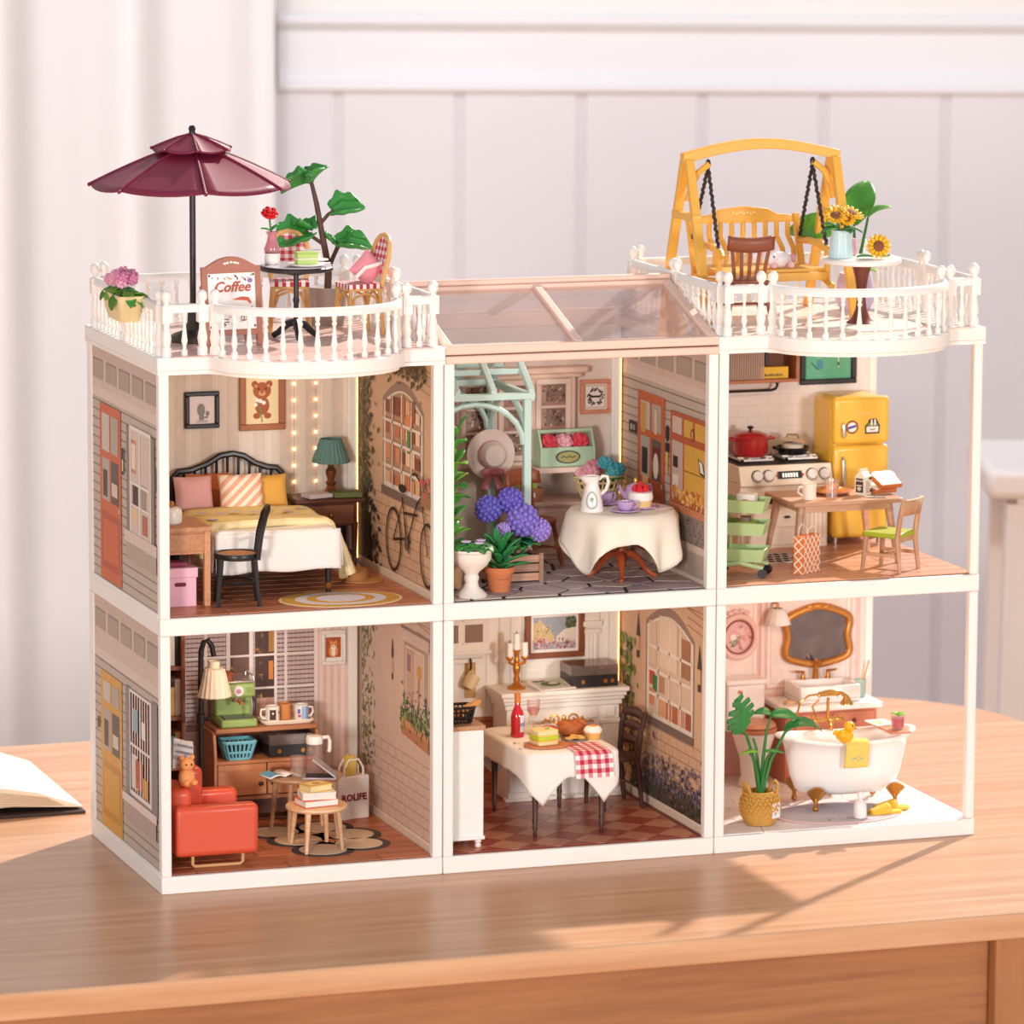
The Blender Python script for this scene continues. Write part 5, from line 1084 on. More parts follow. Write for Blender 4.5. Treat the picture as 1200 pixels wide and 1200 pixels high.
# sideboard
sb = T('sideboard', 'low brown wooden sideboard with open shelf in the living room', 'cabinet', (.855, 1.205, zB))
sw = W('b07048', 'c88a60', 0, 2.5, .45)
B().box(-.275, -.155, .49, .29, .175, .515).o('top_board', sw, sb, False, bev=.006)
for x in (-.29, .275): B().prism([(-.175, .13), (.175, .13), (.175, .5), (-.13, .5), (-.155, .48), (-.175, .36)], x, x + .018, 'x').o('side_board', sw, sb, bev=.004)
B().box(-.272, .15, .13, .275, .172, .49).o('back_board', P('8a5236', .6), sb, False)
B().box(-.272, -.165, .325, .275, .15, .342).o('shelf_board', sw, sb, False); B().box(-.272, -.165, .13, .275, .15, .15).o('bottom_board', sw, sb, False)
for x in (-.268, .006): d = B().box(x, -.172, .155, x + .268, -.155, .322).o('drawer', sw, sb, bev=.004); B().at((x + (.235 if x < 0 else .03), -.178, .215)).ball((0, 0, 0), (.014, .012, .012)).o('knob', P('3a2420', .4), d)
B().box(-.26, -.14, 0.05, .265, .14, .13).o('plinth', P('5a3424', .5), sb, False)
for x in (-.24, .22):
    for y in (-.12, .1): B().box(x, y, 0, x + .025, y + .025, .05).o('foot', P('4a2a1e', .5), sb, False)
zs = zB + .5155
em = T('espresso_machine', 'green retro espresso machine on the sideboard', 'coffee machine', (.715, 1.18, zs))
eg = P('9ab868', .35, var=.04); 
B().box(-.1, -.12, 0, .1, .1, .045).o('drip_base', eg, em, bev=.012); B().box(-.075, -.105, .045, .075, -.01, .052).o('drip_tray', P('5c5c58', .3, metal=.6), em, False)
B().box(-.1, .0, .04, .1, .1, .16).o('body', eg, em, bev=.012); B().box(-.095, -.1, .155, .095, .1, .235).o('head', eg, em, bev=.02, seg=3); B().box(-.09, -.095, .236, .09, .095, .248).o('top_plate', STEEL, em, bev=.004)
B().at((0, -.101, .195), rx=pi / 2).lathe([(.001, .006), (.026, .006), (.03, 0), (.001, 0)], n=20).o('gauge', P('f4eeee', .3), em); B().at((0, -.107, .195), rx=pi / 2).lathe([(.001, .003), (.013, .003), (.013, 0), (.001, 0)], n=16).o('gauge_face', P('c88aa0', .4), em)
for z_ in (.185, .195, .205): B().box(-.075, -.102, z_, -.045, -.099, z_ + .004).o('vent', P('7a9450', .4), em, False); B().box(.045, -.102, z_, .075, -.099, z_ + .004).o('vent', P('7a9450', .4), em, False)
B().at((0, -.05, .13)).lathe([(.001, 0), (.024, 0), (.026, .03), (.001, .03)], n=16).o('portafilter', STEEL, em); B().cyl((0.005, -.07, .14), (.012, -.125, .132), .011, n=10).o('portafilter_handle', P('b0713c', .5), em)
B().tube([(.085, -.08, .16), (.088, -.1, .12), (.085, -.095, .06)], .008, 8).o('steam_wand', CHR, em); B().lathe([(.001, .248), (.04, .248), (.042, .268), (.03, .28), (.001, .282)], (-.035, .02, 0), n=18).o('hopper_lid', P('b0603a', .5), em)
B().tube([(-.09, -.08, .245), (-.09, -.08, .27), (-.09, .08, .27), (-.09, .08, .245)], .005, 6).o('cup_rail', STEEL, em); B().tube([(.09, -.08, .245), (.09, -.08, .27), (.09, .08, .27), (.09, .08, .245)], .005, 6).o('cup_rail', STEEL, em)
tr2 = T('serving_tray', 'cream rectangular serving tray holding three mugs on the sideboard', 'tray', (.995, 1.16, zs)); B().prism(rrect(-.13, -.07, .13, .07, .025), 0, .008).o('tray_base', P('f3e3cc', .5), tr2); B().tube([(x, y, .014) for x, y in rrect(-.138, -.076, .138, .076, .03)], .008, 6, True).o('tray_rim', P('f3e3cc', .5), tr2)
def mug(label, loc, body, rz=0, ink=None):
    m = T('mug', label, 'mug', loc, rz); B().lathe([(.001, 0), (.035, 0), (.038, .006), (.038, .085), (.034, .086), (.033, .01), (.001, .01)], n=24).o('body', body, m); B().tube([(.036, 0, .07), (.062, 0, .068), (.066, 0, .042), (.055, 0, .022), (.036, 0, .02)], .006, 8).o('handle', P('f6efe6', .4), m)
    if ink:
        b = B()
        for u0, v0, u1, v1, cc in ink:
            n = 4
            for i in range(n):
                a, a2 = u0 + (u1 - u0) * i / n, u0 + (u1 - u0) * (i + 1) / n; r = .0388
                b.add([(r * sin(a), -r * cos(a), v0), (r * sin(a2), -r * cos(a2), v0), (r * sin(a2), -r * cos(a2), v1), (r * sin(a), -r * cos(a), v1)], [(0, 1, 2, 3)], cc)
        b.o('print', print_mat(.4), m, False, recalc=False)
    return m
wm = P('f6efe6', .35)
mug('white mug with dark square and white heart print on the tray', (.915, 1.13, zs + .009), wm, pi, [(pi - .65, .015, pi + .25, .07, '4a2a22'), (pi - .3, .045, pi - .05, .055, 'f6efe6'), (pi + .7, .045, pi + .9, .06, '4a2a22')])
m_ = mug('plain orange brown mug behind the two printed mugs on the tray', (1.0, 1.19, zs + .009), P('d0884e', .45), .5)
mug('pale blue and white mug with purple marks on the tray', (1.075, 1.13, zs + .009), wm, 0, [(-.2, .005, .9, .08, '8fb4dc'), (-.75, .02, -.3, .035, 'c05a7a'), (-.8, .04, -.4, .065, '6a6ac0'), (.1, .005, .3, .08, 'b8d0ea')])
bb2 = T('plastic_basket', 'light blue plastic basket on the sideboard shelf', 'basket', (.715, 1.115, zB + .3425))
bl = P('7cc8d8', .4); b = B()
for z_, a, c_ in ((.005, .062, .05), (.04, .072, .056), (.095, .088, .066)): b.tube([(x, y, z_) for x, y in rrect(-a, -c_, a, c_, .02, 3)], .007 if z_ < .09 else .01, 6, True)
for i in range(7): x = -.9 + .3 * i; [b.tube([(x * .06, s * .05, .005), (x * .085, s * .066, .095)], .006, 5) for s in (-1, 1)]
for i in range(5): y = -.8 + .4 * i; [b.tube([(s * .062, y * .048, .005), (s * .088, y * .064, .095)], .006, 5) for s in (-1, 1)]
b.o('basket_frame', bl, bb2); B().box(-.058, -.045, 0, .058, .045, .006).o('basket_floor', bl, bb2, False)
B().box(-.045, -.035, .007, .045, .035, .085).o('cloth_lining', P('3a2c2c', .9), bb2, bev=.02)
def record_player(label, loc, w_=.27, d=.19):
    r = T('record_player', label, 'record player', loc); B().box(-w_ / 2, -d / 2, 0, w_ / 2, d / 2, .065).o('case', P('231f20', .35), r, bev=.004)
    b = B(); 
    for a in ((-w_ / 2, -d / 2, .066, w_ / 2, -d / 2 + .005, .115), (-w_ / 2, d / 2 - .005, .066, w_ / 2, d / 2, .115), (-w_ / 2, -d / 2, .066, -w_ / 2 + .005, d / 2, .115), (w_ / 2 - .005, -d / 2, .066, w_ / 2, d / 2, .115), (-w_ / 2, -d / 2, .115, w_ / 2, d / 2, .12)): b.box(*a)
    b.o('dust_cover', glass('e4d8d2', .05, .90), r, False); B().lathe([(.001, .066), (.075, .066), (.075, .074), (.001, .075)], (-.03, 0, 0), n=28).o('record', P('141214', .25), r); B().tube([(.09, .06, .066), (.09, .06, .09), (.05, -.03, .082)], .005, 6).o('tonearm', STEEL, r)
    for x in (-.07, .06, .1): B().at((x, -d / 2, .032), rx=pi / 2).lathe([(.001, .008), (.011, .008), (.013, 0), (.001, 0)], n=14).o('dial', BRASS, r)
    return r
record_player('black record player inside the living room sideboard', (1.005, 1.16, zB + .3425), .25, .18)
# floor lamp
fl2 = T('floor_lamp', 'black arched floor lamp with cream pleated shade in the living room', 'lamp', (.475, .96, zB))
B().lathe([(.001, 0), (.09, 0), (.09, .012), (.02, .02), (.001, .02)], n=28).o('base', BLK, fl2); B().tube([(0, 0, .01), (0, 0, .88), (.002, 0, .96), (.018, 0, 1.01), (.04, 0, 1.015), (.062, 0, .985), (.072, 0, .93)], .014, 10).o('pole', BLK, fl2)
B().at((0, 0, .6)).lathe([(.016, -.03), (.022, -.025), (.022, .025), (.016, .03)], n=14).o('joint', BLK, fl2); B().cyl((0, 0, .6), (.04, -.02, .6), .01, n=8).o('joint_knob', BLK, fl2)
B().lathe([(.085, .715), (.088, .72), (.055, .865), (.03, .87), (.03, .905), (.026, .905), (.026, .862), (.05, .858), (.082, .72)], (.072, 0, 0), n=40, wave=lambda k, r, z: 1 + (.05 if k % 2 and r > .04 else 0)).o('shade', P('f4e8d4', .8, sss=.1), fl2, ang=20)
# armchair (its side faces the room front)
ac = T('armchair', 'orange red leather armchair on tan sled legs in the living room', 'armchair', (.30, .33, zB))
rd = P('dd5436', .38, var=.06, coat=.1); tn = P('d9a06a', .45)
B().box(-.2, -.245, .065, .24, -.145, .325).o('armrest', rd, ac, bev=.028, seg=4); B().box(-.2, .145, .065, .24, .245, .325).o('armrest', rd, ac, bev=.028, seg=4)
B().box(-.19, -.15, .06, .23, .15, .2).o('seat_base', rd, ac, bev=.02, seg=3); B().box(-.09, -.145, .19, .225, .145, .25).o('seat_cushion', rd, ac, bev=.025, seg=4)
B().box(-.2, -.145, .06, -.08, .145, .40).o('backrest', rd, ac, bev=.035, seg=4); B().at((-.035, .08, .24)).box(-.05, -.06, 0, .055, .065, .235).o('back_cushion', rd, ac, bev=.035, seg=4)
for y in (-.2, .2): B().tube([(-.1, y, .065), (-.1, y, .02), (-.09, y, .009), (-.02, y, .009), (.15, y, .009), (.165, y, .02), (.165, y, .065)], .009, 8).o('sled_leg', tn, ac)
ps = T('plush_toy', 'small orange plush toy sitting on the red armchair', 'toy', (.20, .235, zB + .40)); om_ = P('f0a060', .8, bump=.3)
B().ball((0, 0, .05), (.045, .04, .05)).o('body', om_, ps); B().ball((.0, -.005, .12), (.04, .036, .036)).o('head', om_, ps); [B().ball((s * .028, 0, .155), .014).o('ear', om_, ps) for s in (-1, 1)]; [B().ball((.02 * s + .01, -.035, .03), (.018, .022, .016)).o('paw', om_, ps) for s in (-1, 1)]; [B().ball((.014 * s, -.04, .125), .005).o('eye', P('2a1a14', .3), ps) for s in (-1, 1)]
cu = T('cushion', 'grey and white striped cushion leaning in the red armchair', 'cushion', (.205, .33, zB + .40)); pillow('cover', P('d8d4d6', .8), cu, .16, .16, .06, (0, .0, .15), (-.2, .3, .6))
for i in range(4): B().at((-.0, -.03, .09 + .035 * i), ry=.3, rz=.5).box(-.06, -.012, 0, .06, -.006, .012).o('stripe', P('8c8890', .8), cu, bev=.003)
# round coffee tables
def round_table(label, loc, r, h, mat, legsets, sy=1):
    t = T('coffee_table', label, 'table', loc); B().lathe([(.001, h - .022), (r - .01, h - .022), (r, h - .012), (r - .003, h), (.001, h)], n=40, sy=sy).o('tabletop', mat, t)
    for x, y in legsets: B().tube([(x, y, 0), (x * .82, y * .82, h - .02)], [.010, .017], 10).o('leg', mat, t)
    return t
tw = W('d3a273', 'e6bd92', 0, 3, .45)
round_table('larger round light wood coffee table behind the smaller one', (.965, .71, zB), .205, .32, W('b98a62', 'cfa47c', 0, 3, .45), ((-.135, .16), (.145, .15), (-.13, -.15), (.14, -.15)), .82)
round_table('smaller round light wood coffee table with stacked books', (.932, .375, zB), .162, .232, tw, ((-.1, .13), (-.095, -.135), (.09, .115), (.112, -.095)), .95)
zA = zB + .321; zC = zB + .233
pi_ = T('water_jug', 'clear glass water jug with white lid on the larger coffee table', 'jug', (1.025, .72, zA)); gl_ = glass('f8f0ec', .05, .91)
B().lathe([(.001, 0), (.052, 0), (.054, .01), (.04, .165), (.037, .165), (.05, .012), (.001, .01)], n=28).o('jug_body', gl_, pi_); B().lathe([(.001, .16), (.044, .16), (.045, .19), (.04, .2), (.001, .202)], n=24).o('lid', P('f5efe8', .4), pi_); B().tube([(.042, 0, .188), (.075, 0, .19), (.083, 0, .17), (.083, 0, .125), (.078, 0, .11)], .010, 8).o('handle', P('f3e9dc', .4), pi_)
gt = T('tumbler', 'clear fluted glass tumbler beside the water jug', 'glass', (.915, .66, zA)); B().lathe([(.001, 0), (.032, 0), (.04, .11), (.037, .11), (.03, .008), (.001, .008)], n=28, wave=lambda k, r, z: 1 + (.05 if k % 2 else 0)).o('glass_body', glass('f8f2ee', .05, .91), gt)
lt = T('laptop', 'silver laptop with open tilted screen on the larger coffee table', 'laptop', (1.03, .60, zA), -.35)
B().box(-.10, -.06, 0, .075, .06, .01).o('keyboard_base', P('c9c4cc', .3, metal=.6), lt, bev=.003); B().box(-.085, -.05, .0101, .06, .05, .012).o('keyboard', P('2a2830', .5), lt, False); B().at((.075, 0, .012), ry=radians(-52)).box(-.004, -.06, 0, .004, .06, .155).o('screen_lid', P('c9c4cc', .3, metal=.6), lt, bev=.002); B().at((.075, 0, .012), ry=radians(-52)).box(-.0055, -.055, .008, -.0039, .055, .148).o('screen', P('1c1c28', .15), lt, False)
mg_2 = T('open_magazine', 'open magazine with blue picture on the larger coffee table', 'magazine', (.83, .72, zA), .25)
for s in (-1, 1): B().sheet(lambda u, v: (s * u * .09, (v - .5) * .13, .004 + .014 * sin(pi * min(1, u * 1.1)) * (1 - .4 * u)), 8, 2).o('page', P('f2eae2', .6), mg_2, solid=.004)
B().sheet(lambda u, v: (-.01 - u * .075, (v - .5) * .11, .0075 + .014 * sin(pi * min(1, (.01 + u * .075) / .09 * 1.1)) * (1 - .4 * u)), 8, 2).o('picture_print', P('6fb4d8', .5, var=.3), mg_2)
tag(B().box(-.05, -.035, 0, .05, .035, .012).o('book', P('8a4a34', .6), None, bev=.003, loc=(.87, .83, zA), rot=(0, 0, -.4)), 'thin brown book at the back of the larger coffee table', 'book')
def book(label, loc, rz, w_, d, h, cov, pages='f6efe4'):
    t = T('book', label, 'book', loc, rz, 'books on the smaller coffee table'); B().box(-w_ / 2, -d / 2, 0, w_ / 2, d / 2, .004).o('cover', cov, t, False); B().box(-w_ / 2, -d / 2, h - .004, w_ / 2, d / 2, h).o('cover', cov, t, False); B().box(-w_ / 2, d / 2 - .004, .004, w_ / 2, d / 2, h - .004).o('spine', cov, t, False); B().box(-w_ / 2 + .003, -d / 2 + .004, .004, w_ / 2 - .003, d / 2 - .004, h - .004).o('pages', P(pages, .8), t, False); return t
book('white and orange book at the bottom of the stack', (.93, .37, zC), .15, .19, .14, .036, P('e8764a', .5)); book('white book in the middle of the stack', (.935, .375, zC + .037), -.1, .18, .13, .036, P('f2ece4', .5), 'efe6da'); y_ = book('yellow patterned book on top of the stack', (.93, .38, zC + .074), .35, .14, .1, .036, P('e8bc58', .5), 'f0dca0')
k = Ink((-.07, -.05, .036), (1, 0, 0), (0, 1, 0), (0, 0, 1), base=.0006); k.r(.02, .02, .12, .08, 'f2d890').e_(.07, .05, .025, .016, 'c08030').done(y_, 'cover_print')
# cloud rug
rg2 = T('rug', 'dark grey cloud shaped rug with beige ovals on the living room floor', 'rug', (1.0, .52, zB))
gy, be = P('4c4444', .9, bump=.2), P('e0c2a0', .9, bump=.2)
ov = [(-.17, .27), (.10, .30), (-.11, .05), (.19, .10), (-.05, -.2), (.17, -.12)]
g = B()
for x, y in ov: g.prism(ell(x, y, .165, .155, 28), 0, .003)
g.box(-.12, -.15, 0, .12, .25, .003); g.o('rug_base', gy, rg2)
for x, y in ov: B().prism(ell(x, y, .125, .12, 28), .0032, .0055).o('oval', be, rg2)
for x, y in ((-.02, .17), (.045, -.02)): B().prism([(x - .07, y), (x - .015, y - .02), (x, y - .07), (x + .015, y - .02), (x + .07, y), (x + .015, y + .02), (x, y + .07), (x - .015, y + .02)], .0056, .0068).o('star', P('d08048', .9), rg2, False)
# tote bag
tb_ = T('tote_bag', 'white tote bag with red lettering standing against the living room corner', 'bag', (1.31, .99, zB), radians(14)); wcv = P('f1ebe4', .85, bump=.2)
B().box(-.095, -.03, 0, .095, .03, .235).o('bag_body', wcv, tb_, bev=.006); text(0, 'ROLIFE', .05, (.0, -.0318, .12), (pi / 2, 0, 0), P('8a1a16', .6), tb_, 'lettering', bold=.0016)
for y in (-.026, .026): B().tube([(-.06, y, .22), (-.058, y, .28), (-.03, y, .325), (.03, y, .325), (.058, y, .28), (.06, y, .22)], .006, 6).o('strap', wcv, tb_)
by = T('baguette_bag', 'yellow paper wrapped snack sticking out of the tote bag', 'snack', (1.305, 1.0, zB + .236), .2); B().prism([(-.03, 0), (.03, 0), (.032, .1), (.02, .095), (.01, .11), (0, .098), (-.012, .112), (-.022, .098), (-.032, .105)], -.015, .015, 'y').o('wrapper', P('e8c860', .6, var=.2), by)
# bookcase behind the armchair
bc = T('bookcase', 'brown open bookcase half hidden at the left of the living room', 'bookcase', (.25, 1.26, zB)); dkb = W('8a5638', 'a86c48', 2, 2, .5)
for x in (-.19, .17): B().box(x, -.12, 0, x + .02, .12, 1.17).o('side_board', dkb, bc, False)
for i in range(5): B().box(-.17, -.115, .02 + .27 * i, .17, .12, .04 + .27 * i).o('shelf_board', dkb, bc, False)
B().box(-.17, .11, .04, .17, .12, 1.12).o('back_board', P('4a2c20', .7), bc, False)
bcol = [('cream', 'efe6da'), ('black', '2a2426'), ('brick red', 'b0503c'), ('teal grey', '6a8a8c'), ('tan', 'd8b070')]
for i in range(3):
    for j, (cn, ch_) in enumerate(bcol[i:] + bcol[:i]): tag(B().box(-.016, -.05, 0, .016, .05, random.uniform(.15, .2)).o('book', P(ch_, .6), None, False, loc=(.27 + .035 * j, 1.22, zB + .311 + .27 * i)), f"{cn} upright book on the {('lowest', 'middle', 'top')[i]} book shelf of the bookcase", 'book', 'books in the bookcase')
# ================================================================ dining room
k = Ink((0, BW, 0), (1, 0, 0), (0, 0, 1), (0, -1, 0), base=.0003)
k.r(.40, .09, .80, .52, 'b06c48')
for i in range(6): k.k = 2; k.r(.40, .14 + .07 * i, .80, .147 + .07 * i, '7c442c')
for u in (.70, .775, .84, .905): k.k = 3; k.r(u, .53, u + .006, 1.32, 'd9cabc')
k.r(.915, .76, 1.29, 1.30, 'f8f2ea').r(.925, .77, 1.28, 1.29, 'f3ebe1').done(bpd, 'wall_print')
for x in (1.315,): 
    b = B(); b.box(x - .045, BW - .012, .70, x + .035, BW, .95); b.box(x - .055, BW - .02, .95, x + .045, BW, .975); b.box(x - .06, BW - .03, .99, x + .05, BW, 1.02); b.box(x - .05, BW - .015, 1.02, x + .04, BW, 1.3)
    for i in range(3): b.box(x - .032 + .022 * i, BW - .018, .70, x - .02 + .022 * i, BW - .011, .95)
    b.o('pilaster', P('f5eee5', .5), bpd, False, bev=.003)
fp = T('fireplace', 'white panelled fireplace mantel with gold scroll ornament', 'fireplace', (2.565, 1.25, zB))
fw_ = P('f6f0e8', .45, var=.02)
B().box(-.325, -.10, 0, .325, .135, .5).o('body', fw_, fp, bev=.005)
for z0, z1, e in ((.5, .53, .012), (.53, .55, .022), (.55, .575, .032), (.575, .6, .045)): B().box(-.325 - e, -.10 - e, z0, .325 + e, .135, z1).o('moulding', fw_, fp, bev=.005)
for s in (-1, 1):
    B().box(s * .265 - .05, -.125, .04, s * .265 + .05, -.1, .40).o('pilaster', fw_, fp, bev=.004); B().box(s * .265 - .06, -.13, .40, s * .265 + .06, -.1, .425).o('pilaster_cap', fw_, fp, bev=.004); B().box(s * .265 - .06, -.135, 0, s * .265 + .06, -.1, .05).o('plinth', fw_, fp, bev=.004); B().box(s * .265 - .03, -.118, .435, s * .265 + .03, -.1, .485).o('corner_block', fw_, fp, bev=.004)
B().box(-.345, -.15, 0, .345, -.1, .02).o('hearth', fw_, fp, bev=.004)
B().box(-.2, -.108, .43, .2, -.1, .49).o('frieze_panel', fw_, fp, bev=.004)
sc2 = B()
for s in (-1, 1):
    sc2.tube([(s * (.05 + .032 * (1 - t / 22) * cos(t * .42)), -.112, .435 + .03 * (1 - t / 22) * sin(t * .42)) for t in range(19)], .006, 6)
    sc2.tube([(s * .075, -.112, .42), (s * .1, -.112, .435), (s * .13, -.112, .415), (s * .16, -.112, .42), (s * .175, -.112, .41)], [.007, .007, .006, .005, .003], 6); sc2.ball((s * .105, -.112, .44), .008, 8, 5)
sc2.ball((0, -.112, .44), (.014, .006, .02), 10, 6); sc2.o('scroll_ornament', P('dfa04a', .3, metal=.6), fp)
t, c, k = frame_pic('framed_picture', 'brown framed painting of a busy square under grey sky in the dining room', 2.422, 2.764, .826, 1.10, BW - .001, .032, P('8a4c2c', .45, var=.1), 'f6f0ea')
k.r(-.122, -.088, .122, .09, '9fa6b0').p([(-.122, -.05), (-.122, .06), (-.1, .06), (-.085, .085), (-.07, .06), (-.05, .04), (0, -.02), (0, -.05)], 'd8bc8a').p([(.122, -.05), (.122, .03), (.06, .02), (0.01, -.02), (.01, -.05)], 'e8dcd0').blobs(60, lambda: (random.uniform(.07, .12), random.uniform(.03, .085)), .012, ['4a5a30', '5a6a3a', '3a4a28']).blobs(120, lambda: (random.uniform(-.12, .12), random.uniform(-.085, -.03)), .009, ['c05a68', 'e8a0a8', 'a84858', 'f0d0cc', '8a5060', 'd8c0b0']).blobs(40, lambda: (random.uniform(-.11, -.02), random.uniform(-.03, .04)), .008, ['a88458', 'e8d4a8', '7a5a3c']).done(c)
# things on the mantel
zf_ = zB + .6005
cb_ = T('candelabra', 'gold three armed candelabra with white candles on the mantel', 'candelabra', (2.325, 1.235, zf_))
gd = P('d08a3a', .28, metal=.75)
B().lathe([(.001, 0), (.05, 0), (.052, .01), (.03, .02), (.015, .035), (.02, .05), (.013, .07), (.02, .1), (.022, .12), (.012, .14), (.018, .155), (.012, .17), (.016, .2), (.024, .215), (.001, .215)], n=20).o('stem', gd, cb_)
for a in (pi + .35, -.35):
    x, y = .046 * cos(a), .03 * sin(a); B().tube([(0, 0, .15), (x * .5, y * .5, .135), (x, y, .145), (x, y, .165)], .008, 8).o('arm', gd, cb_); B().lathe([(.008, .155), (.022, .172), (.02, .18), (.001, .18)], (x, y, 0), n=14).o('cup', gd, cb_); B().cyl((x, y, .18), (x, y, .255), .0185, .0175, 14).o('candle', P('fbf5ee', .5, sss=.1), cb_); B().cyl((x, y, .255), (x, y, .268), .002, n=5).o('wick', BLK, cb_)
B().cyl((0, 0, .215), (0, 0, .305), .0185, .0175, 14).o('candle', P('fbf5ee', .5, sss=.1), cb_); B().cyl((0, 0, .305), (0, 0, .318), .002, n=5).o('wick', BLK, cb_)
mz = T('magazine', 'open glossy magazine with dark green photo lying on the mantel', 'magazine', (2.51, 1.205, zf_), .15); B().at(rx=.12).box(-.11, -.09, 0.012, .11, .09, .02).o('pages', P('f4ede6', .5), mz, bev=.002); k = Ink((-.1, -.08 * .993 - .0024, .02 - .08 * .12), (1, 0, 0), (0, .993, .12), (0, -.12, .993), base=.0008); k.r(.015, .02, .185, .15, 'c9cdb8').e_(.1, .08, .06, .04, '5a6a4a').e_(.12, .09, .03, .018, 'e8e4d8').r(.02, .125, .09, .145, '3a4038').done(mz, 'cover_print')
record_player('black record player with clear lid on the fireplace mantel', (2.745, 1.24, zf_), .27, .19)
# wall cupboard, hook mug
wc2 = T('wall_cupboard', 'white wall cupboard with small panes above the dining sideboard', 'cupboard', (2.08, BW - .001, .893)); B().box(-.18, -.05, 0, .125, 0, .42).o('case', P('efe4d8', .5), wc2, bev=.003); B().box(-.19, -.06, -.012, .135, 0, .006).o('base_moulding', P('efe4d8', .5), wc2, bev=.003)
for x in (-.155, -.015): B().box(x, -.054, .05, x + .1, -.048, .15).o('pane', P('8f7466', .2), wc2, False); B().box(x, -.054, .19, x + .1, -.048, .3).o('pane', P('8f7466', .2), wc2, False)
for x in (-.165, -.03): 
    for z_ in (.04, .165): B().box(x, -.058, z_, x + .125, -.05, z_ + .012).o('muntin', P('efe4d8', .5), wc2, False)
hr = T('hook_rail', 'white rail with black hook and tan apron strip under the wall cupboard', 'rail', (2.08, BW - .001, .80)); B().box(-.16, -.03, .03, .1, 0, .05).o('rail_board', P('f1e6da', .5), hr, False); B().tube([(.02, -.03, .05), (.02, -.045, .045), (.02, -.045, .0), (.02, -.03, -.01)], .006, 6).o('hook', BLK, hr); B().box(.0, -.006, -.17, .06, 0, .03).o('apron_strip', P('c9a060', .7), hr, False)
hm_ = T('mug', 'cream mug hanging from the hook rail in the dining room', 'mug', (2.10, BW - .05, .70)); B().at((0, 0, .03), ry=.5).lathe([(.001, -.04), (.033, -.038), (.04, 0), (.036, .04), (.032, .04), (.03, -.03), (.001, -.034)], n=20).o('body', P('ecd2a0', .45), hm_); B().tube([(.015, 0, .06), (.01, 0, .09), (-.01, 0, .08), (-.02, 0, .06)], .006, 6).o('handle', P('ecd2a0', .45), hm_)
# white sideboard at the left
ws2 = T('kitchen_cabinet', 'tall white cabinet with orange wood top at the front left of the dining room', 'cabinet', (1.66, .26, zB))
B().box(-.095, -.14, .06, .10, .14, .625).o('body', P('f8f3ec', .45), ws2, bev=.003); B().box(-.1, -.15, .045, .106, .15, .065).o('base_moulding', P('f8f3ec', .45), ws2, bev=.004); B().box(-.1, -.15, .625, .108, .15, .65).o('worktop', W('c98a5c', 'dca478', 1, 3, .4), ws2, bev=.004)
for y in (-.11, .11):
    for x in (-.075, .08): B().lathe([(.014, 0), (.018, .01), (.012, .02), (.02, .03), (.016, .04), (.02, .05), (.001, .05)], (x, y, 0), n=12).o('foot', P('f8f3ec', .45), ws2)
bk2 = T('bread_basket', 'black wire basket of bread on the white dining room cabinet', 'basket', (1.66, .22, zB + .651)); b = B()
for z_, a in ((.005, .052), (.035, .06), (.06, .064), (.085, .068)): b.tube([(x, y, z_) for x, y in rrect(-a, -a * .9, a, a * .9, .02, 3)], .005 if z_ < .08 else .008, 6, True)
for i in range(6): x = -.9 + .36 * i; [b.tube([(x * .05, s * .046, .005), (x * .066, s * .06, .085)], .004, 5) for s in (-1, 1)]; [b.tube([(s * .052, x * .045, .005), (s * .067, x * .058, .085)], .004, 5) for s in (-1, 1)]
b.o('wire_frame', CHR, bk2)
bm_ = P('e09a4e', .6, var=.25, scale=30)
tag(B().tube([(-.02, 0, 0), (.03, 0, .02), (.085, 0, .045), (.10, 0, .053)], [.012, .022, .018, .008], 10).o('baguette', bm_, None, loc=(1.67, .20, zB + .71)), 'golden baguette sticking out of the black bread basket', 'bread')
tag(B().ball((0, 0, 0), (.04, .035, .03)).o('bread_roll', P('c8743a', .6, var=.25, scale=30), None, loc=(1.635, .20, zB + .71)), 'round brown roll in the black bread basket', 'bread')
# dining table
tb2 = T('dining_table', 'dark turned leg dining table under a white cloth', 'table', (2.29, .60, zB)); dkw = P('4a2a22', .4, var=.1)
B().prism(rrect(-.24, -.37, .24, .37, .06), .425, .444).o('tabletop', dkw, tb2)
for x in (-.195, .175):
    for y in (-.335, .325): B().lathe([(.008, 0), (.013, .012), (.009, .03), (.015, .05), (.011, .06), (.016, .09), (.013, .1), (.019, .26), (.02, .425)], (x, y, 0), n=12).o('leg', dkw, tb2)
cl = B(); A_, B_ = .262, .392
def sq(a, n=14): c_, s_ = cos(a), sin(a); q = (abs(c_) ** n + abs(s_) ** n) ** (-1 / n); return A_ * c_ * q, B_ * s_ * q
def cl2(u, v):
    a = 2 * pi * u; x, y = sq(a)
    if v < .35: t_ = v / .35; return (x * t_, y * t_, .452)
    t_ = (v - .35) / .65; cn = abs(sin(2 * a)) ** 4; ang_c = max(0, 1 - abs(((a - math.atan2(-B_, A_) + pi) % (2 * pi)) - pi) * 2.2) + max(0, 1 - abs(((a - math.atan2(-B_, -A_) + pi) % (2 * pi)) - pi) * 2.2) + max(0, 1 - abs(((a - math.atan2(B_, -A_) + pi) % (2 * pi)) - pi) * 2.2) + max(0, 1 - abs(((a - math.atan2(B_, A_) + pi) % (2 * pi)) - pi) * 2.2)
    d = (.125 + .15 * min(1, ang_c) ** 1.5) * t_; e = 1 + t_ * (.02 + .02 * sin(t_ * 3)) - .05 * t_ * min(1, ang_c) + .014 * t_ * sin(16 * a)
    return (x * e, y * e, .452 - .004 - d)
cl.sheet(cl2, 96, 16)
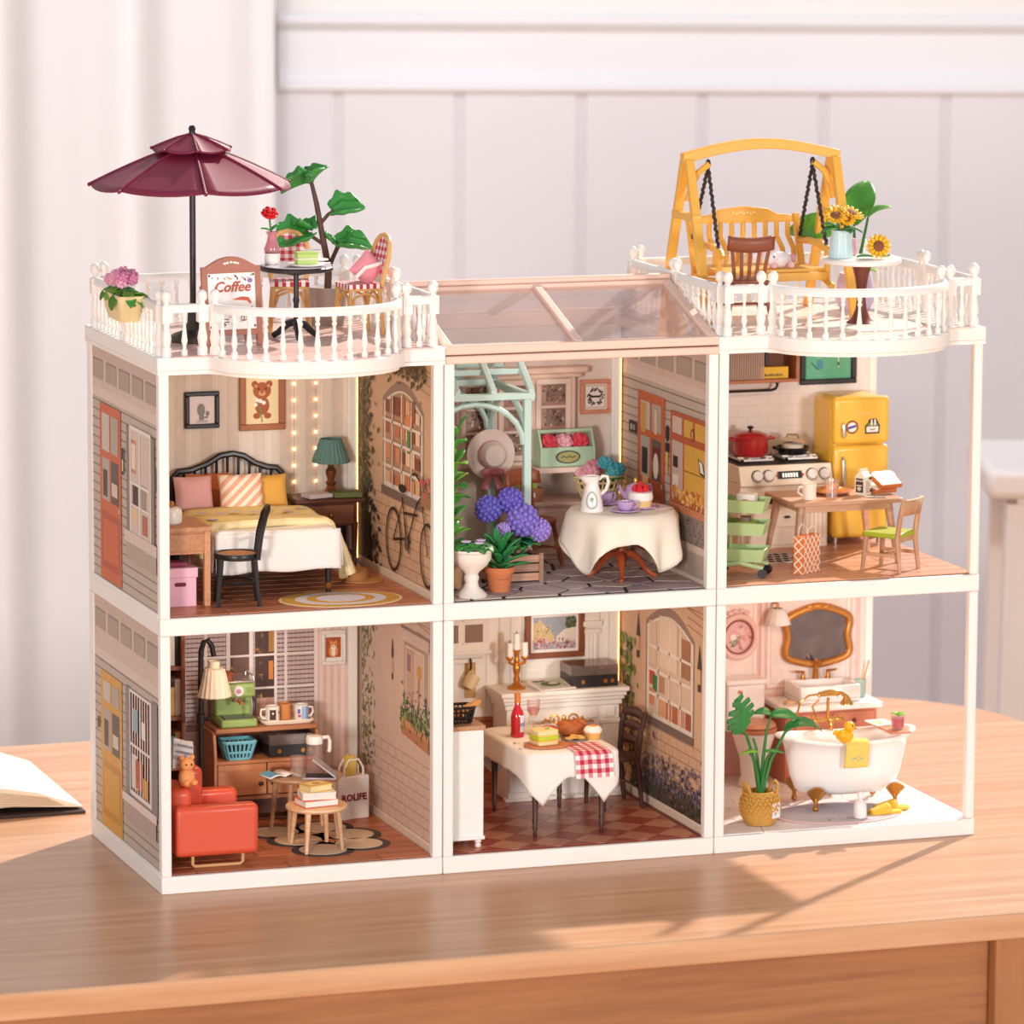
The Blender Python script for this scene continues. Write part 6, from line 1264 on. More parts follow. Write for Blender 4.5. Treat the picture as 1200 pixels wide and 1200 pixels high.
tag(cl.o('tablecloth', P('f8f2e8', .8, var=.03, bump=.1), None, solid=.008, loc=tb2.location, ang=80), 'white cloth draped over the dining room table', 'tablecloth')
zt = zB + .457
nk = T('checked_napkin', 'red and white checked napkin hanging over the front of the dining table', 'napkin', (2.385, .30, zt)); 
def npf(u, v):
    y = .12 - v * .36
    if y > -.098: return ((u - .5) * .2, y, .0035)
    d = -.098 - y; return ((u - .5) * .2 * (1 + .06 * v) + .012 * v, -.108 - .018 * sin(d * 9) - .004 * sin(u * 12), .0035 - d)
nb = B(); nu, nv = 9, 15
for j in range(nv):
    for i in range(nu):
        ci, cj = (i // 1) % 2, (j // 1) % 2; col = 'c22a3c' if ci and cj else ('f8f0ea' if not ci and not cj else 'e08c94')
        nb.add([npf(i / nu, j / nv), npf((i + 1) / nu, j / nv), npf((i + 1) / nu, (j + 1) / nv), npf(i / nu, (j + 1) / nv)], [(0, 3, 2, 1)], col)
nb.o('cloth', print_mat(.8), nk, False, recalc=False)
cbd = T('serving_board', 'brown wooden serving board holding the sandwich', 'board', (2.2, .38, zt + .001), -.1); B().prism(ell(0, 0, .125, .085, 28), 0, .014).o('board', W('a8603a', 'c07a4c', 0, 4, .5), cbd, bev=.004); B().box(.1, -.02, .002, .165, .02, .012).o('handle', W('a8603a', 'c07a4c', 0, 4, .5), cbd, bev=.004)
sw_ = T('sandwich', 'thick sandwich with yellow cheese and green filling on the serving board', 'sandwich', (2.185, .385, zt + .0155), .2); sl_ = rrect(-.062, -.055, .062, .055, .018)
for nm, z0, z1, c_, g_ in (('bread', 0, .022, 'f2d89c', 1), ('cheese', .022, .03, 'f2c83c', 1.06), ('lettuce', .03, .045, 'c0d83c', 1.05), ('cheese', .045, .053, 'f0d850', 1.04), ('bread', .053, .078, 'f4dfa4', 1)): B().prism([(x * g_, y * g_) for x, y in sl_], z0, z1).o(nm, P(c_, .6, var=.12), sw_, bev=.004)
B().at((.02, 0, .08), 0, .1, .6).ball((0, 0, 0), (.02, .012, .006)).o('garnish', P('a8b83a', .6), sw_)
bt = T('wine_bottle', 'red glass bottle with white label and orange cap on the dining table', 'bottle', (2.135, .67, zt)); B().lathe([(.001, 0), (.034, 0), (.036, .01), (.036, .11), (.03, .135), (.016, .165), (.013, .21), (.001, .21)], n=24).o('bottle_body', P('c41c28', .12, var=.05, coat=.6), bt); B().lathe([(.016, .185), (.017, .19), (.017, .235), (.001, .24)], n=16).o('cap', P('d8803c', .4), bt)
b = B()
for i in range(6):
    a0, a1 = .1 + .22 * i, .1 + .22 * (i + 1); r = .0368; b.add([(r * sin(a0), -r * cos(a0), .03), (r * sin(a1), -r * cos(a1), .03), (r * sin(a1), -r * cos(a1), .12), (r * sin(a0), -r * cos(a0), .12)], [(0, 1, 2, 3)], 'c9d2e6' if i % 2 else 'eef0f4'); r = .0372; b.add([(r * sin(a0 + .05), -r * cos(a0 + .05), .06), (r * sin(a1 - .05), -r * cos(a1 - .05), .06), (r * sin(a1 - .05), -r * cos(a1 - .05), .08), (r * sin(a0 + .05), -r * cos(a0 + .05), .08)], [(0, 1, 2, 3)], '3a4a8c')
b.o('label_print', print_mat(.4), bt, False, recalc=False)
wg = T('wine_glass', 'stemmed wine glass with pale rose wine on the dining table', 'glass', (2.235, .70, zt)); B().lathe([(.001, 0), (.03, 0), (.028, .004), (.004, .01), (.004, .085), (.02, .1), (.034, .13), (.036, .19), (.033, .19), (.031, .13), (.018, .104), (.001, .1)], n=24).o('glass_body', glass('fbf4f2', .04, .92), wg); B().lathe([(.001, .106), (.018, .108), (.028, .13), (.03, .145), (.001, .145)], n=20).o('wine', glass('f0b8a0', .1, .35), wg)
jm = T('dessert_bowl', 'glass bowl of red jam on the dining table', 'bowl', (2.275, .56, zt)); B().lathe([(.001, 0), (.03, 0), (.028, .006), (.01, .015), (.03, .03), (.052, .07), (.049, .07), (.028, .034), (.001, .028)], n=24).o('bowl', glass('fbf4f4', .05, .92), jm); B().lathe([(.001, .032), (.027, .034), (.046, .062), (.03, .07), (.001, .072)], n=20).o('jam', P('c8283a', .2), jm)
lf = T('bread_loaf', 'large golden brown bread loaf at the back right of the dining table', 'bread', (2.425, .61, zt), .3); cr2 = P('b0602c', .55, var=.25, scale=18)
B().ball((0, 0, .04), (.1, .06, .045)).o('loaf', cr2, lf); [B().at((-.05 + .045 * i, 0, .06), rz=.4).ball((0, 0, 0), (.022, .055, .028)).o('crust_ridge', cr2, lf) for i in range(3)]
ckt = T('cookie_tray', 'small silver tray of cookies on the dining table', 'tray', (2.385, .47, zt)); B().prism(rrect(-.065, -.045, .065, .045, .015), 0, .012).o('tray', P('8a8688', .3, metal=.7), ckt); [B().at((x, y, .02 + .006 * (i % 2))).lathe([(.001, -.006), (.022, -.006), (.024, 0), (.015, .006), (.001, .007)], n=14).o('cookie', P('e0b060', .7, var=.2), ckt) for i, (x, y) in enumerate(((-.035, -.015), (0, .01), (.03, -.015), (-.01, -.02), (.035, .018)))]
cc = T('cupcake', 'cupcake with white icing and orange drizzle on the dining table', 'cake', (2.5, .50, zt)); B().lathe([(.001, 0), (.036, 0), (.046, .04), (.001, .04)], n=24, wave=lambda k, r, z: 1 + (.04 if k % 2 else 0)).o('case', P('e8b060', .6), cc); B().lathe([(.048, .038), (.05, .05), (.036, .066), (.001, .072)], n=24).o('icing', P('faf2e8', .5), cc); B().ball((0, 0, .07), (.022, .02, .008)).o('drizzle', P('e08848', .4), cc)
for i, (x, y, r_) in enumerate(((2.115, .50, .1), (2.10, .36, -.1))):
    tag(B().at(rz=0).box(-.05, -.004, 0, .04, .004, .005).box(-.065, -.01, 0, -.045, .01, .005).o('spoon', STEEL, None, bev=.003, loc=(x, y, zt + .001), rot=(0, 0, r_)), ('silver spoon lying behind the sandwich board', 'silver spoon lying left of the sandwich board')[i], 'cutlery')
# dark chair
dc = T('dining_chair', 'dark brown wooden dining chair at the right of the dining table', 'chair', (2.745, .87, zB), -pi / 2 + .1); dm = P('4a2a20', .4, var=.12)
B().prism(rrect(-.125, -.115, .125, .11, .02), .26, .285).o('seat', dm, dc, bev=.006)
for s in (-1, 1):
    B().tube([(s * .11, -.1, 0), (s * .105, -.095, .265)], [.012, .016], 8).o('leg', dm, dc); B().tube([(s * .11, .13, 0), (s * .108, .1, .26), (s * .115, .115, .42), (s * .125, .14, .525)], [.012, .017, .016, .014], 8).o('leg', dm, dc)
for z_, h in ((.33, .045), (.41, .045), (.475, .055)): B().sheet(lambda u, v: ((u - .5) * .225, .108 + (z_ - .3) * .1 + .02 * sin(pi * u), z_ + v * h * (.7 + .3 * sin(pi * u))), 8, 2).o('back_slat', dm, dc, solid=.014)
for y in (-.09, .1): B().cyl((-.105, y, .12), (.105, y, .12), .008, n=6).o('stretcher', dm, dc)
# ================================================================ bathroom
k = Ink((0, BW, 0), (1, 0, 0), (0, 0, 1), (0, -1, 0), base=.0003)
k.r(.05, .09, 1.44, .55, 'e6b4ac').r(.05, .52, 1.44, .55, 'f0c4ba').r(.05, .485, 1.44, .495, 'd69a94')
for a, b_ in ((.50, .80), (.84, 1.36)):
    k.r(a, .57, b_, 1.25, 'eec0b6').r(a + .012, .582, b_ - .012, 1.238, 'f9e6dc').r(a + .03, .60, b_ - .03, 1.22, 'eec8bc').r(a + .036, .606, b_ - .036, 1.214, 'f8e2d8')
k.r(.805, .55, .815, 1.3, 'e8b0a8').r(1.385, .1, 1.41, 1.3, 'f0c0b8').done(bpt, 'wall_print')
op = T('oval_picture', 'oval pink framed picture of pink roses on the bathroom wall', 'picture', (3.675, BW - .001, .88)); pfm = P('f2c8bc', .5)
B().tube([(.105 * cos(a * pi / 20), -.008, .115 * sin(a * pi / 20)) for a in range(40)], .018, 8, True).o('frame_ring', pfm, op); B().tube([(.084 * cos(a * pi / 20), -.016, .092 * sin(a * pi / 20)) for a in range(40)], .004, 6, True).o('inner_ring', P('9a4a4c', .5), op)
B().prism(ell(0, 0, .1, .11, 32), -.006, 0, 'y').o('canvas', P('eeb8b4', .6), op); k = Ink((0, -.006, 0), (1, 0, 0), (0, 0, 1), (0, -1, 0)); k.blobs(40, lambda: (random.gauss(.02, .03), random.gauss(0, .03)), .018, ['d88a90', 'e8a4a4', 'c87880', 'f0c8c0']).blobs(14, lambda: (random.gauss(-.02, .02), random.gauss(-.03, .012)), .012, ['8a9a6a', '748a5a']).e_(-.03, .0, .018, .018, 'f6ece0').done(op)
for x in (-.05, -.02, .02, .05): B().at((x, -.012, .135 + .012 * (abs(x) < .03))).ball((0, 0, 0), (.02, .008, .012), 8, 5).o('bow', pfm, op)
wl_ = T('wall_lamp', 'white frilled glass wall lamp beside the bathroom mirror', 'lamp', (3.885, BW - .065, .95)); B().lathe([(.068, 0), (.07, .003), (.058, .04), (.045, .075), (.03, .09), (.026, .09), (.04, .072), (.064, .003)], n=36, wave=lambda k, r, z: 1 + .08 * (k % 3 == 0) * (z < .05)).o('shade', P('f7ece6', .4, sss=.2), wl_, ang=70); B().tube([(0, 0, .085), (0, 0, .115), (0, .035, .12), (0, .06, .11)], .008, 8).o('arm', GOLD, wl_)
# mirror
mr_ = T('wall_mirror', 'gold curvy framed mirror above the bathroom sink', 'mirror', (4.145, BW - .012, .862)); gf = P('cf8a44', .3, metal=.55, var=.1)
def mout(n, s=1.0):
    o_ = []
    for i in range(n):
        a = 2 * pi * i / n; c_, s_ = cos(a), sin(a); q = (abs(c_) ** 5 + abs(s_) ** 5) ** (-1 / 5); x, z_ = .195 * c_ * q, .145 * s_ * q
        z_ += abs(s_) * (.024 * cos(x * 15) if s_ > 0 else -.014 * cos(x * 17)); x -= .016 * cos(z_ * 21) * c_ * abs(c_)
        o_.append((x * s, z_ * s))
    return o_
B().tube([(x, -.012, z_) for x, z_ in mout(64)], .021, 10, True).o('frame', gf, mr_); B().tube([(x, -.024, z_) for x, z_ in mout(64, 1.02)], .008, 8, True).o('frame_bead', gf, mr_)
B().prism(mout(64, .97), -.008, .006, 'y').o('mirror_glass', P('8c8a96', .1, metal=.8, var=.5, scale=11), mr_)  # strong grey mottling in the colour stands in for blurred reflections
for x, z_, a in ((0, .172, 0), (-.045, .168, .3), (.045, .168, -.3), (0, -.155, 0)): B().at((x, -.026, z_), ry=a).ball((0, 0, 0), (.03, .01, .012), 10, 6).o('carving', gf, mr_)
# toilet
to = T('toilet', 'white toilet with terracotta seat lid in the bathroom', 'toilet', (3.66, 1.10, zB)); po = P('f4ece8', .25, var=.02)
B().box(-.105, .13, .28, .12, .27, .545).o('cistern', po, to, bev=.012); B().box(-.115, .12, .54, .13, .28, .57).o('cistern_lid', po, to, bev=.01)
B().lathe([(.001, 0), (.085, 0), (.088, .015), (.07, .06), (.08, .16), (.12, .28), (.125, .31), (.001, .31)], n=32, sx=.95, sy=1.05).o('bowl', po, to); B().lathe([(.001, .31), (.128, .31), (.135, .32), (.13, .335), (.001, .335)], n=32, sx=.95, sy=1.05).o('seat', P('c07a58', .4), to); B().lathe([(.001, .338), (.125, .338), (.13, .345), (.12, .36), (.001, .365)], n=32, sx=.95, sy=1.05).o('lid', P('c98460', .4), to); B().cyl((-.04, .125, .505), (-.02, .12, .505), .008, n=8).o('flush_lever', GOLD, to)
# vanity
va = T('vanity_unit', 'terracotta bathroom vanity with white worktop', 'vanity', (4.12, 1.225, zB)); tc2 = P('c8785a', .45, var=.06)
B().box(-.27, -.125, 0, .275, .16, .40).o('body', tc2, va, bev=.004); B().box(-.295, -.155, .40, .30, .162, .435).o('worktop', P('f6efe8', .3), va, bev=.008)
for x in (-.26, .01): d = B().box(x, -.133, .28, x + .25, -.12, .385).o('drawer', tc2, va, bev=.004); B().at((x + .125, -.14, .335)).ball((0, 0, 0), .012).o('knob', P('7a2a2a', .4), d); B().box(x, -.133, .02, x + .25, -.12, .27).o('door', tc2, va, bev=.004)
zv = zB + .4355
si = T('wash_basin', 'white rectangular wash basin on the bathroom vanity', 'sink', (4.125, 1.245, zv)); b = B(); b.box(-.18, -.13, 0, .18, .12, .02)
for a in ((-.18, -.13, .18, -.11), (-.18, .085, .18, .12), (-.18, -.11, -.16, .085), (.16, -.11, .18, .085)): b.box(a[0], a[1], .02, a[2], a[3], .095)
b.o('basin', po, si, bev=.008)
for nm, x in (('tap_handle', -.075), ('tap_handle', .075)): B().lathe([(.001, .095), (.018, .095), (.013, .105), (.009, .13), (.011, .14), (.001, .142)], (x, .10, 0), n=14).o(nm, GOLD, si); B().tube([(x, .1, .135), (x + (.05 if x > 0 else -.05), .1, .14)], [.008, .006], 8).o('lever', GOLD, si)
B().tube([(0, .1, .095), (0, .1, .17), (0, .085, .2), (0, .05, .205), (0, .03, .185)], [.018, .015, .014, .014, .013], 10).o('spout', GOLD, si)
tbc = T('toothbrush_cup', 'mint cup with two toothbrushes beside the wash basin', 'cup', (4.35, 1.235, zv)); B().lathe([(.001, 0), (.03, 0), (.034, .1), (.03, .1), (.028, .008), (.001, .008)], n=20).o('cup_body', glass('d8ece6', .1, .55), tbc); [B().cyl((.0, 0, .02), (.025 + .03 * i, .01 * i, .2), .005, n=6).o('toothbrush', P(c_, .4), tbc) for i, c_ in enumerate(('e8c098', 'd8a878'))]
tag(B().lathe([(.001, 0), (.03, 0), (.032, .008), (.024, .02), (.001, .024)], n=20, sx=1.2).o('soap_dish', P('d8b08c', .4), None, loc=(3.90, 1.16, zv)), 'small tan shell shaped soap at the left end of the vanity', 'soap')
# bathtub
bt_ = T('bathtub', 'white roll top bathtub on brass claw feet', 'bathtub', (3.965, .53, zB)); A1, B1 = .385, .175
def ring(z_, e, f): return [(e * A1 * cos(a * pi / 28) * (1 + .0 * cos(a * pi / 28)), f * B1 * sin(a * pi / 28), z_ + .035 * max(0, (cos(a * pi / 28)) ** 2) * (z_ > .25)) for a in range(56)]
R = [ring(.07, .3, .3), ring(.074, .62, .55), ring(.10, .75, .73), ring(.18, .83, .85), ring(.29, .91, .93), ring(.345, .96, .97), ring(.352, 1.03, 1.06), ring(.365, 1.06, 1.10), ring(.375, 1.04, 1.07), ring(.372, .98, .97), ring(.345, .92, .91), ring(.29, .86, .86), ring(.17, .72, .72), ring(.12, .5, .5), ring(.118, .2, .2)]
B().loft(R).o('tub_shell', P('f8f4f1', .18, var=.01), bt_, ang=80)
for sx, sy in ((-.6, -.85), (.6, -.85), (-.6, .85), (.6, .85)):
    x, y = sx * A1, sy * B1 * .95; f_ = B()
    for i in range(7): a = (i - 3) * .24; f_.tube([(x, y * 1.04, .05), (x + .068 * sin(a), y * 1.14, .05 + .085 * cos(a))], [.007, .015], 6)
    f_.o('claw_fan', BRASS, bt_); B().tube([(x, y * 1.05, .075), (x, y * 1.1, .045), (x, y * 1.05, .02)], [.013, .011, .014], 8).ball((x, y * 1.08, .017), .0175, 10, 6).o('claw_foot', BRASS, bt_)
tf = T('bath_tap', 'gold bath mixer tap with hand shower behind the tub', 'tap', (3.93, .745, zB)); gd2 = P('d8a45c', .22, metal=.85)
for x in (-.045, .045): B().tube([(x, .0, 0), (x, 0, .40), (x, -.02, .43), (x, -.05, .435)], .009, 8).o('riser', gd2, tf); B().at((x * 1.5, -.05, .435), ry=pi / 2).lathe([(.001, -.02), (.014, -.02), (.016, 0), (.012, .02), (.001, .02)], n=12).o('valve', gd2, tf); [B().at((x * 2, -.05, .435), rx=a).cyl((0, 0, 0), (0, 0, .03), .005, n=6).o('cross_handle', gd2, tf) for a in (0, pi / 2, pi, -pi / 2)]
B().cyl((-.05, -.05, .435), (.05, -.05, .435), .014, n=12).o('mixer_bar', gd2, tf); B().tube([(0, -.05, .435), (0, -.08, .43), (0, -.1, .41), (0, -.1, .385)], .010, 8).o('spout', gd2, tf); B().tube([(0, -.05, .44), (0, -.05, .52), (0, -.05, .555)], .009, 8).o('cradle_post', gd2, tf)
B().tube([(-.06, -.05, .565), (-.05, -.05, .575), (.05, -.05, .575), (.06, -.05, .565)], .012, 8).o('cradle', gd2, tf); B().tube([(-.06, -.06, .58), (0, -.06, .592), (.07, -.06, .585), (.1, -.06, .56)], .012, 8).o('handset', gd2, tf); B().at((.105, -.06, .535)).lathe([(.001, -.02), (.036, -.02), (.034, -.008), (.018, .015), (.01, .03), (.001, .03)], n=18).o('shower_head', gd2, tf)
B().tube([(-.06, -.06, .58), (-.12, -.06, .575), (-.165, -.055, .54), (-.175, -.03, .46), (-.17, .0, .36), (-.15, .02, .3), (-.11, .02, .28), (-.08, 0, .3)], .006, 8).o('hose', gd2, tf); B().tube([(-.04, 0, .42), (-.07, 0, .5), (-.04, -.02, .54)], .006, 8).o('hose', gd2, tf)
du = T('rubber_duck', 'yellow rubber duck sitting on the front rim of the bathtub', 'toy', (3.885, .352, zB + .380), -.5); dy = P('f8b818', .35, var=.05)
B().ball((0, 0, .035), (.05, .038, .036)).o('body', dy, du); B().ball((.025, 0, .085), (.03, .028, .03)).o('head', dy, du); B().ball((.055, 0, .08), (.014, .016, .007)).o('beak', P('f07818', .4), du); B().at((-.045, 0, .05), ry=-.6).ball((0, 0, 0), (.022, .018, .014)).o('tail', dy, du); [B().at((-.005, s * .036, .042)).ball((0, 0, 0), (.026, .01, .018)).o('wing', dy, du) for s in (-1, 1)]; [B().ball((.045, s * .018, .095), .005).o('eye', P('1a1412', .3), du) for s in (-1, 1)]
tw_ = T('hand_towel', 'yellow hand towel with blue stitching hanging over the tub rim', 'towel', (3.945, .335, zB + .383))
def twf(u, v):
    s_ = -.05 + .21 * v; x = (u - .5) * .135
    if s_ < .0: return (x, .02 - s_ * .9, .004 - max(0, -s_ - .02) * .8)
    if s_ < .04: a = s_ / .04 * pi / 2; return (x, .02 - .045 * sin(a), .004 - .026 * (1 - cos(a)))
    return (x, -.026 + .004 * sin(u * 9) + .02 * (s_ - .04) / .12, -.022 - (s_ - .04))
tw2 = B().sheet(twf, 10, 24).o('towel_cloth', P('f2cf6a', .9, var=.05, bump=.3), tw_, solid=.009, ang=80); b = B()
for i in range(9): u = .25 + .06 * i; v = .75 + .03 * sin(i * 2.1); p0 = Vector(twf(u, v)) + Vector((0, -.006, 0)); p1 = Vector(twf(u + .05, v + .05 * (-1) ** i)) + Vector((0, -.006, 0)); b.tube([p0, p1], .002, 5)
b.o('stitching', P('8ac0cc', .8), tw_)
by_ = T('bath_tray', 'terracotta bath tray resting across the right end of the tub', 'tray', (4.20, .50, zB + .411)); B().box(-.06, -.185, 0, .06, .19, .012).o('tray_board', P('d08a68', .5), by_, bev=.003); 
mgz = T('magazine', 'pale magazine lying on the bath tray', 'magazine', (4.185, .56, zB + .4245), .1); B().box(-.06, -.075, 0, .06, .075, .006).o('pages', P('f4ece2', .6), mgz, False); k = Ink((-.06, -.075, .006), (1, 0, 0), (0, 1, 0), (0, 0, 1), base=.0006); k.e_(.04, .08, .03, .03, 'e8d08a').r(.07, .03, .11, .06, 'c8d8c0').r(.015, .03, .06, .04, 'd0b0a8').done(mgz, 'cover_print')
dk2 = T('drink_glass', 'red drink in a glass with mint leaf on the bath tray', 'drink', (4.215, .40, zB + .4245)); B().lathe([(.001, 0), (.034, 0), (.038, .075), (.035, .075), (.032, .008), (.001, .008)], n=24).o('glass_body', glass('fdf4f4', .04, .93), dk2); B().lathe([(.001, .009), (.031, .009), (.034, .06), (.001, .06)], n=20).o('drink', P('c8203c', .15), dk2)
for a in range(5): leaf_o(dk2, P('86c83c', .5), (0, 0, .068 + .004 * a), .04, .026, a * 1.3, -.4)
# plant in a woven basket
pb2 = T('plant_basket', 'tan woven basket planter with handles on the bathroom floor', 'basket', (3.345, .215, zB)); wv = P('cf9a44', .75, var=.2, scale=40)
B().lathe([(.001, 0), (.075, 0), (.1, .04), (.108, .09), (.095, .14), (.075, .18), (.07, .18), (.088, .135), (.001, .12)], n=32).o('basket_body', wv, pb2)
stitch = B().at(ry=.6).ball((0, 0, 0), (.006, .0055, .0135), 6, 4); 
pats = B()
for j in range(9):
    z_ = .014 + .0185 * j; r = (.078, .088, .099, .105, .108, .108, .105, .098, .088)[j]
    for i in range(26): a = 2 * pi * i / 26 + (j % 2) * .12; pats.at((r * cos(a), r * sin(a), z_), 0, 0, a).at((r * cos(a), r * sin(a), z_), (.75 if i % 2 else -.75), 0, a).ball((0, 0, 0), (.007, .016, .0085), 6, 4)
w3 = pats.at().o('weave', wv, pb2); w3['kind'] = 'stuff'
for s in (-1, 1): B().at((s * .075, 0, .17), rz=.3).tube([(0, -.03, 0), (s * .012, -.022, .04), (s * .012, 0, .055), (s * .012, .022, .04), (0, .03, 0)], .009, 8).o('handle', wv, pb2)
B().at((.055, -.09, .085), rz=.5).box(-.03, -.003, -.04, .03, .003, .04).o('label_tag', P('eef0f4', .5), pb2, False)
mo = T('monstera', 'green monstera plant with split leaves in the woven basket', 'plant', (3.345, .215, zB + .122)); lm, sm2 = P('2f8a44', .35, var=.25), P('2a7a36', .4)
stems = [((-.135, 0, .42), .15, .13, pi * .95, -.5), ((.055, .0, .455), .15, .10, .15, -.05), ((.22, -.02, .43), .17, .11, -.25, .45), ((-.08, -.04, .275), .11, .05, pi, .1), ((.04, -.05, .275), .09, .05, .1, .05), ((-.02, .06, .33), .1, .08, 2.2, -.2)]
for (x, y, z_), L_, w_, rz, ry in stems:
    B().tube([(0, 0, 0), (x * .25, y * .25, z_ * .5), (x * .6, y * .6, z_ * .85), (x, y, z_)], [.011, .010, .008, .006], 8).o('stem', sm2, mo)
b = B()
def mons(b, L_, W_):
    for s in (-1, 1):
        for i in range(5):
            u0 = .04 + .19 * i; w0 = W_ * sin(pi * min(1, .12 + u0 * .92)) ** .6
            b.add([(L_ * u0, 0, 0), (L_ * (u0 + .19), 0, .004), (L_ * (u0 + .26), s * w0 * .55, .012 - .02 * i / 5), (L_ * (u0 + .24), s * w0, -.012 - .03 * i / 5), (L_ * (u0 + .12), s * w0 * .98, -.01 - .02 * i / 5), (L_ * (u0 + .06), s * w0 * .5, .01)], [(0, 1, 2, 3, 4, 5)])
    return b
def fan(s_):
    b = B(); n = 5
    for i in range(n):
        z0 = -.03 + .042 * i; w0 = (.07, .105, .11, .095, .06)[i]
        b.prism([(0, z0), (s_ * w0 * .5, z0 + .012), (s_ * w0, z0 + .040), (s_ * w0 * .95, z0 + .066), (s_ * w0 * .5, z0 + .052), (0, z0 + .044)], -.004, .004, 'y')
    return b
lf3 = fan(1).o('split_leaf', lm, mo, loc=(-.125, -.01, .40), rot=(.25, -.35, .1), bev=.002); fan(-1).o('split_leaf', lm, mo, loc=(-.125, -.01, .40), rot=(.25, -.35, .5), bev=.002)
leaf_o(mo, lm, (.05, 0, .455), .17, .085, -.15, -.12, .6, .5, rx=.5); leaf_o(mo, lm, (.06, 0, .46), .10, .075, 2.8, -.3, .5, .5, rx=-.3)
leaf_o(mo, P('2c7c3c', .35), (.13, -.01, .38), .26, .085, -.12, -.5, 1.4, .5, rx=.5)
leaf_o(mo, G3, (-.03, -.04, .275), .1, .05, 2.9, .0, .3, .4); leaf_o(mo, G1, (0, -.05, .275), .11, .05, -.1, -.05, .3, .4)
# rug, bottle, slippers
rg3 = T('bath_mat', 'grey half oval bath mat with pink edge under the bathtub', 'rug', (3.83, .315, zB)); B().prism(ell(0, 0, .36, .255, 40), 0, .003).o('edge', P('eac4c4', .9), rg3); B().prism(ell(0, 0, .33, .23, 40), .003, .0055).o('mat', P('bdb8c0', .9, bump=.3), rg3)
k = Ink((0, 0, .0055), (1, 0, 0), (0, 1, 0), (0, 0, 1), base=.0008); k.l([(-.12, -.19), (-.1, -.12), (-.075, -.13), (-.085, -.155), (-.105, -.16)], .006, '6a646c').l([(-.06, -.18), (-.045, -.16), (-.035, -.18), (-.02, -.16), (-.012, -.18), (.01, -.12), (.005, -.18), (.03, -.11), (.022, -.18), (.045, -.16), (.05, -.18)], .005, '6a646c').done(rg3, 'script_print')
sb_ = T('soap_bottle', 'small white pump bottle on the bathroom floor', 'bottle', (3.895, .15, zB + .008)); B().lathe([(.001, 0), (.034, 0), (.036, .005), (.034, .075), (.022, .092), (.012, .1), (.012, .115), (.018, .118), (.014, .14), (.001, .142)], n=24).o('bottle_body', P('f4ece8', .35), sb_)
sl0 = T('slipper', 'yellow slipper in front of the tub, nearer the viewer', 'slipper', (4.075, .225, zB + .001), .2, 'pair of slippers'); ys = P('f0c040', .8, var=.06, bump=.3)
B().prism(rrect(-.1, -.036, .1, .036, .034, 6), 0, .016).o('sole', ys, sl0, bev=.005); B().sheet(lambda u, v: (-.10 + .115 * u, -.037 * cos(pi * v) * (.55 + .45 * sin(pi * min(1, .15 + u) * .5)), .010 + (.044 * sin(pi * v)) * (.25 + .75 * u) ** .8), 8, 12).o('upper', ys, sl0, solid=.012)
s1 = dup(sl0, 'yellow slipper in front of the tub, behind the other one', (4.15, .31, zB + .001), .05)
# kitchen-side ceiling is the slab above; nothing more here
# ================================================================ left roof terrace
zT = ZT + .089 + .0055
um = T('parasol', 'dark red two tier garden parasol with black pole on the left terrace', 'parasol', (.335, .56, zT))
bur = P('7c1c38', .42, var=.08)
UN, UR = 7, radians(262)
def canopy(b, R_, z0, z1, n=7, sag=.022, rot=radians(262)):
    def g(u, v):
        a = u * n; i = int(a) % n; f = a - int(a); a0 = 2 * pi * i / n + rot; a1 = a0 + 2 * pi / n
        r = R_ * (.06 + .94 * v); x = r * (cos(a0) * (1 - f) + cos(a1) * f); y = r * (sin(a0) * (1 - f) + sin(a1) * f)
        k_ = 4 * f * (1 - f); out = 1 + .06 * k_ * v
        return (x * out, y * out, z1 + (z0 - z1) * (v ** 1.25) - sag * k_ * v * (1 - .2 * v))
    return b.sheet(g, n * 6, 10)
cv = canopy(B(), .52, .80, 1.0).o('canopy', bur, um, solid=.006, ang=25)
cv2 = canopy(B(), .205, .985, 1.055, 7, .018).o('top_canopy', bur, um, solid=.006, ang=25)
for i in range(UN):
    a = 2 * pi * i / UN + UR
    B().tube([(.52 * (.06 + .94 * v) * cos(a), .52 * (.06 + .94 * v) * sin(a), 1.003 - .2 * v ** 1.25) for v in (0, .2, .4, .6, .8, 1.0, 1.015)], .0075, 6).ball((.525 * cos(a), .525 * sin(a), .798), .011, 8, 5).o('rib', bur, cv)
    B().tube([(.205 * (.06 + .94 * v) * cos(a), .205 * (.06 + .94 * v) * sin(a), 1.058 - .07 * v ** 1.25) for v in (0, .33, .66, 1.0)], .006, 6).ball((.207 * cos(a), .207 * sin(a), .986), .009, 8, 5).o('rib', bur, cv2)
    B().cyl((.012 * cos(a), .012 * sin(a), .80), (.26 * cos(a), .26 * sin(a), .915), .005, n=6).o('strut', BLK, um)
B().cyl((0, 0, .05), (0, 0, 1.06), .016, n=14).o('pole', P('2c1e20', .35), um); B().lathe([(.012, 1.05), (.018, 1.056), (.016, 1.075), (.02, 1.085), (.012, 1.1), (.001, 1.102)], n=12).o('finial', BLK, um)
B().lathe([(.001, 0), (.12, 0), (.122, .025), (.1, .04), (.045, .06), (.03, .1), (.028, .16), (.018, .165), (.001, .165)], n=28).o('base', P('3a3634', .5), um); B().cyl((.03, -.02, .11), (.055, -.035, .11), .012, n=10).o('clamp_knob', BLK, um)
gmk = T('garden_marker', 'orange pointed garden marker on a red brown stake beside the parasol foot', 'ornament', (.445, .50, zT))
B().lathe([(.001, .057), (.016, .057), (.02, .107), (.018, .137), (.001, .157)], n=12).o('tip', P('f0521e', .4), gmk); B().lathe([(.001, 0), (.014, 0), (.012, .057), (.001, .057)], n=10).o('stake', P('a84a2c', .5), gmk)
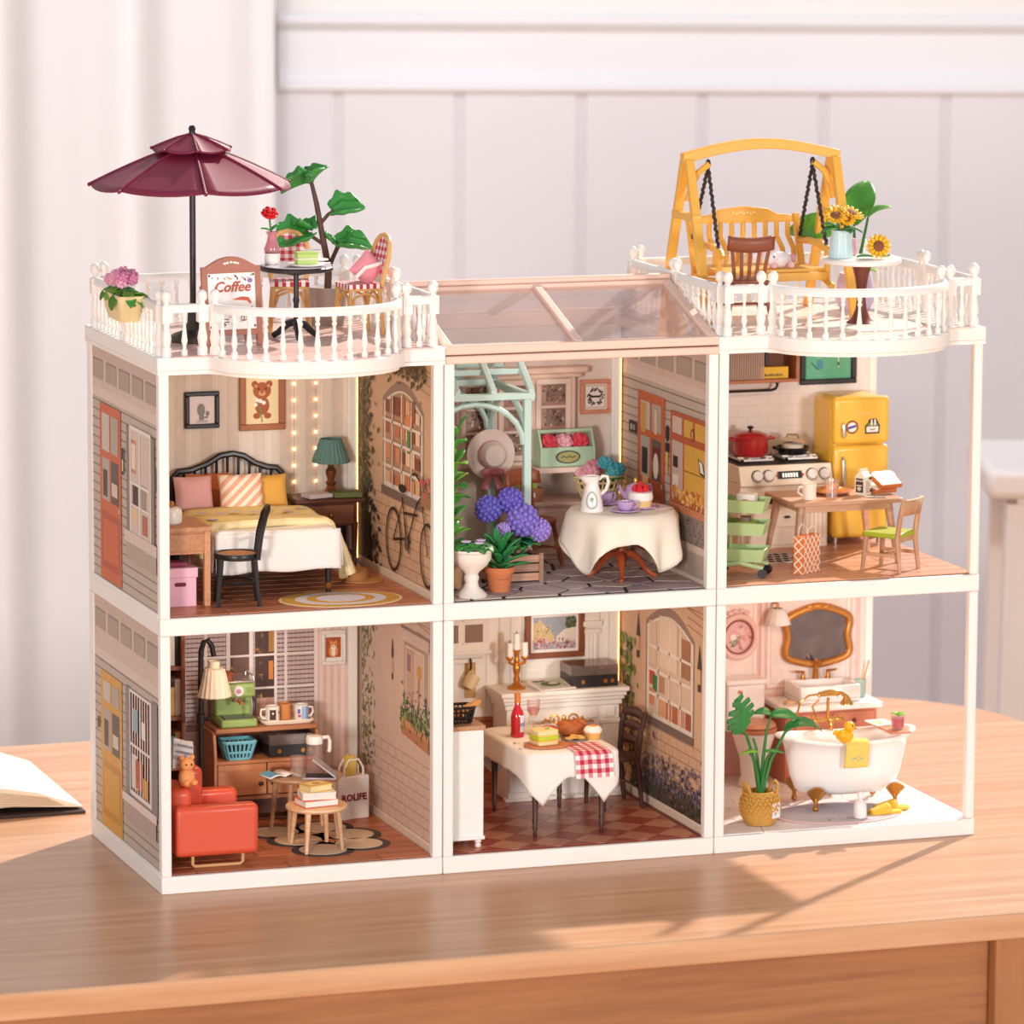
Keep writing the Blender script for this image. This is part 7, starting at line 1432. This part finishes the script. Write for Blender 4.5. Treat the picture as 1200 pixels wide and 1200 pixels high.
# menu board
sg = T('menu_board', 'brown wooden coffee menu easel on the left terrace', 'sign', (.475, .30, zT), .12); wsg = P('b0705a', .5, var=.1)
for s in (-1, 1): B().at(rx=-.10).box(s * .145 - .016, -.01, 0, s * .145 + .016, .012, .405).o('upright', wsg, sg, bev=.003); B().at((0, .02, 0), rx=-.42).box(s * .1 - .01, .02, .0, s * .1 + .01, .035, .33).o('rear_leg', wsg, sg, False)
fr2 = B().at(rx=-.10).prism([(-.145, .37)] + [(-.145 + .29 * i / 12, .40 + .055 * sin(pi * i / 12)) for i in range(13)] + [(.145, .37)], -.012, .012, 'y').o('crest', wsg, sg, bev=.003)
B().at(rx=-.10).box(-.14, -.012, .055, .14, .012, .085).o('lower_rail', wsg, sg, bev=.003); pnl = B().at(rx=-.10).box(-.13, -.006, .085, .13, .008, .375).o('panel', P('f7f4f0', .5, var=.02), sg, False)
ca, sa = cos(-.10), sin(-.10)
U, V, Nn = (1, 0, 0), (0, -sa, ca), (0, -ca, -sa)
k = Ink((0, -.006 * ca, -.006 * sa), U, V, Nn, base=.001)
cf = 'b8482c'
for q in ((-.12, .10), (.12, .10), (-.12, .36), (.12, .36)): k.e_(*q, .006, .006, '3a3030', 8)
k.p([(.0, .235), (.05, .25), (.09, .245), (.105, .22), (.1, .21), (.08, .228), (.04, .232)], 'd0603c').blobs(46, lambda: (random.uniform(-.11, .11), random.choice([random.uniform(.1, .2), random.uniform(.335, .36)])), .009, ['a8686a', 'd8a8a0', '5a5a70', 'e0b858', '8a3a30']).e_(0, .17, .05, .008, 'c05a50').ring(.06, .14, .016, .012, .005, '8a8060').r(-.06, .12, -.02, .125, '3a3030').r(-.07, .135, -.03, .14, '3a3030').e_(.1, .33, .014, .012, '8a78b0').e_(-.1, .26, .012, .012, 'a8a0a8')
k.done(sg, 'menu_print')
text(0, 'Coffee', .074, (0, -.0085 * ca - .30 * sin(-.10) * -1 * -1, .30), (pi / 2 - .10, 0, .0), P(cf, .5), sg, 'lettering', bold=.0012, shear=.3).location = (0, .30 * .0998 - .0095, .298)
k = Ink((0, .0 - .012 * ca + .42 * .0998, .42), U, V, Nn); 
for x in (-.035, -.02, 0, .02, .035): k.e_(x, .004 * cos(x * 60), .009, .006, 'f4e8e0', 8)
k.done(sg, 'crest_print')
# bistro table and things on it
bt3 = T('bistro_table', 'round black bistro table with marble top on the left terrace', 'table', (.865, .50, zT)); bm3 = P('262224', .4)
B().lathe([(.001, .352), (.18, .352), (.19, .358), (.192, .372), (.186, .378), (.001, .378)], n=40, wave=lambda k, r, z: 1 + (.012 if (k % 2 and .355 < z < .375) else 0)).o('rim', bm3, bt3); B().lathe([(.001, .378), (.182, .378), (.182, .383), (.001, .383)], n=40).o('marble_top', P('c9c2cc', .2, var=.3, scale=9), bt3)
B().lathe([(.018, .05), (.014, .07), (.013, .18), (.018, .2), (.013, .22), (.014, .35)], n=14).o('column', bm3, bt3)
for i in range(3): a = radians(-100 + 120 * i); B().at(rz=a).tube([(.0, 0, .09), (.05, 0, .075), (.1, 0, .03), (.13, 0, .012)], [.02, .02, .016, .015], 8).o('foot', bm3, bt3); B().at(rz=a + .5).cyl((0, 0, .33), (.12, 0, .352), .006, n=6).o('brace', bm3, bt3)
zq = zT + .384
vs_ = T('bud_vase', 'pink glass bud vase with white and brown base on the bistro table', 'vase', (.755, .56, zq)); B().lathe([(.001, 0), (.036, 0), (.04, .02), (.038, .045), (.034, .06), (.031, .06), (.001, .01)], n=24).o('lower_body', P('f4efe8', .4), vs_); B().lathe([(.036, .06), (.04, .065), (.042, .075), (.026, .12), (.022, .145), (.034, .165), (.031, .165), (.018, .145), (.036, .075)], n=24).o('glass_neck', glass('f4b8c4', .05, .6), vs_); B().lathe([(.001, .055), (.037, .055), (.038, .068), (.001, .068)], n=24).o('soil', P('8a4a30', .8), vs_)
rs = T('red_rose', 'single red rose standing in the bud vase', 'flower', (.755, .56, zq + .07)); B().tube([(0.01, 0, 0), (-.004, 0, .08), (-.012, 0, .15), (-.012, 0, .17)], .005, 6).o('stem', G2, rs); rose(rs, P('d81820', .4, var=.15), (-.012, 0, .19), .042, 'rose_head', (.5, 0, 0)); leaf_o(rs, G1, (-.005, 0, .1), .055, .028, 2.8, -.4); leaf_o(rs, G1, (-.005, 0, .1), .055, .028, .2, -.8)
cup('teacup', 'white cup of dark coffee on a saucer at the back of the bistro table', (.985, .60, zq), P('f6f2ee', .3), .046, .055, 2.0, True, '8a3a1c').scale = (1, 1, 1.0)
gk = T('cake_slice', 'pale green cake slice on a white plate with fork on the bistro table', 'cake', (.89, .40, zq)); B().lathe([(.001, 0), (.07, 0), (.095, .01), (.092, .015), (.001, .008)], n=32).o('plate', P('f6f2ec', .3), gk)
for z0, z1, c_ in ((.01, .035, 'c4d884'), (.035, .042, 'f4f0dc'), (.042, .064, 'c0d67c'), (.064, .074, 'a9cc6a')): B().prism([(-.055, -.03), (.055, -.03), (.05, .035), (-.055, .035)], z0, z1).o('layer', P(c_, .7), gk, bev=.002)
B().box(.06, -.03, .016, .12, -.024, .02).o('fork', STEEL, gk, False)
# rattan chairs
def rattan(label, loc, rz):
    c = T('rattan_chair', label, 'chair', loc, rz); rt = P('e3b06a', .5, var=.12)
    nb = B(); n = 10
    for i in range(n):
        for j in range(n):
            u0, u1, v0, v1 = i / n, (i + 1) / n, j / n, (j + 1) / n; col = ('c02c38', 'f6ece4', 'e0949a')[0 if (i % 2 and j % 2) else (1 if not (i % 2) and not (j % 2) else 2)]
            pp = lambda u, v: ((u - .5) * .2, (v - .5) * .19, 0)
            nb.add([(*pp(u0, v0)[:2], .262), (*pp(u1, v0)[:2], .262), (*pp(u1, v1)[:2], .262), (*pp(u0, v1)[:2], .262)], [(0, 1, 2, 3)], col)
        u0, u1 = i / n, (i + 1) / n; col = 'c02c38' if i % 2 else 'f6ece4'
        for (sx, sy) in ((0, -1), (1, 0), (-1, 0)):
            if sy: nb.add([((u0 - .5) * .2, -.095, .238), ((u1 - .5) * .2, -.095, .238), ((u1 - .5) * .2, -.095, .262), ((u0 - .5) * .2, -.095, .262)], [(0, 1, 2, 3)], col)
            else: nb.add([(sx * .1, (u0 - .5) * .19, .238), (sx * .1, (u1 - .5) * .19, .238), (sx * .1, (u1 - .5) * .19, .262), (sx * .1, (u0 - .5) * .19, .262)], [(0, 1, 2, 3) if sx > 0 else (3, 2, 1, 0)], col)
    nb.o('woven_seat', print_mat(.7), c, False, recalc=False); B().box(-.098, -.093, .225, .098, .093, .24).o('seat_frame', rt, c, bev=.006)
    for x, y in ((-.085, -.08), (.085, -.08), (-.085, .08), (.085, .08)): B().tube([(x * 1.2, y * 1.2, 0), (x, y, .23)], .011, 8).o('leg', rt, c)
    for x in (-.085, .085): B().tube([(x, -.085, .1), (x, -.06, .19), (x, 0, .215), (x, .06, .19), (x, .085, .1)], .008, 6).o('arch_brace', rt, c)
    for y in (-.085, .085): B().tube([(-.09, y, .1), (-.06, y, .19), (0, y, .215), (.06, y, .19), (.09, y, .1)], .008, 6).o('arch_brace', rt, c)
    bk_ = T('tmp', '', '') if False else None
    B().tube([(-.085, .085, .23), (-.105, .105, .33), (-.11, .122, .40), (-.085, .138, .465), (-.045, .146, .495), (0, .149, .505), (.045, .146, .495), (.085, .138, .465), (.11, .122, .40), (.105, .105, .33), (.085, .085, .23)], .013, 8).o('back_hoop', rt, c)
    b = B()
    for i in range(10):
        for j in range(11):
            x0 = -.1 + .02 * i; z0 = .29 + .019 * j
            zc, xc = z0 + .0095, x0 + .01
            if (xc / .102) ** 2 + (max(0, zc - .385) / .115) ** 2 > 1: continue
            col = ('c02c38', 'f6ece4', 'e0949a')[0 if (i % 2 and j % 2) else (1 if not (i % 2) and not (j % 2) else 2)]
            f = lambda x, z_: (x, .085 + (z_ - .23) * .23, z_)
            b.add([f(x0, z0), f(x0 + .02, z0), f(x0 + .02, z0 + .019), f(x0, z0 + .019)], [(0, 1, 2, 3)], col)
    b.o('woven_back', print_mat(.7), c, False, recalc=False, solid=.005)
    return c
rattan('rattan bistro chair with red checked weave behind the bistro table', (.935, .86, zT), -.25)
rattan('rattan bistro chair turned sideways at the right of the left terrace', (1.25, .66, zT), -pi / 2 + .1)
pc2 = T('cushion', 'pink cushion with white trim leaning on the right rattan chair', 'cushion', (1.285, .655, zT + .263), .1); pillow('cover', P('e8919c', .7, var=.1), pc2, .15, .15, .07, (.01, 0, .07), (0, .75, 0)); B().tube([(-.07, -.038, .03), (-.02, -.042, .08), (.03, -.042, .09), (.075, -.036, .10)], .011, 6).o('lace_trim', P('fbf0ec', .7), pc2)
# tall plant
tp2 = T('potted_tree', 'tall leafy plant in a ribbed grey pot on the left terrace', 'plant', (1.20, 1.05, zT)); gp2 = P('a89c94', .6)
B().lathe([(.001, 0), (.085, 0), (.1, .2), (.092, .2), (.001, .17)], n=40, wave=lambda k, r, z: 1 + (.02 if k % 2 else 0)).o('pot', gp2, tp2, ang=20)
B().tube([(.0, 0, .15), (.005, 0, .3), (-.03, 0, .48), (-.06, 0, .64), (-.09, 0, .76)], [.02, .019, .016, .014, .01], 10).o('trunk', P('5a3c30', .6), tp2); B().tube([(0.0, 0, .28), (.03, -.01, .36), (.06, -.02, .43)], .012, 8).o('branch', P('5a3c30', .6), tp2); B().tube([(-.04, 0, .53), (.0, -.01, .58), (.03, -.02, .6)], .01, 8).o('branch', P('5a3c30', .6), tp2); B().tube([(-.02, 0, .42), (-.09, -.01, .47), (-.13, -.02, .5)], .01, 8).o('branch', P('5a3c30', .6), tp2)
lfm = P('3f9440', .32, var=.3, scale=8)
def biglobe(loc, L_, Wd, rz, ry, rx=0):
    def g(u, v):
        a = (v - .5) * 2; prof = sin(pi * (u * .9 + .07)) ** .55 * (1 + .12 * cos(u * 16)); y = a * Wd / 2 * prof
        return (L_ * u - .012 * a * a, y, -.25 * L_ * u * u + .045 * abs(a) ** 1.0 * prof - .02 * cos(a * 9) * prof * abs(a))
    return B().sheet(g, 14, 10).o('leaf', lfm, tp2, solid=.007, loc=loc, rot=(rx, ry, rz), ang=60)
biglobe((-.085, 0, .755), .17, .16, pi - .3, .15, .5); biglobe((-.085, 0, .75), .12, .14, -.5, -1.0, .3)
biglobe((.02, -.02, .59), .17, .17, -.4, -.35, .6); biglobe((-.11, -.02, .49), .2, .2, pi + .35, .1, -.5); biglobe((-.09, -.02, .5), .13, .16, pi / 2 + .8, -.2, 0); biglobe((.05, -.02, .42), .18, .15, -.35, -.1, .55); biglobe((.05, -.02, .42), .1, .13, 1.5, -.6, 0)
# rail planter
rp = T('rail_planter', 'cream trough planter hung on the left terrace railing', 'planter', (-.035, .52, zT + .13)); cm2 = P('efdca8', .5, var=.05)
B().loft([[(x * s_, y * s_, z_) for x, y in rrect(-.075, -.19, .06, .19, .035)] for z_, s_ in ((0, .72), (.02, .8), (.12, 1.0), (.135, 1.04), (.135, .94), (.1, .9))], True).o('trough', cm2, rp); k = Ink((-.066, .03, .06), (0, -1, 0), (-.15, 0, .99), (-1, 0, -.1), base=.006); k.e_(0, .01, .014, .016, 'a86a5a').e_(.012, -.004, .009, .009, 'c08a78').done(rp, 'emblem'); B().tube([(.05, .1, .12), (.075, .1, .135), (.095, .1, .12)], .007, 6).o('hook', cm2, rp); B().tube([(.05, -.1, .12), (.075, -.1, .135), (.095, -.1, .12)], .007, 6).o('hook', cm2, rp)
pf = T('pink_flowers', 'pink blossoms over drooping green leaves in the rail planter', 'flowers', (-.035, .52, zT + .235)); 
for i in range(34): a = random.random() * 6.28; q = random.random(); leaf_o(pf, (G1, P('6a9a2c', .45, var=.2), P('4a7a24', .45, var=.2))[i % 3], (.05 * q * cos(a), .15 * (random.random() * 2 - 1), .02 + .03 * random.random()), .11, .06, a, -.1 + .5 * q, 1.1)
for i in range(15): x, y = random.uniform(-.05, .05), random.uniform(-.06, .12); pompom(pf, P(('e79ab8', 'f0b4cc', 'd884a8')[i % 3], .5, var=.1), (x, y, .085 + random.random() * .04), .028, 16, 'blossom', .42)
# ================================================================ right roof terrace
yw = P('efb44a', .42, var=.06)
sw3 = T('garden_swing', 'yellow wooden garden swing bench hanging in an arched frame', 'swing', (3.545, .82, zT))
for s in (-1, 1):
    x = s * .42
    for y1 in (-.33, .33): B().loft([[(x + dx, y + dy, z_) for dx, dy in ((-.024, -.02), (.024, -.02), (.024, .02), (-.024, .02))] for y, z_ in ((y1, 0), (y1 * .55, .42), (y1 * .08, .845))]).o('frame_leg', yw, sw3, bev=.004)
    B().box(x - .026, -.16, .52, x + .026, .16, .56).o('cross_tie', yw, sw3, bev=.004)
    B().tube([(x, -.01, .62), (x - s * .02, -.01, .70), (x - s * .06, -.01, .77), (x - s * .12, -.01, .815)], .018, 8).o('corner_brace', yw, sw3)
bmx = B(); n = 16
bmx.loft([[( -.45 + .9 * i / n, -.03, .82 + .07 * sin(pi * i / n) - .0), (-.45 + .9 * i / n, .03, .82 + .07 * sin(pi * i / n)), (-.45 + .9 * i / n, .03, .875 + .07 * sin(pi * i / n)), (-.45 + .9 * i / n, -.03, .875 + .07 * sin(pi * i / n))] for i in range(n + 1)]).o('top_beam', yw, sw3, bev=.005)
bn = B().box(-.30, -.23, .20, .30, -.18, .245).box(-.30, .12, .20, .30, .17, .245).o('seat_frame', yw, sw3, bev=.004)
for i in range(6): B().box(-.30, -.20 + .062 * i, .245, .30, -.15 + .062 * i, .262).o('seat_slat', yw, sw3, False, bev=.003)
B().prism([(-.30, .47), (-.30, .5), (-.26, .51), (-.2, .515), (-.14, .545), (0, .56), (.14, .545), (.2, .515), (.26, .51), (.30, .5), (.30, .47)], .235, .262, 'y').o('back_crest', yw, sw3, bev=.004)
for i in range(9):
    x = -.26 + .065 * i; B().tube([(x, .15, .25), (x + .012, .18, .33), (x - .012, .21, .40), (x, .245, .48)], [.013, .015, .015, .013], 6).o('back_slat', yw, sw3)
for s in (-1, 1):
    x = s * .31; B().loft([[(x + dx, y + dy, z_) for dx, dy in ((-.017, -.016), (.017, -.016), (.017, .016), (-.017, .016))] for y, z_ in ((.14, .19), (.19, .33), (.255, .515))]).o('back_post', yw, sw3, bev=.003)
    B().tube([(x, .2, .37), (x, .05, .385), (x, -.1, .38), (x, -.22, .36), (x, -.25, .34)], [.014, .02, .021, .02, .014], 8).o('armrest', yw, sw3); B().box(x - .014, -.215, .2, x + .014, -.185, .37).o('arm_post', yw, sw3, bev=.003); B().tube([(x, .17, .21), (x, 0, .195), (x, -.15, .205), (x, -.27, .17)], .018, 8).o('rocker_rail', yw, sw3)
    cx = s * .30
    for y in (-.19, .19):
        b = B(); p0, p1 = Vector((cx, 0, .80)), Vector((x, y, .375 if y < 0 else .40)); L_ = (p1 - p0).length; m_ = 14
        b.tube([p0.lerp(p1, t / 28) + Vector((.003 * (-1) ** t, .003 * (-1) ** (t // 2), 0)) for t in range(29)], .010, 6); b.o('chain', P('2a2020', .4), sw3)
    B().tube([(cx, .02 * cos(a * pi / 6), .815 + .02 * sin(a * pi / 6)) for a in range(12)], .007, 6, True).o('hanging_ring', P('2a2020', .4), sw3)
k = Ink((0, .234, .525), (1, 0, 0), (0, 0, 1), (0, -1, 0)); [k.e_(-.06 + .02 * i, .003 * (-1) ** i, .008, .006, 'f8dc9a', 8) for i in range(7)]; k.done(sw3, 'crest_print')
pl2 = T('plush_toy', 'white and pink plush toy lying on the swing bench', 'toy', (3.60, .68, zT + .263)); wp = P('f6ecea', .85, bump=.3); B().ball((0, 0, .045), (.075, .05, .045)).o('body', wp, pl2); B().ball((-.07, -.03, .06), (.045, .04, .04)).o('head', wp, pl2); [B().at((-.08 + .03 * s, -.04, .10), ry=.3 * s).ball((0, 0, 0), (.012, .008, .03)).o('ear', P('f0c4cc', .8), pl2) for s in (-1, 1)]; [B().ball((.05 * s, -.05, .02), (.02, .025, .018)).o('paw', P('f4c8cc', .8), pl2) for s in (-1, 1)]; B().ball((.085, .02, .05), .022).o('tail', P('f0b8c4', .8), pl2); [B().ball((-.075 + .022 * s, -.068, .068), .005).o('eye', P('2a1a1a', .3), pl2) for s in (-1, 1)]
# brown chair seen from behind
sc3 = T('slatted_chair', 'red brown slat back chair on the right terrace seen from behind', 'chair', (3.265, .335, zT), pi - .12); bc2 = P('8a4a30', .4, var=.12)
B().prism(rrect(-.115, -.11, .115, .105, .03), .235, .258).o('seat', bc2, sc3, bev=.008)
for s in (-1, 1): B().tube([(s * .125, -.12, 0), (s * .095, -.09, .24)], [.010, .015], 8).o('leg', bc2, sc3); B().tube([(s * .12, .13, 0), (s * .09, .095, .24)], [.010, .015], 8).o('leg', bc2, sc3); B().cyl((s * .107, -.105, .12), (s * .105, .112, .12), .007, n=6).o('stretcher', bc2, sc3)
B().cyl((-.106, 0, .12), (.106, 0, .12), .007, n=6).o('stretcher', bc2, sc3)
for i in range(5): x = -.09 + .045 * i; B().loft([[(x * e + dx, y + dy, z_) for dx, dy in ((-.009, -.006), (.009, -.006), (.009, .006), (-.009, .006))] for y, z_, e in ((.09, .255, .85), (.125, .42, 1.1))]).o('back_slat', bc2, sc3, False)
B().sheet(lambda u, v: ((u - .5) * .25, .115 + .02 * v + .018 * sin(pi * u), .405 + .075 * v + .012 * (2 * u - 1) ** 2), 10, 2).o('crest_rail', bc2, sc3, solid=.02)
# round table, flowers
rt2 = T('pedestal_table', 'round white topped table with brown trumpet pedestal on the right terrace', 'table', (3.905, .27, zT)); dkb2 = P('6a3222', .35, var=.1)
B().lathe([(.001, 0), (.075, 0), (.078, .008), (.05, .03), (.03, .08), (.024, .13), (.026, .18), (.036, .25), (.055, .32), (.001, .325)], n=24).o('pedestal', dkb2, rt2); B().lathe([(.001, .322), (.2, .322), (.21, .33), (.21, .345), (.205, .35), (.001, .35)], n=40).o('tabletop', P('f4ebe2', .35, var=.03), rt2)
zr2 = zT + .351
va2 = T('fluted_vase', 'pale blue fluted vase on the white topped terrace table', 'vase', (3.80, .31, zr2)); B().lathe([(.001, 0), (.062, 0), (.064, .01), (.048, .135), (.052, .145), (.046, .145), (.04, .13), (.001, .02)], n=48, wave=lambda k, r, z: 1 + (.03 if k % 2 else 0)).o('vase_body', P('c4dedf', .35, var=.04), va2, ang=20)
def sunflower(parent, loc, r, rot, name='flower_head'):
    ye = P('f6bc1c', .5, var=.15); b = B()
    for ring_, (n, L_, z_) in enumerate(((14, 1.0, 0), (12, .86, .006))):
        for i in range(n):
            a = 2 * pi * i / n + ring_ * .2; b.at((0, 0, z_), 0, 0, a).sheet(lambda u, v: (r * (.38 + (L_ - .38) * u), (v - .5) * r * .34 * sin(pi * (u * .85 + .12)), .012 * u * u - .02 * (v - .5) ** 2), 4, 2)
    h = b.at().o(name, ye, parent, solid=.004, loc=loc, rot=rot, ang=80); B().lathe([(.001, .016), (r * .3, .014), (r * .44, .006), (r * .44, -.004), (.001, -.004)], n=20).o('disc', P('8a5234', .8, var=.3, scale=60, bump=.6), h); return h
sf = T('sunflower_bouquet', 'bunch of sunflowers with green leaves in the pale blue vase', 'flowers', (3.80, .31, zr2 + .02))
for x, y, z_, r, rot in ((-.045, -.04, .205, .07, (.55, -.2, 0)), (.045, -.03, .215, .07, (.4, .3, 0)), (.0, .05, .225, .065, (.15, .1, 0)), (.005, -.06, .19, .05, (.9, 0, 0))): sunflower(sf, (x, y, z_), r, rot); B().tube([(x * .2, y * .2, 0), (x * .5, y * .5, .12), (x, y, z_)], .005, 6).o('stem', G2, sf)
for rz, ry, z_ in ((pi, .0, .14), (-.3, .0, .14), (-1.5, -.2, .13), (2.2, -.4, .14), (.7, -.4, .15)): leaf_o(sf, G2, (.02 * cos(rz), .02 * sin(rz), z_), .10, .06, rz, ry, .6)
s1_ = T('cut_sunflower', 'single cut sunflower lying on the white topped terrace table', 'flower', (3.975, .215, zr2)); sunflower(s1_, (0, 0, .064), .068, (radians(72), 0, -.2)); B().tube([(0, .012, .06), (.0, .03, .02), (.06, .06, .006), (.1, .08, .006)], .005, 6).o('stem', G2, s1_); leaf_o(s1_, G2, (-.03, 0, .01), .09, .05, pi - .1, -.15, .3)
tag(B().lathe([(.001, 0), (.018, 0), (.022, .03), (.016, .06), (.014, .09), (.001, .095)], n=16).o('pink_bottle', P('f0bccb', .35), None, loc=(3.90, .38, zr2)), 'small pink bottle behind the pale blue vase', 'bottle')
rg4 = T('rug', 'round white striped rug with pink edge under the terrace table', 'rug', (3.90, .22, zT)); B().prism(ell(0, 0, .33, .30, 40), 0, .003).o('edge', P('eab8ae', .9), rg4); B().prism(ell(0, 0, .315, .285, 40), .003, .005).o('mat', P('f6efe6', .9), rg4)
for i in range(7): y = -.21 + .07 * i; h = .3 * sqrt(1 - (y / .285) ** 2); B().box(-h, y - .012, .005, h, y + .012, .006).o('stripe', P('dcd8b8' if i % 2 else 'e8c8c0', .9), rg4, False)
bl2 = T('banana_plant', 'broad leaved green plant in a lilac pot at the back of the right terrace', 'plant', (4.13, .88, zT)); B().lathe([(.001, 0), (.08, 0), (.105, .05), (.1, .15), (.085, .2), (.078, .2), (.001, .16)], n=28).o('pot', P('d8c6e2', .4, var=.04), bl2); bg3 = P('5ca82e', .38, var=.25, scale=7)
def bleaf(p1, L_, Wd, rz, ry, rx, m_=bg3):
    B().tube([(0, 0, .15), (p1[0] * .4, p1[1] * .4, p1[2] * .6), p1], [.012, .01, .007], 8).o('stem', G2, bl2); return leafs(B(), L_, Wd, .8, .35, 12, 6).o('leaf', m_, bl2, solid=.006, loc=p1, rot=(rx, ry, rz), ang=80)
bleaf((-.05, .1, .42), .3, .17, pi - .25, -.2, -.9); bleaf((.03, .1, .45), .30, .17, .5, -1.25, .5, P('4c9a30', .38, var=.25)); bleaf((.02, -.05, .2), .12, .06, -1.3, -.6, 0, G3); bleaf((-.03, -.03, .3), .16, .08, pi + .5, -.5, .2, G2); bleaf((.06, -.02, .5), .14, .1, -.4, -.8, .2)
